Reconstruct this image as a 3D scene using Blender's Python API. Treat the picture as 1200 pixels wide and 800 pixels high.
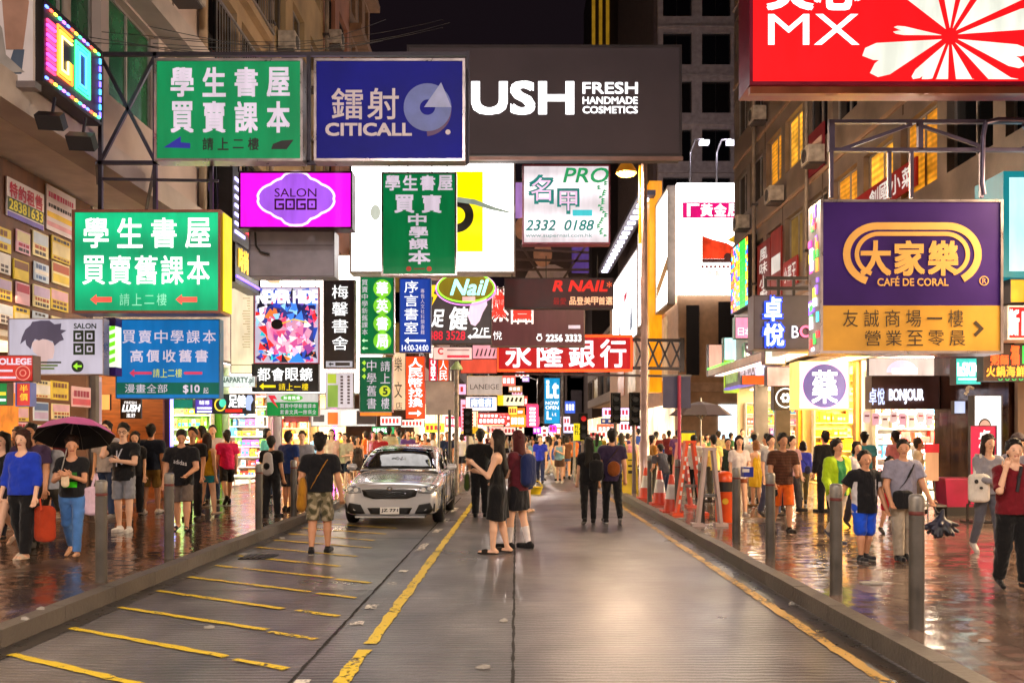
import bpy, math, random
import numpy as np
from mathutils import Vector, Matrix
from mathutils.bvhtree import BVHTree
R = math.radians
for o in list(bpy.data.objects):
    bpy.data.objects.remove(o)
sc = bpy.context.scene
COL = sc.collection
# ------------------------------------------------------------------ camera, world, exposure
F, CX, CY, EYE = 1080.0, 603.0, 510.0, 1.62        # focal length in photo pixels, vanishing point, eye height
cam = bpy.data.cameras.new('camera')
co = bpy.data.objects.new('camera', cam); COL.objects.link(co)
co.location = (0, 0, EYE); co.rotation_euler = (R(90), 0, 0)
cam.sensor_width = 36.0; cam.lens = F / 1200 * 36.0
cam.shift_x = (600 - CX) / 1200.0; cam.shift_y = (CY - 400) / 1200.0
cam.clip_start = 0.1; cam.clip_end = 1000
cam.dof.use_dof = True; cam.dof.focus_distance = 15.0; cam.dof.aperture_fstop = 2.8
sc.camera = co
sc.view_settings.view_transform = 'Standard'; sc.view_settings.look = 'None'
sc.view_settings.exposure = 0.42; sc.view_settings.gamma = 1.0
sc.cycles.use_denoising = True
sc.cycles.max_bounces = 6; sc.cycles.diffuse_bounces = 3; sc.cycles.glossy_bounces = 3
sc.cycles.transmission_bounces = 4; sc.cycles.transparent_max_bounces = 6
sc.cycles.sample_clamp_indirect = 4.0; sc.cycles.caustics_reflective = False; sc.cycles.caustics_refractive = False
W = bpy.data.worlds.new('World'); sc.world = W; W.use_nodes = True
nt = W.node_tree; bg = nt.nodes['Background']
sky = nt.nodes.new('ShaderNodeTexSky'); sky.sky_type = 'NISHITA'; sky.sun_disc = False
sky.sun_elevation = R(-8); sky.sun_rotation = R(200); sky.altitude = 0
mixw = nt.nodes.new('ShaderNodeMix'); mixw.data_type = 'RGBA'; mixw.blend_type = 'ADD'; mixw.inputs[0].default_value = 1
nt.links.new(sky.outputs[0], mixw.inputs[6]); mixw.inputs[7].default_value = (0.055, 0.034, 0.047, 1)   # city glow on a low night sky
nt.links.new(mixw.outputs[2], bg.inputs['Color']); bg.inputs['Strength'].default_value = 0.10

LAMP = 3.0       # overall level of the lamps
# ------------------------------------------------------------------ colours and materials
def lin(c):
    if isinstance(c, str):
        c = c.lstrip('#'); c = [int(c[i:i + 2], 16) for i in (0, 2, 4)]
    out = []
    for v in c[:3]:
        v = v / 255.0
        out.append(v / 12.92 if v <= 0.04045 else ((v + 0.055) / 1.055) ** 2.4)
    return tuple(out)

_M = {}
def nmat(name):
    m = bpy.data.materials.new(name); m.use_nodes = True
    return m, m.node_tree, m.node_tree.nodes['Principled BSDF']

def noise(nt, scale, detail=3.0, coord='Object', vec=None):
    tc = nt.nodes.new('ShaderNodeTexCoord'); n = nt.nodes.new('ShaderNodeTexNoise')
    n.inputs['Scale'].default_value = scale; n.inputs['Detail'].default_value = detail
    if vec:
        mp = nt.nodes.new('ShaderNodeMapping'); mp.inputs['Scale'].default_value = vec
        nt.links.new(tc.outputs[coord], mp.inputs[0]); nt.links.new(mp.outputs[0], n.inputs['Vector'])
    else:
        nt.links.new(tc.outputs[coord], n.inputs['Vector'])
    return n

def ramp(nt, src, stops):
    r = nt.nodes.new('ShaderNodeValToRGB')
    el = r.color_ramp.elements
    while len(el) < len(stops): el.new(0.5)
    for e, (p, c) in zip(el, stops):
        e.position = p; e.color = (c[0], c[1], c[2], 1)
    nt.links.new(src, r.inputs[0]); return r

def mat(c, rough=0.6, metal=0.0, var=0.25, scale=3.0, bump=0.0, bscale=40.0, coat=0.0, name=None, spec=0.5, stretch=None):
    """painted / plain surface: base colour with dirt-like variation and optional bump"""
    key = ('m', str(c), rough, metal, var, scale, bump, bscale, coat, spec, str(stretch))
    if key in _M: return _M[key]
    m, t, b = nmat(name or 'surface')
    L = lin(c)
    n = noise(t, scale, 5, 'Object', stretch)
    lo = [x * (1 - var) for x in L]; hi = [min(1, x * (1 + var * .6)) for x in L]
    r = ramp(t, n.outputs[0], [(0.3, lo), (0.7, hi)])
    t.links.new(r.outputs[0], b.inputs['Base Color'])
    b.inputs['Metallic'].default_value = metal
    b.inputs['Specular IOR Level'].default_value = spec
    rr = t.nodes.new('ShaderNodeMapRange'); rr.inputs[3].default_value = max(0.02, rough - 0.12); rr.inputs[4].default_value = min(1, rough + 0.12)
    t.links.new(n.outputs[0], rr.inputs[0]); t.links.new(rr.outputs[0], b.inputs['Roughness'])
    b.inputs['Coat Weight'].default_value = coat
    if bump:
        n2 = noise(t, bscale, 4); bp = t.nodes.new('ShaderNodeBump'); bp.inputs['Strength'].default_value = bump; bp.inputs['Distance'].default_value = 0.02
        t.links.new(n2.outputs[0], bp.inputs['Height']); t.links.new(bp.outputs[0], b.inputs['Normal'])
    _M[key] = m; return m

def lit(c, e=1.0, var=0.15, scale=1.2, tubes=0.0):
    """backlit plastic, neon or LED, plus glow painted onto unlit signs, cards and papers: emits its own colour; 'tubes' = uneven fluorescent backlight"""
    key = ('e', str(c), e, var, scale, tubes)
    if key in _M: return _M[key]
    m, t, b = nmat('lit_surface')
    L = lin(c)
    b.inputs['Base Color'].default_value = (L[0] * .25 + .01, L[1] * .25 + .01, L[2] * .25 + .01, 1)
    b.inputs['Roughness'].default_value = 0.4; b.inputs['Specular IOR Level'].default_value = 0.15
    b.inputs['Emission Color'].default_value = (*L, 1)
    n = noise(t, scale, 2)
    mr = t.nodes.new('ShaderNodeMapRange'); mr.inputs[1].default_value = .3; mr.inputs[2].default_value = .7
    mr.inputs[3].default_value = e * (1 - var); mr.inputs[4].default_value = e * (1 + var)
    t.links.new(n.outputs[0], mr.inputs[0])
    out = mr.outputs[0]
    if tubes:
        tc = t.nodes.new('ShaderNodeTexCoord'); w = t.nodes.new('ShaderNodeTexWave')
        w.bands_direction = 'Z'; w.inputs['Scale'].default_value = tubes; w.inputs['Distortion'].default_value = 0.6; w.inputs['Detail'].default_value = 0
        t.links.new(tc.outputs['Object'], w.inputs['Vector'])
        mr2 = t.nodes.new('ShaderNodeMapRange'); mr2.inputs[3].default_value = .62; mr2.inputs[4].default_value = 1.15
        t.links.new(w.outputs['Fac'], mr2.inputs[0])
        mm = t.nodes.new('ShaderNodeMath'); mm.operation = 'MULTIPLY'
        t.links.new(out, mm.inputs[0]); t.links.new(mr2.outputs[0], mm.inputs[1]); out = mm.outputs[0]
    n3 = noise(t, 2.6, 6, 'Object', (2.2, 2.2, .5)); m3 = t.nodes.new('ShaderNodeMapRange'); m3.inputs[1].default_value = .35; m3.inputs[2].default_value = .65; m3.inputs[3].default_value = .84; m3.inputs[4].default_value = 1.08
    mg = t.nodes.new('ShaderNodeMath'); mg.operation = 'MULTIPLY'; t.links.new(n3.outputs[0], m3.inputs[0]); t.links.new(out, mg.inputs[0]); t.links.new(m3.outputs[0], mg.inputs[1]); out = mg.outputs[0]   # grime on the face
    t.links.new(out, b.inputs['Emission Strength'])
    _M[key] = m; return m

def vmat(kind, e=0.0):
    """colour comes from the mesh's own colour attribute (printed goods, cloth, skin)"""
    key = ('v', kind, e)
    if key in _M: return _M[key]
    m, t, b = nmat(kind)
    a = t.nodes.new('ShaderNodeVertexColor'); a.layer_name = 'Col'
    src = a.outputs[0]
    if kind == 'cloth':
        n = noise(t, 9, 4); mx = t.nodes.new('ShaderNodeMix'); mx.data_type = 'RGBA'; mx.blend_type = 'MULTIPLY'; mx.inputs[0].default_value = 0.5
        r = ramp(t, n.outputs[0], [(0.3, (.62, .62, .62)), (0.65, (1, 1, 1))])
        t.links.new(src, mx.inputs[6]); t.links.new(r.outputs[0], mx.inputs[7]); src = mx.outputs[2]
        b.inputs['Roughness'].default_value = 0.85; b.inputs['Specular IOR Level'].default_value = 0.2
        b.inputs['Sheen Weight'].default_value = 0.15
        n2 = noise(t, 7, 3, 'Object', (1, 1, .55)); bp = t.nodes.new('ShaderNodeBump'); bp.inputs['Strength'].default_value = .9; bp.inputs['Distance'].default_value = .05
        t.links.new(n2.outputs[0], bp.inputs['Height']); t.links.new(bp.outputs[0], b.inputs['Normal'])
    elif kind == 'skin':
        b.inputs['Roughness'].default_value = 0.5; b.inputs['Specular IOR Level'].default_value = 0.35
    elif kind == 'hair':
        b.inputs['Roughness'].default_value = 0.55; b.inputs['Specular IOR Level'].default_value = .25
        n2 = noise(t, 30, 3, 'Object', (6, 6, .8)); bp = t.nodes.new('ShaderNodeBump'); bp.inputs['Strength'].default_value = .8; bp.inputs['Distance'].default_value = .02
        t.links.new(n2.outputs[0], bp.inputs['Height']); t.links.new(bp.outputs[0], b.inputs['Normal'])
    else:
        b.inputs['Roughness'].default_value = 0.45
    t.links.new(src, b.inputs['Base Color'])
    if e:
        t.links.new(src, b.inputs['Emission Color']); b.inputs['Emission Strength'].default_value = e
    _M[key] = m; return m

def glass(c='#101418', rough=0.05, alpha=None, name='glass'):
    key = ('g', str(c), rough, alpha)
    if key in _M: return _M[key]
    m, t, b = nmat(name)
    b.inputs['Base Color'].default_value = (*lin(c), 1); b.inputs['Roughness'].default_value = rough
    b.inputs['IOR'].default_value = 1.5; b.inputs['Specular IOR Level'].default_value = 0.8
    if alpha is not None: b.inputs['Alpha'].default_value = alpha
    _M[key] = m; return m

# ------------------------------------------------------------------ mesh builder
class MB:
    def __init__(s): s.v = []; s.f = []; s.c = []; s.col = None; s.smooth = []
    def _add(s, vs, fs, smooth=False):
        k = len(s.v); s.v.extend([tuple(p) for p in vs])
        for f in fs:
            s.f.append(tuple(i + k for i in f)); s.c.append(s.col); s.smooth.append(smooth)
    def box(s, p0, p1):
        x0, y0, z0 = [min(a, b) for a, b in zip(p0, p1)]; x1, y1, z1 = [max(a, b) for a, b in zip(p0, p1)]
        s._add([(x0, y0, z0), (x1, y0, z0), (x1, y1, z0), (x0, y1, z0), (x0, y0, z1), (x1, y0, z1), (x1, y1, z1), (x0, y1, z1)],
               [(0, 3, 2, 1), (4, 5, 6, 7), (0, 1, 5, 4), (1, 2, 6, 5), (2, 3, 7, 6), (3, 0, 4, 7)]); return s
    def fbox(s, fr, a0, a1, b0, b1, c0, c1):
        p = [fr.pt(a, b, c) for c in (c0, c1) for (a, b) in ((a0, b0), (a1, b0), (a1, b1), (a0, b1))]
        s._add(p, [(0, 3, 2, 1), (4, 5, 6, 7), (0, 1, 5, 4), (1, 2, 6, 5), (2, 3, 7, 6), (3, 0, 4, 7)]); return s
    def quad(s, *p): s._add(p, [tuple(range(len(p)))]); return s
    def tube(s, p, q, r0, r1=None, n=8, caps=True):
        r1 = r0 if r1 is None else r1
        p = Vector(p); q = Vector(q); d = (q - p)
        if d.length < 1e-6: return s
        d.normalize(); a = d.orthogonal().normalized(); b = d.cross(a)
        vs = []
        for c, r in ((p, r0), (q, r1)):
            for i in range(n):
                t = 2 * math.pi * i / n; vs.append(c + a * (math.cos(t) * r) + b * (math.sin(t) * r))
        s._add(vs, [(i, (i + 1) % n, n + (i + 1) % n, n + i) for i in range(n)], True)
        if caps: s._add(vs, [tuple(range(n))[::-1], tuple(range(n, 2 * n))])
        return s
    def path(s, pts, r, n=8):
        for a, b in zip(pts, pts[1:]): s.tube(a, b, r, r, n)
        return s
    def bar(s, p, q, w, h=None):
        """square bar from p to q"""
        h = h or w; p = Vector(p); q = Vector(q); d = (q - p)
        if d.length < 1e-6: return s
        d.normalize(); up = Vector((0, 0, 1)) if abs(d.z) < .9 else Vector((0, 1, 0))
        a = d.cross(up).normalized(); b = a.cross(d)
        vs = [c + a * (i * w / 2) + b * (j * h / 2) for c in (p, q) for i, j in ((-1, -1), (1, -1), (1, 1), (-1, 1))]
        s._add(vs, [(0, 3, 2, 1), (4, 5, 6, 7), (0, 1, 5, 4), (1, 2, 6, 5), (2, 3, 7, 6), (3, 0, 4, 7)]); return s
    def lathe(s, c, prof, n=20, caps=True):
        c = Vector(c); vs = []
        for r, z in prof:
            for i in range(n):
                t = 2 * math.pi * i / n; vs.append(c + Vector((math.cos(t) * r, math.sin(t) * r, z)))
        k = len(prof)
        s._add(vs, [(j * n + i, j * n + (i + 1) % n, (j + 1) * n + (i + 1) % n, (j + 1) * n + i) for j in range(k - 1) for i in range(n)], True)
        if caps: s._add(vs, [tuple(range(n))[::-1], tuple(range((k - 1) * n, k * n))])
        return s
    def prism(s, fr, pts, c0, c1):
        """polygon given in the frame's (a, b), from depth c0 to c1"""
        n = len(pts); ar = sum(pts[i][0] * pts[(i + 1) % n][1] - pts[(i + 1) % n][0] * pts[i][1] for i in range(n))
        if ar < 0: pts = pts[::-1]
        vs = [fr.pt(a, b, c0) for a, b in pts] + [fr.pt(a, b, c1) for a, b in pts]
        s._add(vs, [tuple(range(n))[::-1], tuple(range(n, 2 * n))] + [(i, (i + 1) % n, n + (i + 1) % n, n + i) for i in range(n)]); return s
    def ring(s, fr, a, b, r0, r1, c0, c1, n=32, t0=0, t1=360, ea=1.0):
        full = abs(t1 - t0) >= 360; m = n if full else n + 1
        P = lambda r, i, c: fr.pt(a + math.cos(R(t0 + (t1 - t0) * i / n)) * r * ea, b + math.sin(R(t0 + (t1 - t0) * i / n)) * r, c)
        vs = [P(r, i, c) for (r, c) in ((r0, c1), (r1, c1), (r1, c0), (r0, c0)) for i in range(m)]
        fs = []
        for i in range(n):
            j = (i + 1) % m
            for k in range(4):
                l = (k + 1) % 4; fs.append((k * m + i, k * m + j, l * m + j, l * m + i)[::-1])
        s._add(vs, fs); return s
    def disc(s, fr, a, b, r, c0, c1, n=32, ea=1.0):
        return s.prism(fr, [(a + math.cos(2 * math.pi * i / n) * r * ea, b + math.sin(2 * math.pi * i / n) * r) for i in range(n)], c0, c1)
    def mesh(s, name, m, origin=(0, 0, 0)):
        me = bpy.data.meshes.new(name); ox, oy, oz = origin
        me.from_pydata([(x - ox, y - oy, z - oz) for x, y, z in s.v], [], s.f)
        me.polygons.foreach_set('use_smooth', s.smooth)
        if any(c is not None for c in s.c):
            at = me.color_attributes.new('Col', 'FLOAT_COLOR', 'CORNER'); arr = []
            for f, c in zip(s.f, s.c): arr.extend((*(c or (.5, .5, .5)), 1.0) * len(f))
            at.data.foreach_set('color', arr)
        me.materials.append(m); me.update(); return me

class Fr:
    def __init__(s, o, r=(1, 0, 0), u=(0, 0, 1), n=(0, -1, 0)):
        s.o = Vector(o); s.r = Vector(r).normalized(); s.u = Vector(u).normalized(); s.n = Vector(n).normalized()
    def pt(s, a, b, c=0.0): return s.o + s.r * a + s.u * b + s.n * c
def PX(px, py, Y): return Vector(((px - CX) * Y / F, Y, EYE + (CY - py) * Y / F))
def GY(py, z=0.0): return (EYE - z) * F / (py - CY)          # distance of a ground point seen at height py

def tag(o, label=None, cat=None, group=None, kind=None):
    if label: o['label'] = label
    if cat: o['category'] = cat
    if group: o['group'] = group
    if kind: o['kind'] = kind
    return o
def link(name, me, parent=None):
    o = bpy.data.objects.new(name, me); COL.objects.link(o)
    if parent is not None: o.parent = parent
    return o
class Thing:
    def __init__(s, name, label, cat, loc, group=None):
        s.o = bpy.data.objects.new(name, None); COL.objects.link(s.o); s.o.location = loc; s.loc = Vector(loc)
        s.o.empty_display_size = .1; tag(s.o, label, cat, group)
    def part(s, name, mb, m, parent=None, label=None):
        o = link(name, mb.mesh(name, m, s.loc), parent or s.o)
        if label: o['label'] = label
        return o
def single(name, label, cat, mb, m, loc=(0, 0, 0), group=None):
    o = link(name, mb.mesh(name, m, loc)); o.location = loc; return tag(o, label, cat, group)
def struct(name, mb, m):
    o = link(name, mb.mesh(name, m)); o['kind'] = 'structure'; return o
def copy_tree(o, loc, parent=None):
    c = o.copy(); COL.objects.link(c)
    if parent is not None: c.parent = parent
    else: c.location = loc
    for ch in [x for x in bpy.data.objects if x.parent == o]: copy_tree(ch, None, c)
    return c

# ------------------------------------------------------------------ lettering
_T = {}
def glyphs(s):
    if s in _T: return _T[s]
    c = bpy.data.curves.new('lettering', 'FONT'); c.body = s; c.resolution_u = 3
    o = bpy.data.objects.new('lettering', c); COL.objects.link(o)
    me = bpy.data.meshes.new_from_object(o.evaluated_get(bpy.context.evaluated_depsgraph_get()))
    v = [(p.co.x, p.co.y) for p in me.vertices]; f = [tuple(p.vertices) for p in me.polygons]
    bpy.data.objects.remove(o); bpy.data.curves.remove(c); bpy.data.meshes.remove(me)
    _T[s] = (v, f); return _T[s]
def put_text(mb, fr, s, a0, b0, a1, b1, c=0.008, bold=0.0, shear=0.0, keep=False):
    """fit a line of writing into the rectangle"""
    v, f = glyphs(s)
    if not v: return
    xs = [p[0] for p in v]; ys = [p[1] for p in v]
    x0, x1, y0, y1 = min(xs), max(xs), min(ys), max(ys)
    sx = (a1 - a0) / max(x1 - x0, 1e-4); sy = (b1 - b0) / max(y1 - y0, 1e-4)
    if keep: sx = sy = min(sx, sy)
    ca, cb = (a0 + a1) / 2, (b0 + b1) / 2
    w = bold * (b1 - b0)
    offs = [(0, 0)] if not bold else [(0, 0), (-w, -w), (w, -w), (-w, w), (w, w)]
    for k, (dx, dy) in enumerate(offs):
        mb._add([fr.pt(ca + (x - (x0 + x1) / 2) * sx + dx + shear * (y - y0) * sy, cb + (y - (y0 + y1) / 2) * sy + dy, c + k * 0.0006) for x, y in v], f)
def put_spread(mb, fr, s, a0, b0, a1, b1, c=0.008, bold=0.0, vertical=False, fill=0.86, shear=0.0):
    """one sign character per equal cell"""
    n = len(s)
    for i, ch in enumerate(s):
        if ch == ' ': continue
        if vertical:
            h = (b1 - b0) / n; t = b1 - h * i; e = h * (1 - fill) / 2
            B = (a0, t - h + e, a1, t - e)
        else:
            w = (a1 - a0) / n; e = w * (1 - fill) / 2; B = (a0 + w * i + e, b0, a0 + w * (i + 1) - e, b1)
        if ch in '一二':
            m = (B[1] + B[3]) / 2; q = (B[3] - B[1]) * (.06 if ch == '一' else .36); B = (B[0], m - q, B[2], m + q)
        put_text(mb, fr, ch, *B, c=c, bold=bold, shear=shear)

# ------------------------------------------------------------------ signboards
def signbox(t, fr, w, h, face, frame, fw=0.05, D=0.25, lip=0.02, back=None):
    if face is not None: t.part('panel', MB().fbox(fr, 0, w, 0, h, -0.03, 0), face)
    t.part('casing', MB().fbox(fr, .004, w - .004, .004, h - .004, -D, -0.034), back or mat('#3a3436', .6))
    if fw:
        m = MB()
        m.fbox(fr, -fw, 0, -fw, h + fw, -D - .01, lip); m.fbox(fr, w, w + fw, -fw, h + fw, -D - .01, lip)
        m.fbox(fr, 0, w, -fw, 0, -D - .012, lip - .002); m.fbox(fr, 0, w, h, h + fw, -D - .012, lip - .002)
        t.part('frame', m, frame)
def S(name, label, x0, y0, x1, y1, Y, face, frame, texts=(), D=0.25, fw=3, group=None, hang=None, cat='sign', frm=None):
    """signboard across the street: photo rectangle at distance Y; texts are (string, rectangle in photo pixels, material, options)"""
    s = Y / F; fr = Fr(PX(x0, y1, Y)); w = (x1 - x0) * s; h = (y1 - y0) * s
    t = Thing(name, label, cat, fr.pt(w / 2, 0, -D / 2), group)
    signbox(t, fr, w, h, face, frame, fw * s, D)
    t.fr, t.s, t.x0, t.y1 = fr, s, x0, y1
    for q in texts: sign_text(t, *q)
    if hang:
        m = MB()
        for hx, top in hang: m.tube(PX(hx, y0 - fw, Y + D / 2), PX(hx, top, Y + D / 2), .012, n=6)
        t.part('hanger', m, mat('#2a2628', .5, .6))
    return t
def sign_text(t, txt, rect, m, opt=None):
    o = dict(opt or {}); s, x0, y1, fr = t.s, t.x0, t.y1, t.fr
    a0, b0, a1, b1 = (rect[0] - x0) * s, (y1 - rect[3]) * s, (rect[2] - x0) * s, (y1 - rect[1]) * s
    mb = MB(); mode = o.pop('mode', 'spread' if all(ord(c) > 0x2e80 for c in txt) else 'fit'); name = o.pop('name', 'lettering')
    if mode == 'fit': put_text(mb, fr, txt, a0, b0, a1, b1, **o)
    else: put_spread(mb, fr, txt, a0, b0, a1, b1, vertical=(mode == 'vert'), **o)
    return t.part(name, mb, m)
def sign_poly(t, pts, m, name='emblem', c=0.007, c0=0.001):
    t.part(name, MB().prism(t.fr, [((x - t.x0) * t.s, (t.y1 - y) * t.s) for x, y in pts], c0, c), m)
def sign_rect(t, x0, y0, x1, y1, m, name='band', c=0.004, c0=0.0005):
    t.part(name, MB().fbox(t.fr, (x0 - t.x0) * t.s, (x1 - t.x0) * t.s, (t.y1 - y1) * t.s, (t.y1 - y0) * t.s, c0, c), m)
def area(name, loc, target, power, size, color, size_y=None, spread=None):
    l = bpy.data.lights.new(name, 'AREA'); l.energy = power * LAMP; l.color = color; l.size = size
    if size_y: l.shape = 'RECTANGLE'; l.size_y = size_y
    if spread: l.spread = R(spread)
    o = bpy.data.objects.new(name, l); COL.objects.link(o); o.location = loc
    o.rotation_euler = (Vector(target) - Vector(loc)).to_track_quat('-Z', 'Y').to_euler(); return o
def bulb(loc, power, color, r=.2):
    l = bpy.data.lights.new('street_light', 'POINT'); l.energy = power * LAMP; l.color = color; l.shadow_soft_size = r
    o = bpy.data.objects.new('street_light', l); COL.objects.link(o); o.location = loc; return o
# ------------------------------------------------------------------ ground
XL, XR = -3.9, 2.72          # kerb lines
XB, YB = -1.55, 24.6         # the pavement widens beyond the parking bay
XFL, XUL, XFR = -8.1, -7.0, 9.2
CR0, CR1 = 45.0, 53.0        # cross street
KZ = 0.14
def road_mat():
    m, t, b = nmat('brushed_concrete')
    n1 = noise(t, 1.6, 6, 'Object', (1, .55, 1)); n2 = noise(t, 14, 4, 'Object', (.12, 3.2, 1)); n3 = noise(t, .45, 3); n4 = noise(t, 70, 3)
    r1 = ramp(t, n1.outputs[0], [(.28, lin('#464448')), (.5, lin('#696668')), (.75, lin('#868386'))])
    r2 = ramp(t, n2.outputs[0], [(.34, (.5, .5, .5)), (.66, (1.2, 1.18, 1.15))])
    r4 = ramp(t, n4.outputs[0], [(.36, (.5, .5, .5)), (.64, (1.3, 1.3, 1.3))])
    mx = t.nodes.new('ShaderNodeMix'); mx.data_type = 'RGBA'; mx.blend_type = 'MULTIPLY'; mx.inputs[0].default_value = 1
    mx2 = t.nodes.new('ShaderNodeMix'); mx2.data_type = 'RGBA'; mx2.blend_type = 'MULTIPLY'; mx2.inputs[0].default_value = .8
    t.links.new(r1.outputs[0], mx.inputs[6]); t.links.new(r2.outputs[0], mx.inputs[7])
    t.links.new(mx.outputs[2], mx2.inputs[6]); t.links.new(r4.outputs[0], mx2.inputs[7])
    tcw = t.nodes.new('ShaderNodeTexCoord'); wv = t.nodes.new('ShaderNodeTexWave'); wv.bands_direction = 'Y'; wv.inputs['Scale'].default_value = 4.2; wv.inputs['Distortion'].default_value = 3.5; wv.inputs['Detail'].default_value = 4; wv.inputs['Detail Scale'].default_value = 1.3
    t.links.new(tcw.outputs['Object'], wv.inputs['Vector']); rw = ramp(t, wv.outputs['Fac'], [(.1, (.62, .62, .62)), (.5, (1.05, 1.04, 1.03))])
    mx3 = t.nodes.new('ShaderNodeMix'); mx3.data_type = 'RGBA'; mx3.blend_type = 'MULTIPLY'; mx3.inputs[0].default_value = .8; t.links.new(mx2.outputs[2], mx3.inputs[6]); t.links.new(rw.outputs[0], mx3.inputs[7])
    st = noise(t, .9, 6, 'Object', (1, .35, 1)); rs = ramp(t, st.outputs[0], [(.36, (.6, .58, .57)), (.5, (1, 1, 1))]); mx4 = t.nodes.new('ShaderNodeMix'); mx4.data_type = 'RGBA'; mx4.blend_type = 'MULTIPLY'; mx4.inputs[0].default_value = .8
    t.links.new(mx3.outputs[2], mx4.inputs[6]); t.links.new(rs.outputs[0], mx4.inputs[7]); t.links.new(mx4.outputs[2], b.inputs['Base Color'])
    rr = ramp(t, n3.outputs[0], [(.2, (.2,) * 3), (.8, (.5,) * 3)])
    t.links.new(rr.outputs[0], b.inputs['Roughness'])
    bp = t.nodes.new('ShaderNodeBump'); bp.inputs['Strength'].default_value = .6; bp.inputs['Distance'].default_value = .006
    t.links.new(wv.outputs['Fac'], bp.inputs['Height']); bp2 = t.nodes.new('ShaderNodeBump'); bp2.inputs['Strength'].default_value = .35; bp2.inputs['Distance'].default_value = .003
    t.links.new(n4.outputs[0], bp2.inputs['Height']); t.links.new(bp.outputs[0], bp2.inputs['Normal']); t.links.new(bp2.outputs[0], b.inputs['Normal'])
    return m
def paver_mat(c1, c2, wet=.12):
    m, t, b = nmat('wet_pavers')
    tc = t.nodes.new('ShaderNodeTexCoord'); br = t.nodes.new('ShaderNodeTexBrick')
    mp = t.nodes.new('ShaderNodeMapping'); mp.inputs['Scale'].default_value = (1, 1, 1); t.links.new(tc.outputs['Object'], mp.inputs[0]); t.links.new(mp.outputs[0], br.inputs['Vector'])
    br.inputs['Scale'].default_value = 1; br.offset = 0; br.inputs['Brick Width'].default_value = .22; br.inputs['Row Height'].default_value = .11; br.inputs['Mortar Size'].default_value = .006
    br.inputs['Color1'].default_value = (*lin(c1), 1); br.inputs['Color2'].default_value = (*lin(c2), 1); br.inputs['Mortar'].default_value = (.012, .010, .009, 1)
    n1 = noise(t, 1.1, 5); r1 = ramp(t, n1.outputs[0], [(.3, (.55, .55, .55)), (.7, (1.15, 1.12, 1.1))])
    mx = t.nodes.new('ShaderNodeMix'); mx.data_type = 'RGBA'; mx.blend_type = 'MULTIPLY'; mx.inputs[0].default_value = 1
    t.links.new(br.outputs['Color'], mx.inputs[6]); t.links.new(r1.outputs[0], mx.inputs[7]); t.links.new(mx.outputs[2], b.inputs['Base Color'])
    n3 = noise(t, .8, 4); rr = ramp(t, n3.outputs[0], [(.35, (wet * .7,) * 3), (.55, (wet * 1.6,) * 3), (.75, (.42,) * 3)])
    t.links.new(rr.outputs[0], b.inputs['Roughness']); b.inputs['Specular IOR Level'].default_value = .6
    b.inputs['Coat Weight'].default_value = .35; b.inputs['Coat Roughness'].default_value = .1
    vd = t.nodes.new('ShaderNodeVectorMath'); vd.operation = 'DIVIDE'; vd.inputs[1].default_value = (.22, .11, 1); t.links.new(tc.outputs['Object'], vd.inputs[0])
    fl = t.nodes.new('ShaderNodeVectorMath'); fl.operation = 'FLOOR'; t.links.new(vd.outputs[0], fl.inputs[0]); wn = t.nodes.new('ShaderNodeTexWhiteNoise'); wn.noise_dimensions = '2D'; t.links.new(fl.outputs[0], wn.inputs['Vector'])
    sb = t.nodes.new('ShaderNodeVectorMath'); sb.operation = 'SUBTRACT'; sb.inputs[1].default_value = (.5, .5, .5); t.links.new(wn.outputs['Color'], sb.inputs[0]); sc_ = t.nodes.new('ShaderNodeVectorMath'); sc_.operation = 'MULTIPLY'; sc_.inputs[1].default_value = (.035, .075, 0); t.links.new(sb.outputs[0], sc_.inputs[0])
    ge = t.nodes.new('ShaderNodeNewGeometry'); av = t.nodes.new('ShaderNodeVectorMath'); av.operation = 'ADD'; t.links.new(ge.outputs['Normal'], av.inputs[0]); t.links.new(sc_.outputs[0], av.inputs[1]); nv = t.nodes.new('ShaderNodeVectorMath'); nv.operation = 'NORMALIZE'; t.links.new(av.outputs[0], nv.inputs[0])   # every paver lies a little askew
    n5 = noise(t, 5, 3, 'Object', (1.0, .8, 1))
    bp = t.nodes.new('ShaderNodeBump'); bp.inputs['Strength'].default_value = .8; bp.inputs['Distance'].default_value = .006; bp.invert = True; t.links.new(nv.outputs[0], bp.inputs['Normal'])
    bp2 = t.nodes.new('ShaderNodeBump'); bp2.inputs['Strength'].default_value = .4; bp2.inputs['Distance'].default_value = .012
    t.links.new(br.outputs['Fac'], bp.inputs['Height']); t.links.new(n5.outputs[0], bp2.inputs['Height']); t.links.new(bp.outputs[0], bp2.inputs['Normal'])
    t.links.new(bp2.outputs[0], b.inputs['Normal']); t.links.new(bp2.outputs[0], b.inputs['Coat Normal'])
    return m
RM = road_mat()
struct('ground', MB().quad((-300, -100, -.02), (300, -100, -.02), (300, 500, -.02), (-300, 500, -.02)), mat('#2a2826', .8))
struct('road', MB().quad((XL - .3, -14, 0), (XR + .3, -14, 0), (XR + .3, 320, 0), (XL - .3, 320, 0)), RM)
struct('cross_road', MB().quad((-60, CR0 - .2, .004), (60, CR0 - .2, .004), (60, CR1 + .2, .004), (-60, CR1 + .2, .004)), RM)
PL = paver_mat('#5e483a', '#4a3a32', .12); PR = paver_mat('#877064', '#6c5c54', .11)
m = MB()
m.box((-40, -14, 0.0), (XL - .16, YB, KZ)); m.box((-40, YB, 0.0), (XB - .16, CR0, KZ))
struct('left_pavement', m, PL)
struct('right_pavement', MB().box((XR + .16, -14, 0), (40, CR0, KZ)), PR)
m = MB(); m.box((-40, CR1, 0), (XB - .6, 320, KZ)); struct('far_left_pavement', m, PL)
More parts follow.
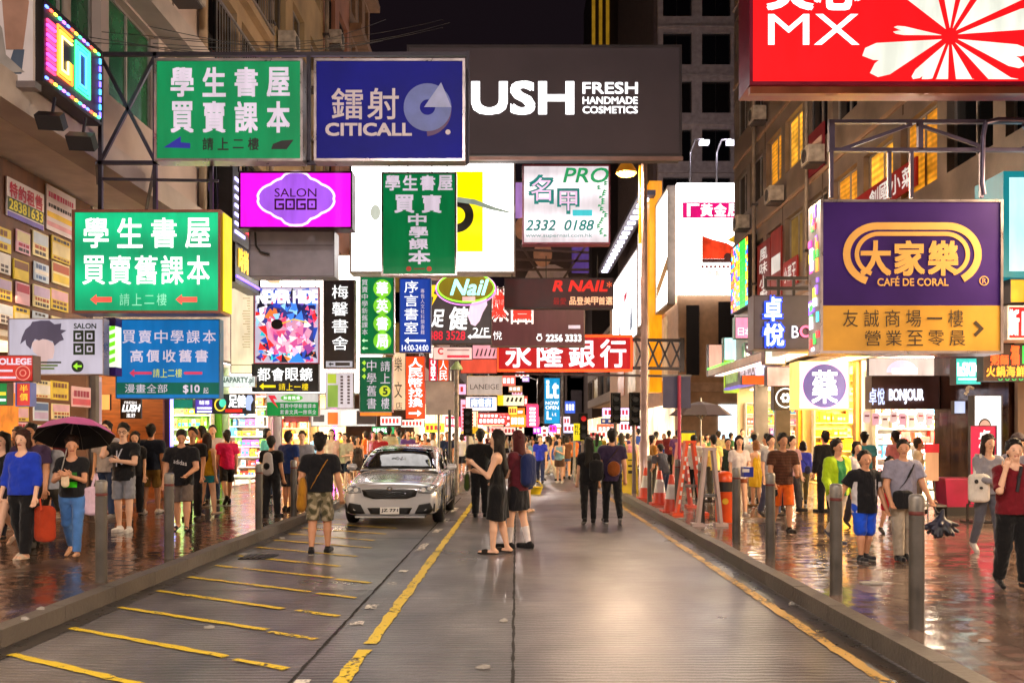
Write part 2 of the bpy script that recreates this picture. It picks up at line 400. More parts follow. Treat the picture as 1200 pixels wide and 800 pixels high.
struct('far_right_pavement', MB().box((XR + .16, CR1, 0), (40, 320, KZ)), PR)
KM = mat('#57504a', .55, var=.35, scale=2.2, bump=.4, bscale=25)
def kerb(name, x0, x1, ya, yb, L=1.0):
    m = MB(); y = ya; k = 0
    while y < yb - .01:
        y2 = min(y + L, yb); d = .003 * ((k * 7) % 3 - 1); m.box((x0, y + .004, -.01), (x1, y2 - .004, KZ + .006 + d)); y = y2; k += 1
    return struct(name, m, KM)
kerb('right_kerb', XR, XR + .158, -14, CR0); kerb('left_kerb', XL - .158, XL, -14, YB); kerb('build_out_kerb', XB - .158, XB, YB, CR0)
kerb('far_right_kerb', XR, XR + .158, CR1, 140, 2)
m = MB(); x = XL
while x < XB - .2: m.box((x, YB - .158, -.01), (min(x + .98, XB - .16), YB - .002, KZ + .008)); x += 1.0
struct('bay_kerb', m, KM)
def worn(c, edge=.5, scale=26):
    """road paint worn down to the concrete in patches"""
    m, t, b = nmat('worn_paint'); n = noise(t, scale, 6); n2 = noise(t, 2.2, 2)
    ad = t.nodes.new('ShaderNodeMath'); ad.operation = 'ADD'; t.links.new(n.outputs[0], ad.inputs[0])
    ml = t.nodes.new('ShaderNodeMath'); ml.operation = 'MULTIPLY'; ml.inputs[1].default_value = .8; t.links.new(n2.outputs[0], ml.inputs[0]); t.links.new(ml.outputs[0], ad.inputs[1])
    r = ramp(t, ad.outputs[0], [(edge, (0,) * 3), (edge + .06, (1,) * 3)])
    b.inputs['Base Color'].default_value = (*lin(c), 1); b.inputs['Roughness'].default_value = .5
    t.links.new(r.outputs[0], b.inputs['Alpha']); return m
YP = worn('#dcbc0e', .72); YP2 = worn('#c49a48', .76); WPN = worn('#d8d0c4', .84)
def strip(name, segs, w, m, z=.008, wob=.012):
    rnd = random.Random(name); mb = MB()
    for (xa, ya), (xb, yb) in segs:
        d = Vector((xb - xa, yb - ya, 0)); L = d.length; d.normalize(); nrm = Vector((-d.y, d.x, 0)); k = max(2, int(L / .12))
        pts = [Vector((xa, ya, z)) + d * (L * i / k) for i in range(k + 1)]
        l = [p + nrm * (w / 2 + rnd.uniform(-wob, wob)) for p in pts]; r = [p - nrm * (w / 2 + rnd.uniform(-wob, wob)) for p in pts]
        for i in range(k): mb.quad(r[i], r[i + 1], l[i + 1], l[i])
    return struct(name, mb, m)
strip('yellow_lane_line', [((-1.16, 3.0), (-1.13, 6.95)), ((-1.12, 7.15), (-.98, 24.0))], .10, YP, wob=.014)
strip('right_yellow_line', [((2.42, -4), (2.46, 44))], .1, YP2, .008)
strip('far_yellow_line', [((.25, 24), (.25, 44))], .12, YP, .008)
sg = []
for k in range(13):
    y = 6.81 + .93 * k
    sg.append(((-3.72, y), (-2.16 + (k % 3) * .05, y - 1.0)))
    if k < 6: sg.append(((-2.02, y - 1.08), (-1.58, y - 1.36)))
strip('loading_bay_bars', sg[:18], .072, YP, .008, .012); strip('worn_bay_bars', sg[18:], .075, worn('#b89c40', .9), .008, .012)
strip('white_bay_dashes', [((-1.44, 3.4), (-1.40, 6.1)), ((-1.36, 7.85), (-1.36, 8.02)), ((-1.35, 8.6), (-1.35, 8.8)), ((-1.33, 10.0), (-1.33, 10.15)), ((-1.33, 10.9), (-1.33, 11.05)), ((-1.34, 12.9), (-1.32, 13.8)), ((-1.32, 15.3), (-1.3, 15.9)), ((-1.3, 17.2), (-1.3, 17.9)), ((-1.3, 19.5), (-1.3, 20.6))], .11, WPN, .008)
strip('crossing_stripes', [((-1.2 + i * .75, CR0 - 4), (-1.2 + i * .75, CR0 - 1)) for i in range(6)], .3, worn('#c4b98a', .75), .008)
JM = mat('#14110f', .9, var=.1)
strip('road_joint', [((-.02, 2), (.06, 44)), ((-1.49, 2), (-1.40, 24))], .022, JM, .006, .006)
strip('road_cross_joint', [((XL, 9.6), (-1.45, 9.6)), ((XL, 14.5), (-1.42, 14.5)), ((0, 18.2), (XR, 18.2)), ((-1.4, 21.9), (XR, 21.9))], .015, JM, .006, .003)
strip('gutter', [((XR - .14, -8), (XR - .14, 44)), ((XL + .10, -8), (XL + .10, 24))], .2, mat('#2c2724', .3, var=.5, scale=6), .005, .01)
rnd = random.Random(5)
def litter(k, x, y, z, w, l):
    m = MB(); n = 7; a0 = rnd.uniform(0, 6)
    pts = [(x + math.cos(a0 + i * 2 * math.pi / n) * w * rnd.uniform(.6, 1), y + math.sin(a0 + i * 2 * math.pi / n) * l * rnd.uniform(.6, 1)) for i in range(n)]
    zz = [z + .006 + rnd.uniform(0, .02) for _ in pts]; c = (x, y, z + .03)
    m._add([(*p, q) for p, q in zip(pts, zz)] + [c] + [(*p, z + .003) for p in pts], [(i, (i + 1) % n, n) for i in range(n)] + [(n + 1 + i, n + 1 + (i + 1) % n, (i + 1) % n, i) for i in range(n)] + [tuple(range(n + 1, 2 * n + 1))[::-1]])
    return m
LW = mat('#9a958f', .7)
LIT = [(590, 728, 0, .05, .04, 'small scrap of white paper on the middle of the road'), (566, 783, 0, .055, .03, 'white paper scrap on the road nearest the camera'), (30, 726, KZ, .05, .03, 'white paper scrap on the wet left pavement by the kerb'), (48, 714, KZ, .05, .02, 'flattened white wrapper on the left pavement below the near bollard'),
       (330, 631, 0, .07, .05, 'crumpled white litter in the gutter beside the left kerb'), (285, 650, 0, .08, .04, 'white tissue lying in the left gutter near a drain'), (928, 708, 0, .035, .04, 'scrap of paper in the right gutter'), (1022, 684, KZ, .14, .07, 'crumpled pale plastic sheet on the wet right pavement between bollards'),
       (1153, 752, KZ, .05, .02, 'flat white scrap on the right pavement in the lower corner'), (246, 736, 0, .06, .03, 'white paper strip on the loading bay bars'), (797, 608, KZ, .09, .07, 'white rubbish heap at the foot of the boards')]
for k, (px, py, z, w, l, lab) in enumerate(LIT):
    y = GY(py, z); x = (px - CX) * y / F
    single('litter', lab, 'litter', litter(k, x, y, z, w, l), LW, (x, y, z))
m = MB(); m.box((-3.62, 12.05, .002), (-3.2, 12.5, .012))
for i in range(5): m.box((-3.6 + i * .08, 12.08, .012), (-3.56 + i * .08, 12.47, .018))
single('drain_grating', 'dark iron drain grating in the left gutter', 'drain cover', m, mat('#1c1a19', .5, .6), (-3.4, 12.3, .002))

# ------------------------------------------------------------------ facades
def facade(t, fr, L, z0, sh, n, bays, wall, gl, fm, sill=.9, head=.45, pier=.35, dep=.28, lits=None, ledge=None, ledge_m=None, split=2, topz=None, back=6.0):
    """wall with real window openings; each window is a part with its frame as sub-part"""
    m = MB(); bw = L / bays; H = n * sh
    for k in range(n):
        b = z0 + k * sh
        m.fbox(fr, 0, L, b, b + sill, -dep, 0); m.fbox(fr, 0, L, b + sh - head, b + sh, -dep, 0)
        for j in range(bays + 1):
            a0 = max(0, j * bw - pier / 2); a1 = min(L, j * bw + pier / 2); m.fbox(fr, a0, a1, b + sill, b + sh - head, -dep, 0)
    m.fbox(fr, 0, L, z0, z0 + H, -back, -dep - .35)
    t.part('wall', m, wall)
    if ledge:
        for k in range(n + 1): t.part('ledge', MB().fbox(fr, -.02, L + .02, z0 + k * sh - ledge[0] / 2, z0 + k * sh + ledge[0] / 2, .003, ledge[1]), ledge_m or wall)
    for k in range(n):
        for j in range(bays):
            a0 = j * bw + pier / 2; a1 = (j + 1) * bw - pier / 2; b0 = z0 + k * sh + sill; b1 = z0 + (k + 1) * sh - head
            g = gl[(k * 5 + j * 3) % len(gl)] if isinstance(gl, list) else gl
            if lits and (k, j) in lits: g = lits[(k, j)]
            w = t.part('window', MB().fbox(fr, a0 + .05, a1 - .05, b0 + .05, b1 - .05, -dep + .05, -dep + .08), g)
            f = MB(); c0, c1 = -dep + .02, -dep + .12
            f.fbox(fr, a0, a0 + .05, b0, b1, c0, c1); f.fbox(fr, a1 - .05, a1, b0, b1, c0, c1); f.fbox(fr, a0 + .05, a1 - .05, b0, b0 + .05, c0, c1); f.fbox(fr, a0 + .05, a1 - .05, b1 - .05, b1, c0, c1)
            for q in range(1, split):
                a = a0 + (a1 - a0) * q / split; f.fbox(fr, a - .025, a + .025, b0 + .05, b1 - .05, -dep + .081, c1 - .002)
            t.part('window_frame', f, fm, w)
def FL(y, z, x=XUL): return Fr((x, y, z), (0, 1, 0), (0, 0, 1), (1, 0, 0))
def FRr(y, z, x=XFR): return Fr((x, y, z), (0, -1, 0), (0, 0, 1), (-1, 0, 0))
DG = [glass('#0d0f12', .08), glass('#14110f', .12), glass('#0a0c10', .06)]
GG = [mat('#0f5a36', .25, var=.5, scale=2), mat('#12643f', .3, var=.5, scale=1.5), mat('#0c4a38', .25, var=.4, scale=2.5)]
WARM = lit('#e09020', .75, .5, 3.0, 2.2); WARM2 = lit('#f0a830', 1.0, .5, 2.0, 1.7); DIMW = lit('#a8843c', .3, .4, 2)
beige = mat('#a79a92', .8, var=.3, scale=.8, bump=.15); pinkish = mat('#aa9890', .8, var=.25, scale=.7); tan = mat('#9a8468', .8, var=.3, scale=.9); orange_wall = mat('#a06e58', .8, var=.3, scale=.8); grey_wall = mat('#6a6460', .8, var=.3)
fmet = mat('#8d8580', .5, .3); fdark = mat('#2c2a2a', .5, .4)
# left row, upper storeys overhang the pavement
t = Thing('apartment_building', 'pale building on the left with green filmed windows above a white soffit', 'building', (XUL - 3, 4, 6))
facade(t, FL(-12, 0), 32.8, 6.15, 3.5, 6, 13, pinkish, GG, fmet, sill=1.35, head=.25, pier=.3, ledge=(.42, .45), ledge_m=beige)
t.part('soffit', MB().box((XFL - .3, -12, 6.02), (XUL + .12, 20.8, 6.15)), mat('#d8cfc4', .7, var=.15))
t.part('rainwater_pipe', MB().tube((XUL + .1, 20.4, 6.2), (XUL + .1, 20.4, 27), .09), mat('#a78f74', .6))
t = Thing('apartment_building', 'tan building with dark barred balconies left of the blue hanging sign', 'building', (XUL - 3, 23, 6))
facade(t, FL(20.85, 0), 5.2, 6.15, 3.3, 6, 2, tan, DG, fdark, sill=.5, head=.5, pier=.4, ledge=(.2, .2))
m = MB()
for k in range(5):
    for j in range(26): m.tube((XUL + .22, 21.0 + j * .2, 9.6 + k * 3.3), (XUL + .22, 21.0 + j * .2, 11.6 + k * 3.3), .012, n=5)
    m.box((XUL + .2, 20.9, 9.58 + k * 3.3), (XUL + .25, 26.0, 9.64 + k * 3.3)); m.box((XUL + .2, 20.9, 11.58 + k * 3.3), (XUL + .25, 26.0, 11.64 + k * 3.3))
t.part('railing', m, mat('#8c8684', .5, .5))
m = MB()
for y in (21.1, 24.6): m.quad((XUL + .02, y, 10.5), (XUL + .02, y + 1.2, 10.5), (XUL + .9, y + 1.2, 9.75), (XUL + .9, y, 9.75)); m.quad((XUL + .02, y, 10.48), (XUL + .9, y, 9.73), (XUL + .9, y + 1.2, 9.73), (XUL + .02, y + 1.2, 10.48))
t.part('awning', m, mat('#b03a22', .7))
t = Thing('apartment_building', 'ochre rendered building with ribbed windows behind the blue hanging sign', 'building', (XUL - 3, 29, 6))
facade(t, FL(26.1, 0), 7.6, 6.15, 3.2, 7, 3, mat('#a38c68', .8, var=.4, scale=.6), DG, fmet, sill=1.1, head=.4, pier=.9)
t = Thing('apartment_building', 'narrow salmon building beyond the ochre one on the left', 'building', (XUL - 3, 36, 6))
facade(t, FL(33.8, 0), 5.2, 6.15, 3.2, 8, 2, orange_wall, DG, fdark, sill=1.0, head=.4, pier=.8)
t = Thing('apartment_building', 'dark ribbed corner building at the end of the left row', 'building', (XUL - 3, 42, 6))
facade(t, FL(39.1, 0), 5.4, 6.15, 3.2, 9, 3, mat('#8a6a50', .8), DG, fmet, sill=.9, head=.3, pier=.7, ledge=(.3, .5))
# right row: brown tiled building with lit restaurant windows
t = Thing('tiled_building', 'brown tiled building on the right with lit restaurant windows', 'building', (XFR + 3, 20, 0))
RB = (38.6, -13)
brown = mat('#74655a', .4, var=.4, scale=1.4, bump=.1, bscale=12)
lt = {}
for k, j in ((0, 5), (0, 6), (0, 7), (1, 2), (1, 3), (2, 5), (2, 6), (0, 3), (1, 7), (2, 9)): lt[(k, j)] = WARM if (k + j) % 2 else WARM2
lt[(0, 3)] = DIMW; lt[(1, 7)] = DIMW
facade(t, FRr(RB[0], 0), 51.6, 6.2, 3.3, 6, 22, brown, DG, fmet, sill=1.0, head=.55, pier=.45, lits=lt, ledge=(.12, .05), ledge_m=mat('#94765e', .6), split=2)
cm = MB()
for k in range(3):
    for y in np.arange(14, 33, 1.15): cm.disc(Fr((XFR + .6, y, 7.9 + 3.3 * k), (0, 1, 0), (1, 0, 0), (0, 0, -1)), 0, 0, .12, 0, .03, 10)
t.part('fascia_wall', MB().box((XFR, -13, 4.35), (XFR + .3, RB[0], 6.19)), mat('#9c8678', .45, var=.3, scale=1.2))
t.part('end_wall', MB().box((XFR + .31, RB[0] - .3, 0), (XFR + 9, RB[0], 6.15)), brown)
t.part('canopy', MB().box((XFR - 1.1, 25.5, 4.1), (XFR - .003, RB[0], 4.34)), mat('#b09a90', .4, var=.3))
t.part('canopy_light', MB().box((XFR - .9, 28, 4.07), (XFR - .3, RB[0] - .4, 4.098)), lit('#ffd9c4', 2.5))
t.part('neon_strip', MB().box((XFR - 1.14, 34.0, 4.36), (XFR - 1.1, RB[0], 4.42)), lit('#6cff4a', 1.6))
# window stickers along the restaurant storeys
RW = lambda px: XFR * F / (px - CX)
def wallpanel(name, label, cat, side, y0, y1, z0, z1, m, frame=None, depth=.05, x=None, group=None, off=.03):
    X = x if x is not None else (XFR if side > 0 else XFL)
    fr = (FRr(y1, z0, X) if side > 0 else FL(y0, z0, X)); fr.o = fr.o + fr.n * off
    t = Thing(name, label, cat, fr.pt((y1 - y0) / 2, 0, 0), group); w = y1 - y0; h = z1 - z0
    t.part('panel', MB().fbox(fr, 0, w, 0, h, 0, depth), m)
    if frame:
        f = MB(); q = .04
        f.fbox(fr, -q, 0, -q, h + q, 0, depth + .02); f.fbox(fr, w, w + q, -q, h + q, 0, depth + .02); f.fbox(fr, 0, w, -q, 0, 0, depth + .018); f.fbox(fr, 0, w, h, h + q, 0, depth + .018); t.part('frame', f, frame)
    fr.o = fr.o + fr.n * depth; t.fr, t.w, t.h = fr, w, h
    t.s, t.x0, t.y1 = 1.0, 0.0, h
    return t
WM = lit('#f4ece4', .55); REDP = mat('#8f1a16', .6, var=.3)
t = wallpanel('window_banner', 'red strip of white characters under the lit restaurant window behind the purple sign', 'banner', 1, RW(1078), RW(985), 7.3, 7.95, lit('#a01810', .35)); put = MB(); put_spread(put, t.fr, '創國小菜', t.w * .45, .1, t.w * .97, t.h - .1, .006, .02); t.part('lettering', put, WM)
t = wallpanel('window_banner', 'narrow red menu banner hung on the tiled wall above the neon shop sign', 'banner', 1, RW(905), RW(890), 6.3, 8.7, lit('#93241c', .3, .5)); put = MB(); put_spread(put, t.fr, '風味小廚', t.w * .2, .2, t.w * .8, t.h - .2, .006, .02, vertical=True); t.part('lettering', put, WM)
t = wallpanel('window_banner', 'red and white menu banner beside a warm window over the neon shop sign', 'banner', 1, RW(918), RW(905.8), 6.4, 8.8, lit('#a33024', .3, .5)); t.part('band', MB().fbox(t.fr, .1, t.w - .1, .9, 1.5, .001, .006), WM)
t = wallpanel('window_banner', 'short red banner with white characters below a warm lit pane', 'banner', 1, RW(937), RW(920), 6.55, 7.45, lit('#a8281c', .4, .4)); put = MB(); put_spread(put, t.fr, '小菜王', .1, .2, t.w - .1, t.h - .2, .006, .02); t.part('lettering', put, WM)
t = wallpanel('window_banner', 'small red square notice high on the brown tiled wall', 'banner', 1, RW(968), RW(948), 9.6, 10.9, lit('#8a1c22', .25, .5)); t.part('band', MB().fbox(t.fr, .15, t.w - .15, .35, t.h - .35, .001, .006), mat('#c9a79c', .6))
# ------------------------------------------------------------------ shops at street level
def goods(seed, fr, a0, a1, b0, b1, rows, pal, dep=.3, dens=.9, back=None):
    """shelf unit stacked with packaged goods; returns (frame mesh, goods mesh)"""
    rr = random.Random(seed); fm = MB(); gm = MB(); rh = (b1 - b0) / rows
    for k in range(rows + 1): fm.fbox(fr, a0, a1, b0 + k * rh - .015, b0 + k * rh + .015, 0, dep)
    fm.fbox(fr, a0 - .03, a0, b0, b1 + .015, 0, dep); fm.fbox(fr, a1, a1 + .03, b0, b1 + .015, 0, dep); fm.fbox(fr, a0, a1, b0 + .015, b1 - .015, 0, .02)
    for k in range(rows):
        a = a0 + .03; c = rr.choice(pal); run = 0
        while a < a1 - .12:
            if run <= 0: c = rr.choice(pal); run = rr.randint(1, 4); w = rr.uniform(.06, .16); h = rr.uniform(.45, .86) * rh
            if rr.random() < dens and a + w < a1:
                gm.col = lin(c); z = b0 + k * rh + .016; d1 = dep - rr.uniform(.02, .08)
                gm.fbox(fr, a, a + w * .93, z, z + h, .05, d1)
                gm.col = lin(rr.choice(['#f4f0e8', '#e8d23a', '#d43a3a', '#2f7ec0'])); gm.fbox(fr, a + w * .12, a + w * .8, z + h * .3, z + h * .62, d1, d1 + .004)
            a += w; run -= 1
    return fm, gm
PAL1 = ['#e8e2d8', '#d9402f', '#f2c21c', '#3a8fd0', '#6abf3f', '#f0f0f0', '#e27ca8', '#8a4fb0', '#f29a2e']
PALY = ['#f6d23a', '#f2e6b0', '#e8a61e', '#d9452a', '#f7f2e2', '#b86f1c', '#f2c21c']
def shop(name, label, side, y0, y1, zc, dep, wall, floor, lightc, power, panels=3, x=None, door=None, le=6.0, cam_tilt=.6):
    X = x if x is not None else (XFR if side > 0 else XFL); s = 1 if side > 0 else -1; Xb = X + s * dep
    t = Thing(name, label, 'shop', (X + s * dep / 2, (y0 + y1) / 2, KZ))
    t.part('back_wall', MB().box((Xb, y0, KZ), (Xb + s * .15, y1, zc)), wall)
    for y in (y0, y1 - .12): t.part('side_wall', MB().box((X + s * .02, y, KZ), (Xb, y + .12, zc)), wall)
    t.part('ceiling', MB().box((X + s * .02, y0, zc), (Xb + s * .15, y1, zc + .12)), mat('#d8d2c8', .7, var=.1))
    t.part('floor', MB().box((X + s * .02, y0 + .12, KZ + .004), (Xb, y1 - .12, KZ + .03)), floor)
    m = lit(lightc, le, .1)
    for k in range(panels):
        ya = y0 + .3 + (y1 - y0 - .6) * (k + .12) / panels; yb = y0 + .3 + (y1 - y0 - .6) * (k + .88) / panels
        t.part('ceiling_lamp', MB().box((X + s * .4, ya, zc - .05), (X + s * (dep - .4), yb, zc - .003)), m)
    area('shop_light', (X + s * dep * .4, (y0 + y1) / 2, zc - .12), (X - s * cam_tilt * 3, (y0 + y1) / 2, 0), power, dep * .6, lin(lightc), (y1 - y0) * .8)
    return t
def shelf(label, fr, a0, a1, b0, b1, rows, pal, seed, dep=.3, fm='#e6e0d4', group=None):
    t = Thing('shelf_unit', label, 'shelf', fr.pt((a0 + a1) / 2, b0, dep / 2), group)
    f, g = goods(seed, fr, a0, a1, b0, b1, rows, pal, dep)
    t.part('rack', f, mat(fm, .5)); o = t.part('goods', g, vmat('goods')); o['kind'] = 'stuff'
wood = mat('#7a4520', .5, var=.45, scale=2.5, stretch=(1, .25, 8)); dkwood = mat('#5a3317', .5, var=.4)
white = mat('#e4ddd4', .6, var=.1); cream = mat('#e8cfa0', .6, var=.12); tilef = mat('#b8ada0', .25, var=.2)
# left
shop('shop_unit', 'property shop with poster covered front at the left edge', -1, 11.0, 17.6, 3.2, 2.2, mat('#7a5a48', .7), tilef, '#ffd2a0', 60, 2, le=2)
shop('shop_unit', 'wood panelled soap shop with warm spotlights on the left', -1, 17.75, 21.4, 3.6, 3.4, wood, dkwood, '#ffc27a', 70, 3, le=3)
shop('shop_unit', 'small shop with bright green walls beside the wood panelled shop', -1, 21.55, 25.6, 3.5, 3.0, mat('#79c932', .6, var=.3), tilef, '#f4ffd8', 150, 2, le=6)
shop('shop_unit', 'pharmacy on the left crammed with coloured packages', -1, 25.75, 31.0, 3.5, 2.6, white, tilef, '#fff4e4', 380, 3, le=6)
shop('shop_unit', 'cream lit shop behind the parked car', -1, 31.15, 38.0, 3.6, 3.5, cream, tilef, '#ffe0a8', 480, 3, le=6)
shop('shop_unit', 'last bright shop of the left row by the crossing', -1, 38.15, 44.4, 3.6, 3.5, cream, tilef, '#ffe6c0', 480, 3, le=6)
shop('shop_unit', 'lit shop front on the left beside the camera', -1, -12, 10.8, 3.3, 2.5, white, tilef, '#ffe2c0', 330, 5, le=4)
m = MB(); m.box((XFL - .3, -12, 3.3), (XFL, 17.6, 6.01)); t = Thing('shop_fascia', 'brown panelled upper wall behind the property posters', 'wall', (XFL, 10, 3.3)); t.part('panel', m, mat('#6a4630', .6, var=.4, scale=1.5, stretch=(1, 4, .4)))
t = Thing('shop_fascia', 'pale fascia wall above the left shops beyond the posters', 'wall', (XFL, 26, 3.6)); t.part('panel', MB().box((XFL - .3, 17.7, 3.72), (XFL, 44.4, 6.14)), mat('#b8a898', .6, var=.3))
ps = Thing('shop_pillar', 'grey stone pillar between the soap shop and the posters', 'pillar', (XFL, 17.68, KZ)); ps.part('shaft', MB().box((XFL - .3, 17.6, KZ), (XFL + .1, 17.75, 3.6)), grey_wall)
ps = Thing('shop_pillar', 'pillar edged with a violet light strip right of the soap shop', 'pillar', (XFL, 21.48, KZ)); ps.part('shaft', MB().box((XFL - .3, 21.41, KZ), (XFL + .1, 21.54, 3.6)), mat('#3a3048', .4)); ps.part('light_strip', MB().box((XFL + .1, 21.4, .3), (XFL + .14, 21.5, 3.6)), lit('#7a6cff', 5))
ps = Thing('shop_pillar', 'white pillar between the green shop and the left pharmacy', 'pillar', (XFL, 25.68, KZ)); ps.part('shaft', MB().box((XFL - .3, 25.61, KZ), (XFL + .15, 25.74, 3.5)), white)
ps = Thing('shop_pillar', 'grey metal pillar right of the left pharmacy', 'pillar', (XFL, 31.08, KZ)); ps.part('shaft', MB().box((XFL - .3, 31.0, KZ), (XFL + .25, 31.15, 3.6)), mat('#7a7672', .35, .7))
fb = FL(17.9, KZ, XFL - 3.35); shelf('wooden display shelves of small pots at the back of the soap shop', fb, .3, 3.2, .2, 1.5, 4, ['#f2c21c', '#e27c2e', '#f4ecd8', '#7ab04a', '#d9402f'], 3, fm='#7a4a20')
fb = FL(21.7, KZ, XFL - 2.95); shelf('shelves of green and yellow packets inside the green shop', fb, .3, 3.4, .2, 2.2, 6, ['#8fd43a', '#f2e21c', '#f4f4e8', '#4aa02e', '#e8862e'], 4)
fb = FL(25.9, KZ, XFL - 2.3); shelf('tall white shelves packed with medicine boxes in the left pharmacy', fb, .1, 4.9, .1, 3.1, 9, PAL1, 5)
fb = Fr((XFL - 2.4, 30.8, KZ), (1, 0, 0), (0, 0, 1), (0, -1, 0)); shelf('end shelves of bright packages facing the street in the left pharmacy', fb, 0, 2.3, .1, 3.1, 9, PAL1, 6)
fb = Fr((XFL - 3.2, 37.8, KZ), (1, 0, 0), (0, 0, 1), (0, -1, 0)); shelf('backlit cabinet shelves in the cream shop behind the car', fb, 0, 2.9, .1, 2.6, 6, PALY, 7)
fb = Fr((XFL - 2.8, 25.4, KZ), (1, 0, 0), (0, 0, 1), (0, -1, 0)); shelf('end shelves of green cartons facing the street in the green shop', fb, 0, 2.6, .1, 2.8, 7, ['#8fd43a', '#a8e05a', '#f2e21c', '#f4f4e8'], 8)
fb = Fr((XFL - 3.0, 21.3, KZ), (1, 0, 0), (0, 0, 1), (0, -1, 0)); shelf('orange lit end shelves in the soap shop', fb, 0, 1.0, .1, 2.6, 6, ['#f2a23c', '#e8c25a', '#c0602a'], 9, fm='#7a4a20')
# right
shop('shop_unit', 'clothes shop behind the glossy dark wall at the right edge', 1, 8.0, 17.0, 3.4, 2.5, mat('#6a5040', .6), tilef, '#ffd9a8', 450, 3, le=6)
shop('shop_unit', 'brightly lit cosmetics shop under the blue and white shop name', 1, 20.1, 24.6, 3.6, 3.2, white, tilef, '#fff0d4', 620, 3, le=6)
shop('shop_unit', 'golden lit pharmacy under the big round medicine sign', 1, 24.75, 29.6, 3.6, 3.2, cream, tilef, '#ffcf5a', 700, 3, le=6)
shop('shop_unit', 'shop with grey pillars under the black fascia on the right', 1, 29.75, 38.2, 3.5, 3.0, cream, tilef, '#ffe3b8', 520, 3, le=6)
shop('shop_unit', 'right side shop front beside the camera', 1, -12, 7.9, 3.4, 2.5, white, tilef, '#ffe0c0', 380, 4, le=4)
fb = FRr(24.4, KZ, XFR + 3.1); shelf('white back shelves of cosmetics in the bright right shop', fb, .1, 4.2, .1, 3.2, 8, PAL1, 11)
fb = Fr((XFR + .3, 24.45, KZ), (1, 0, 0), (0, 0, 1), (0, -1, 0)); shelf('end shelves of cosmetics facing the street in the bright right shop', fb, 0, 2.8, .1, 3.2, 8, ['#f6ecd8', '#f2d9a0', '#f0b8c4', '#e8e8f0', '#d9402f', '#5aa8d8'], 12)
fb = FRr(29.4, KZ, XFR + 3.1); shelf('golden back shelves of dried goods in the right pharmacy', fb, .1, 4.6, .1, 3.2, 7, PALY, 13)
fb = Fr((XFR + .3, 29.4, KZ), (1, 0, 0), (0, 0, 1), (0, -1, 0)); shelf('golden end shelves of packets facing the street in the right pharmacy', fb, 0, 2.8, .1, 3.2, 7, PALY, 14)
fb = Fr((XFR + .3, 38.0, KZ), (1, 0, 0), (0, 0, 1), (0, -1, 0)); shelf('end shelves under the black fascia on the right', fb, 0, 2.6, .1, 2.8, 6, PAL1 + PALY, 15)
t = Thing('glossy_wall', 'dark glossy panelled shop wall right of the bright cosmetics shop', 'wall', (XFR, 18.5, KZ))
m = MB()
for k in range(4): m.box((XFR - .06, 17.05 + k * .76, KZ), (XFR + .2, 17.05 + k * .76 + .75, 4.34))
t.part('panel', m, mat('#4a2e24', .12, .5, var=.5, scale=2.0, stretch=(1, 2, .5)))
for y, lab in ((24.68, 'gold edged pillar between the pharmacy and the cosmetics shop'), (29.68, 'pillar between the pharmacy and the black fascia shop'), (32.2, 'grey pillar under the black fascia'), (35.0, 'second grey pillar further along under the black fascia')):
    ps = Thing('shop_pillar', lab, 'pillar', (XFR, y, KZ)); ps.part('shaft', MB().box((XFR - .1, y - .12, KZ), (XFR + .4, y + .12, 3.6)), mat('#5a5450' if y > 30 else '#c89a3c', .35, .4))
t = Thing('shop_fascia', 'purple edged fascia over the clothes shop at the right edge', 'wall', (XFR - .4, 13, 3.45)); t.part('panel', MB().box((XFR - .7, 8, 3.42), (XFR - .003, 17.0, 3.9)), mat('#7a4a52', .4, .3)); t.part('light_strip', MB().box((XFR - .6, 9, 3.39), (XFR - .4, 16.8, 3.418)), lit('#ffd8b0', 5))
t = Thing('shop_fascia', 'glowing canopy edge above the golden pharmacy and cosmetics shop', 'canopy', (XFR - .4, 25, 3.62)); t.part('panel', MB().box((XFR - .9, 20.1, 3.62), (XFR - .003, 29.6, 3.76)), mat('#c8b090', .5)); t.part('light_strip', MB().box((XFR - .8, 20.3, 3.59), (XFR - .3, 29.4, 3.618)), lit('#ffd98a', 7))
# corner building across the side street with the wall of lightboxes
X5, Y5 = 8.9, 50.2
t = Thing('corner_building', 'beige corner building wrapped in white lightboxes across the side street', 'building', (X5 + 6, Y5 + 12, KZ))
bg5 = mat('#b08a6c', .7, var=.2)
t.part('wall', MB().box((X5 + .02, Y5 + .02, KZ), (X5 + 14, Y5 + 36, 15.0)), bg5)
t.part('ground_storey', MB().box((X5 - .3, Y5 - .3, 4.0), (X5 + 14, Y5 - .002, 4.5)), mat('#c09a80', .6))
for k, (x0, x1, z0, z1) in enumerate(((9.35, 10.05, 4.9, 8.7), (11.1, 14.5, 5.2, 8.9))):
    t.part('window', MB().box((x0, Y5 - .02, z0), (x1, Y5 + .05, z1)), glass('#16100e', .2))
for k in range(4): t.part('window', MB().box((X5 - .03, Y5 + 3.5 + k * 7, 4.9), (X5 + .05, Y5 + 8 + k * 7, 8.6)), mat('#c8742a', .4) if k % 2 else lit('#d8b48c', .45, .5, 1.5))
t.part('shop_window', MB().box((X5 - .05, Y5 + 1, .6), (X5 + .01, Y5 + 34, 3.4)), lit('#ffdcb0', 1.6, .6, .5))
t.part('shop_window', MB().box((X5 + 2.2, Y5 - .05, .6), (X5 + 12, Y5 + .01, 3.3)), lit('#d8f0ff', 1.8, .5, .6))
fr = Fr((X5 - .12, Y5 - .1, 9.25)); LB = Thing('lightbox_billboard', 'white corner lightbox with a magenta strip and a red car picture', 'billboard', fr.pt(3, 0, 0))
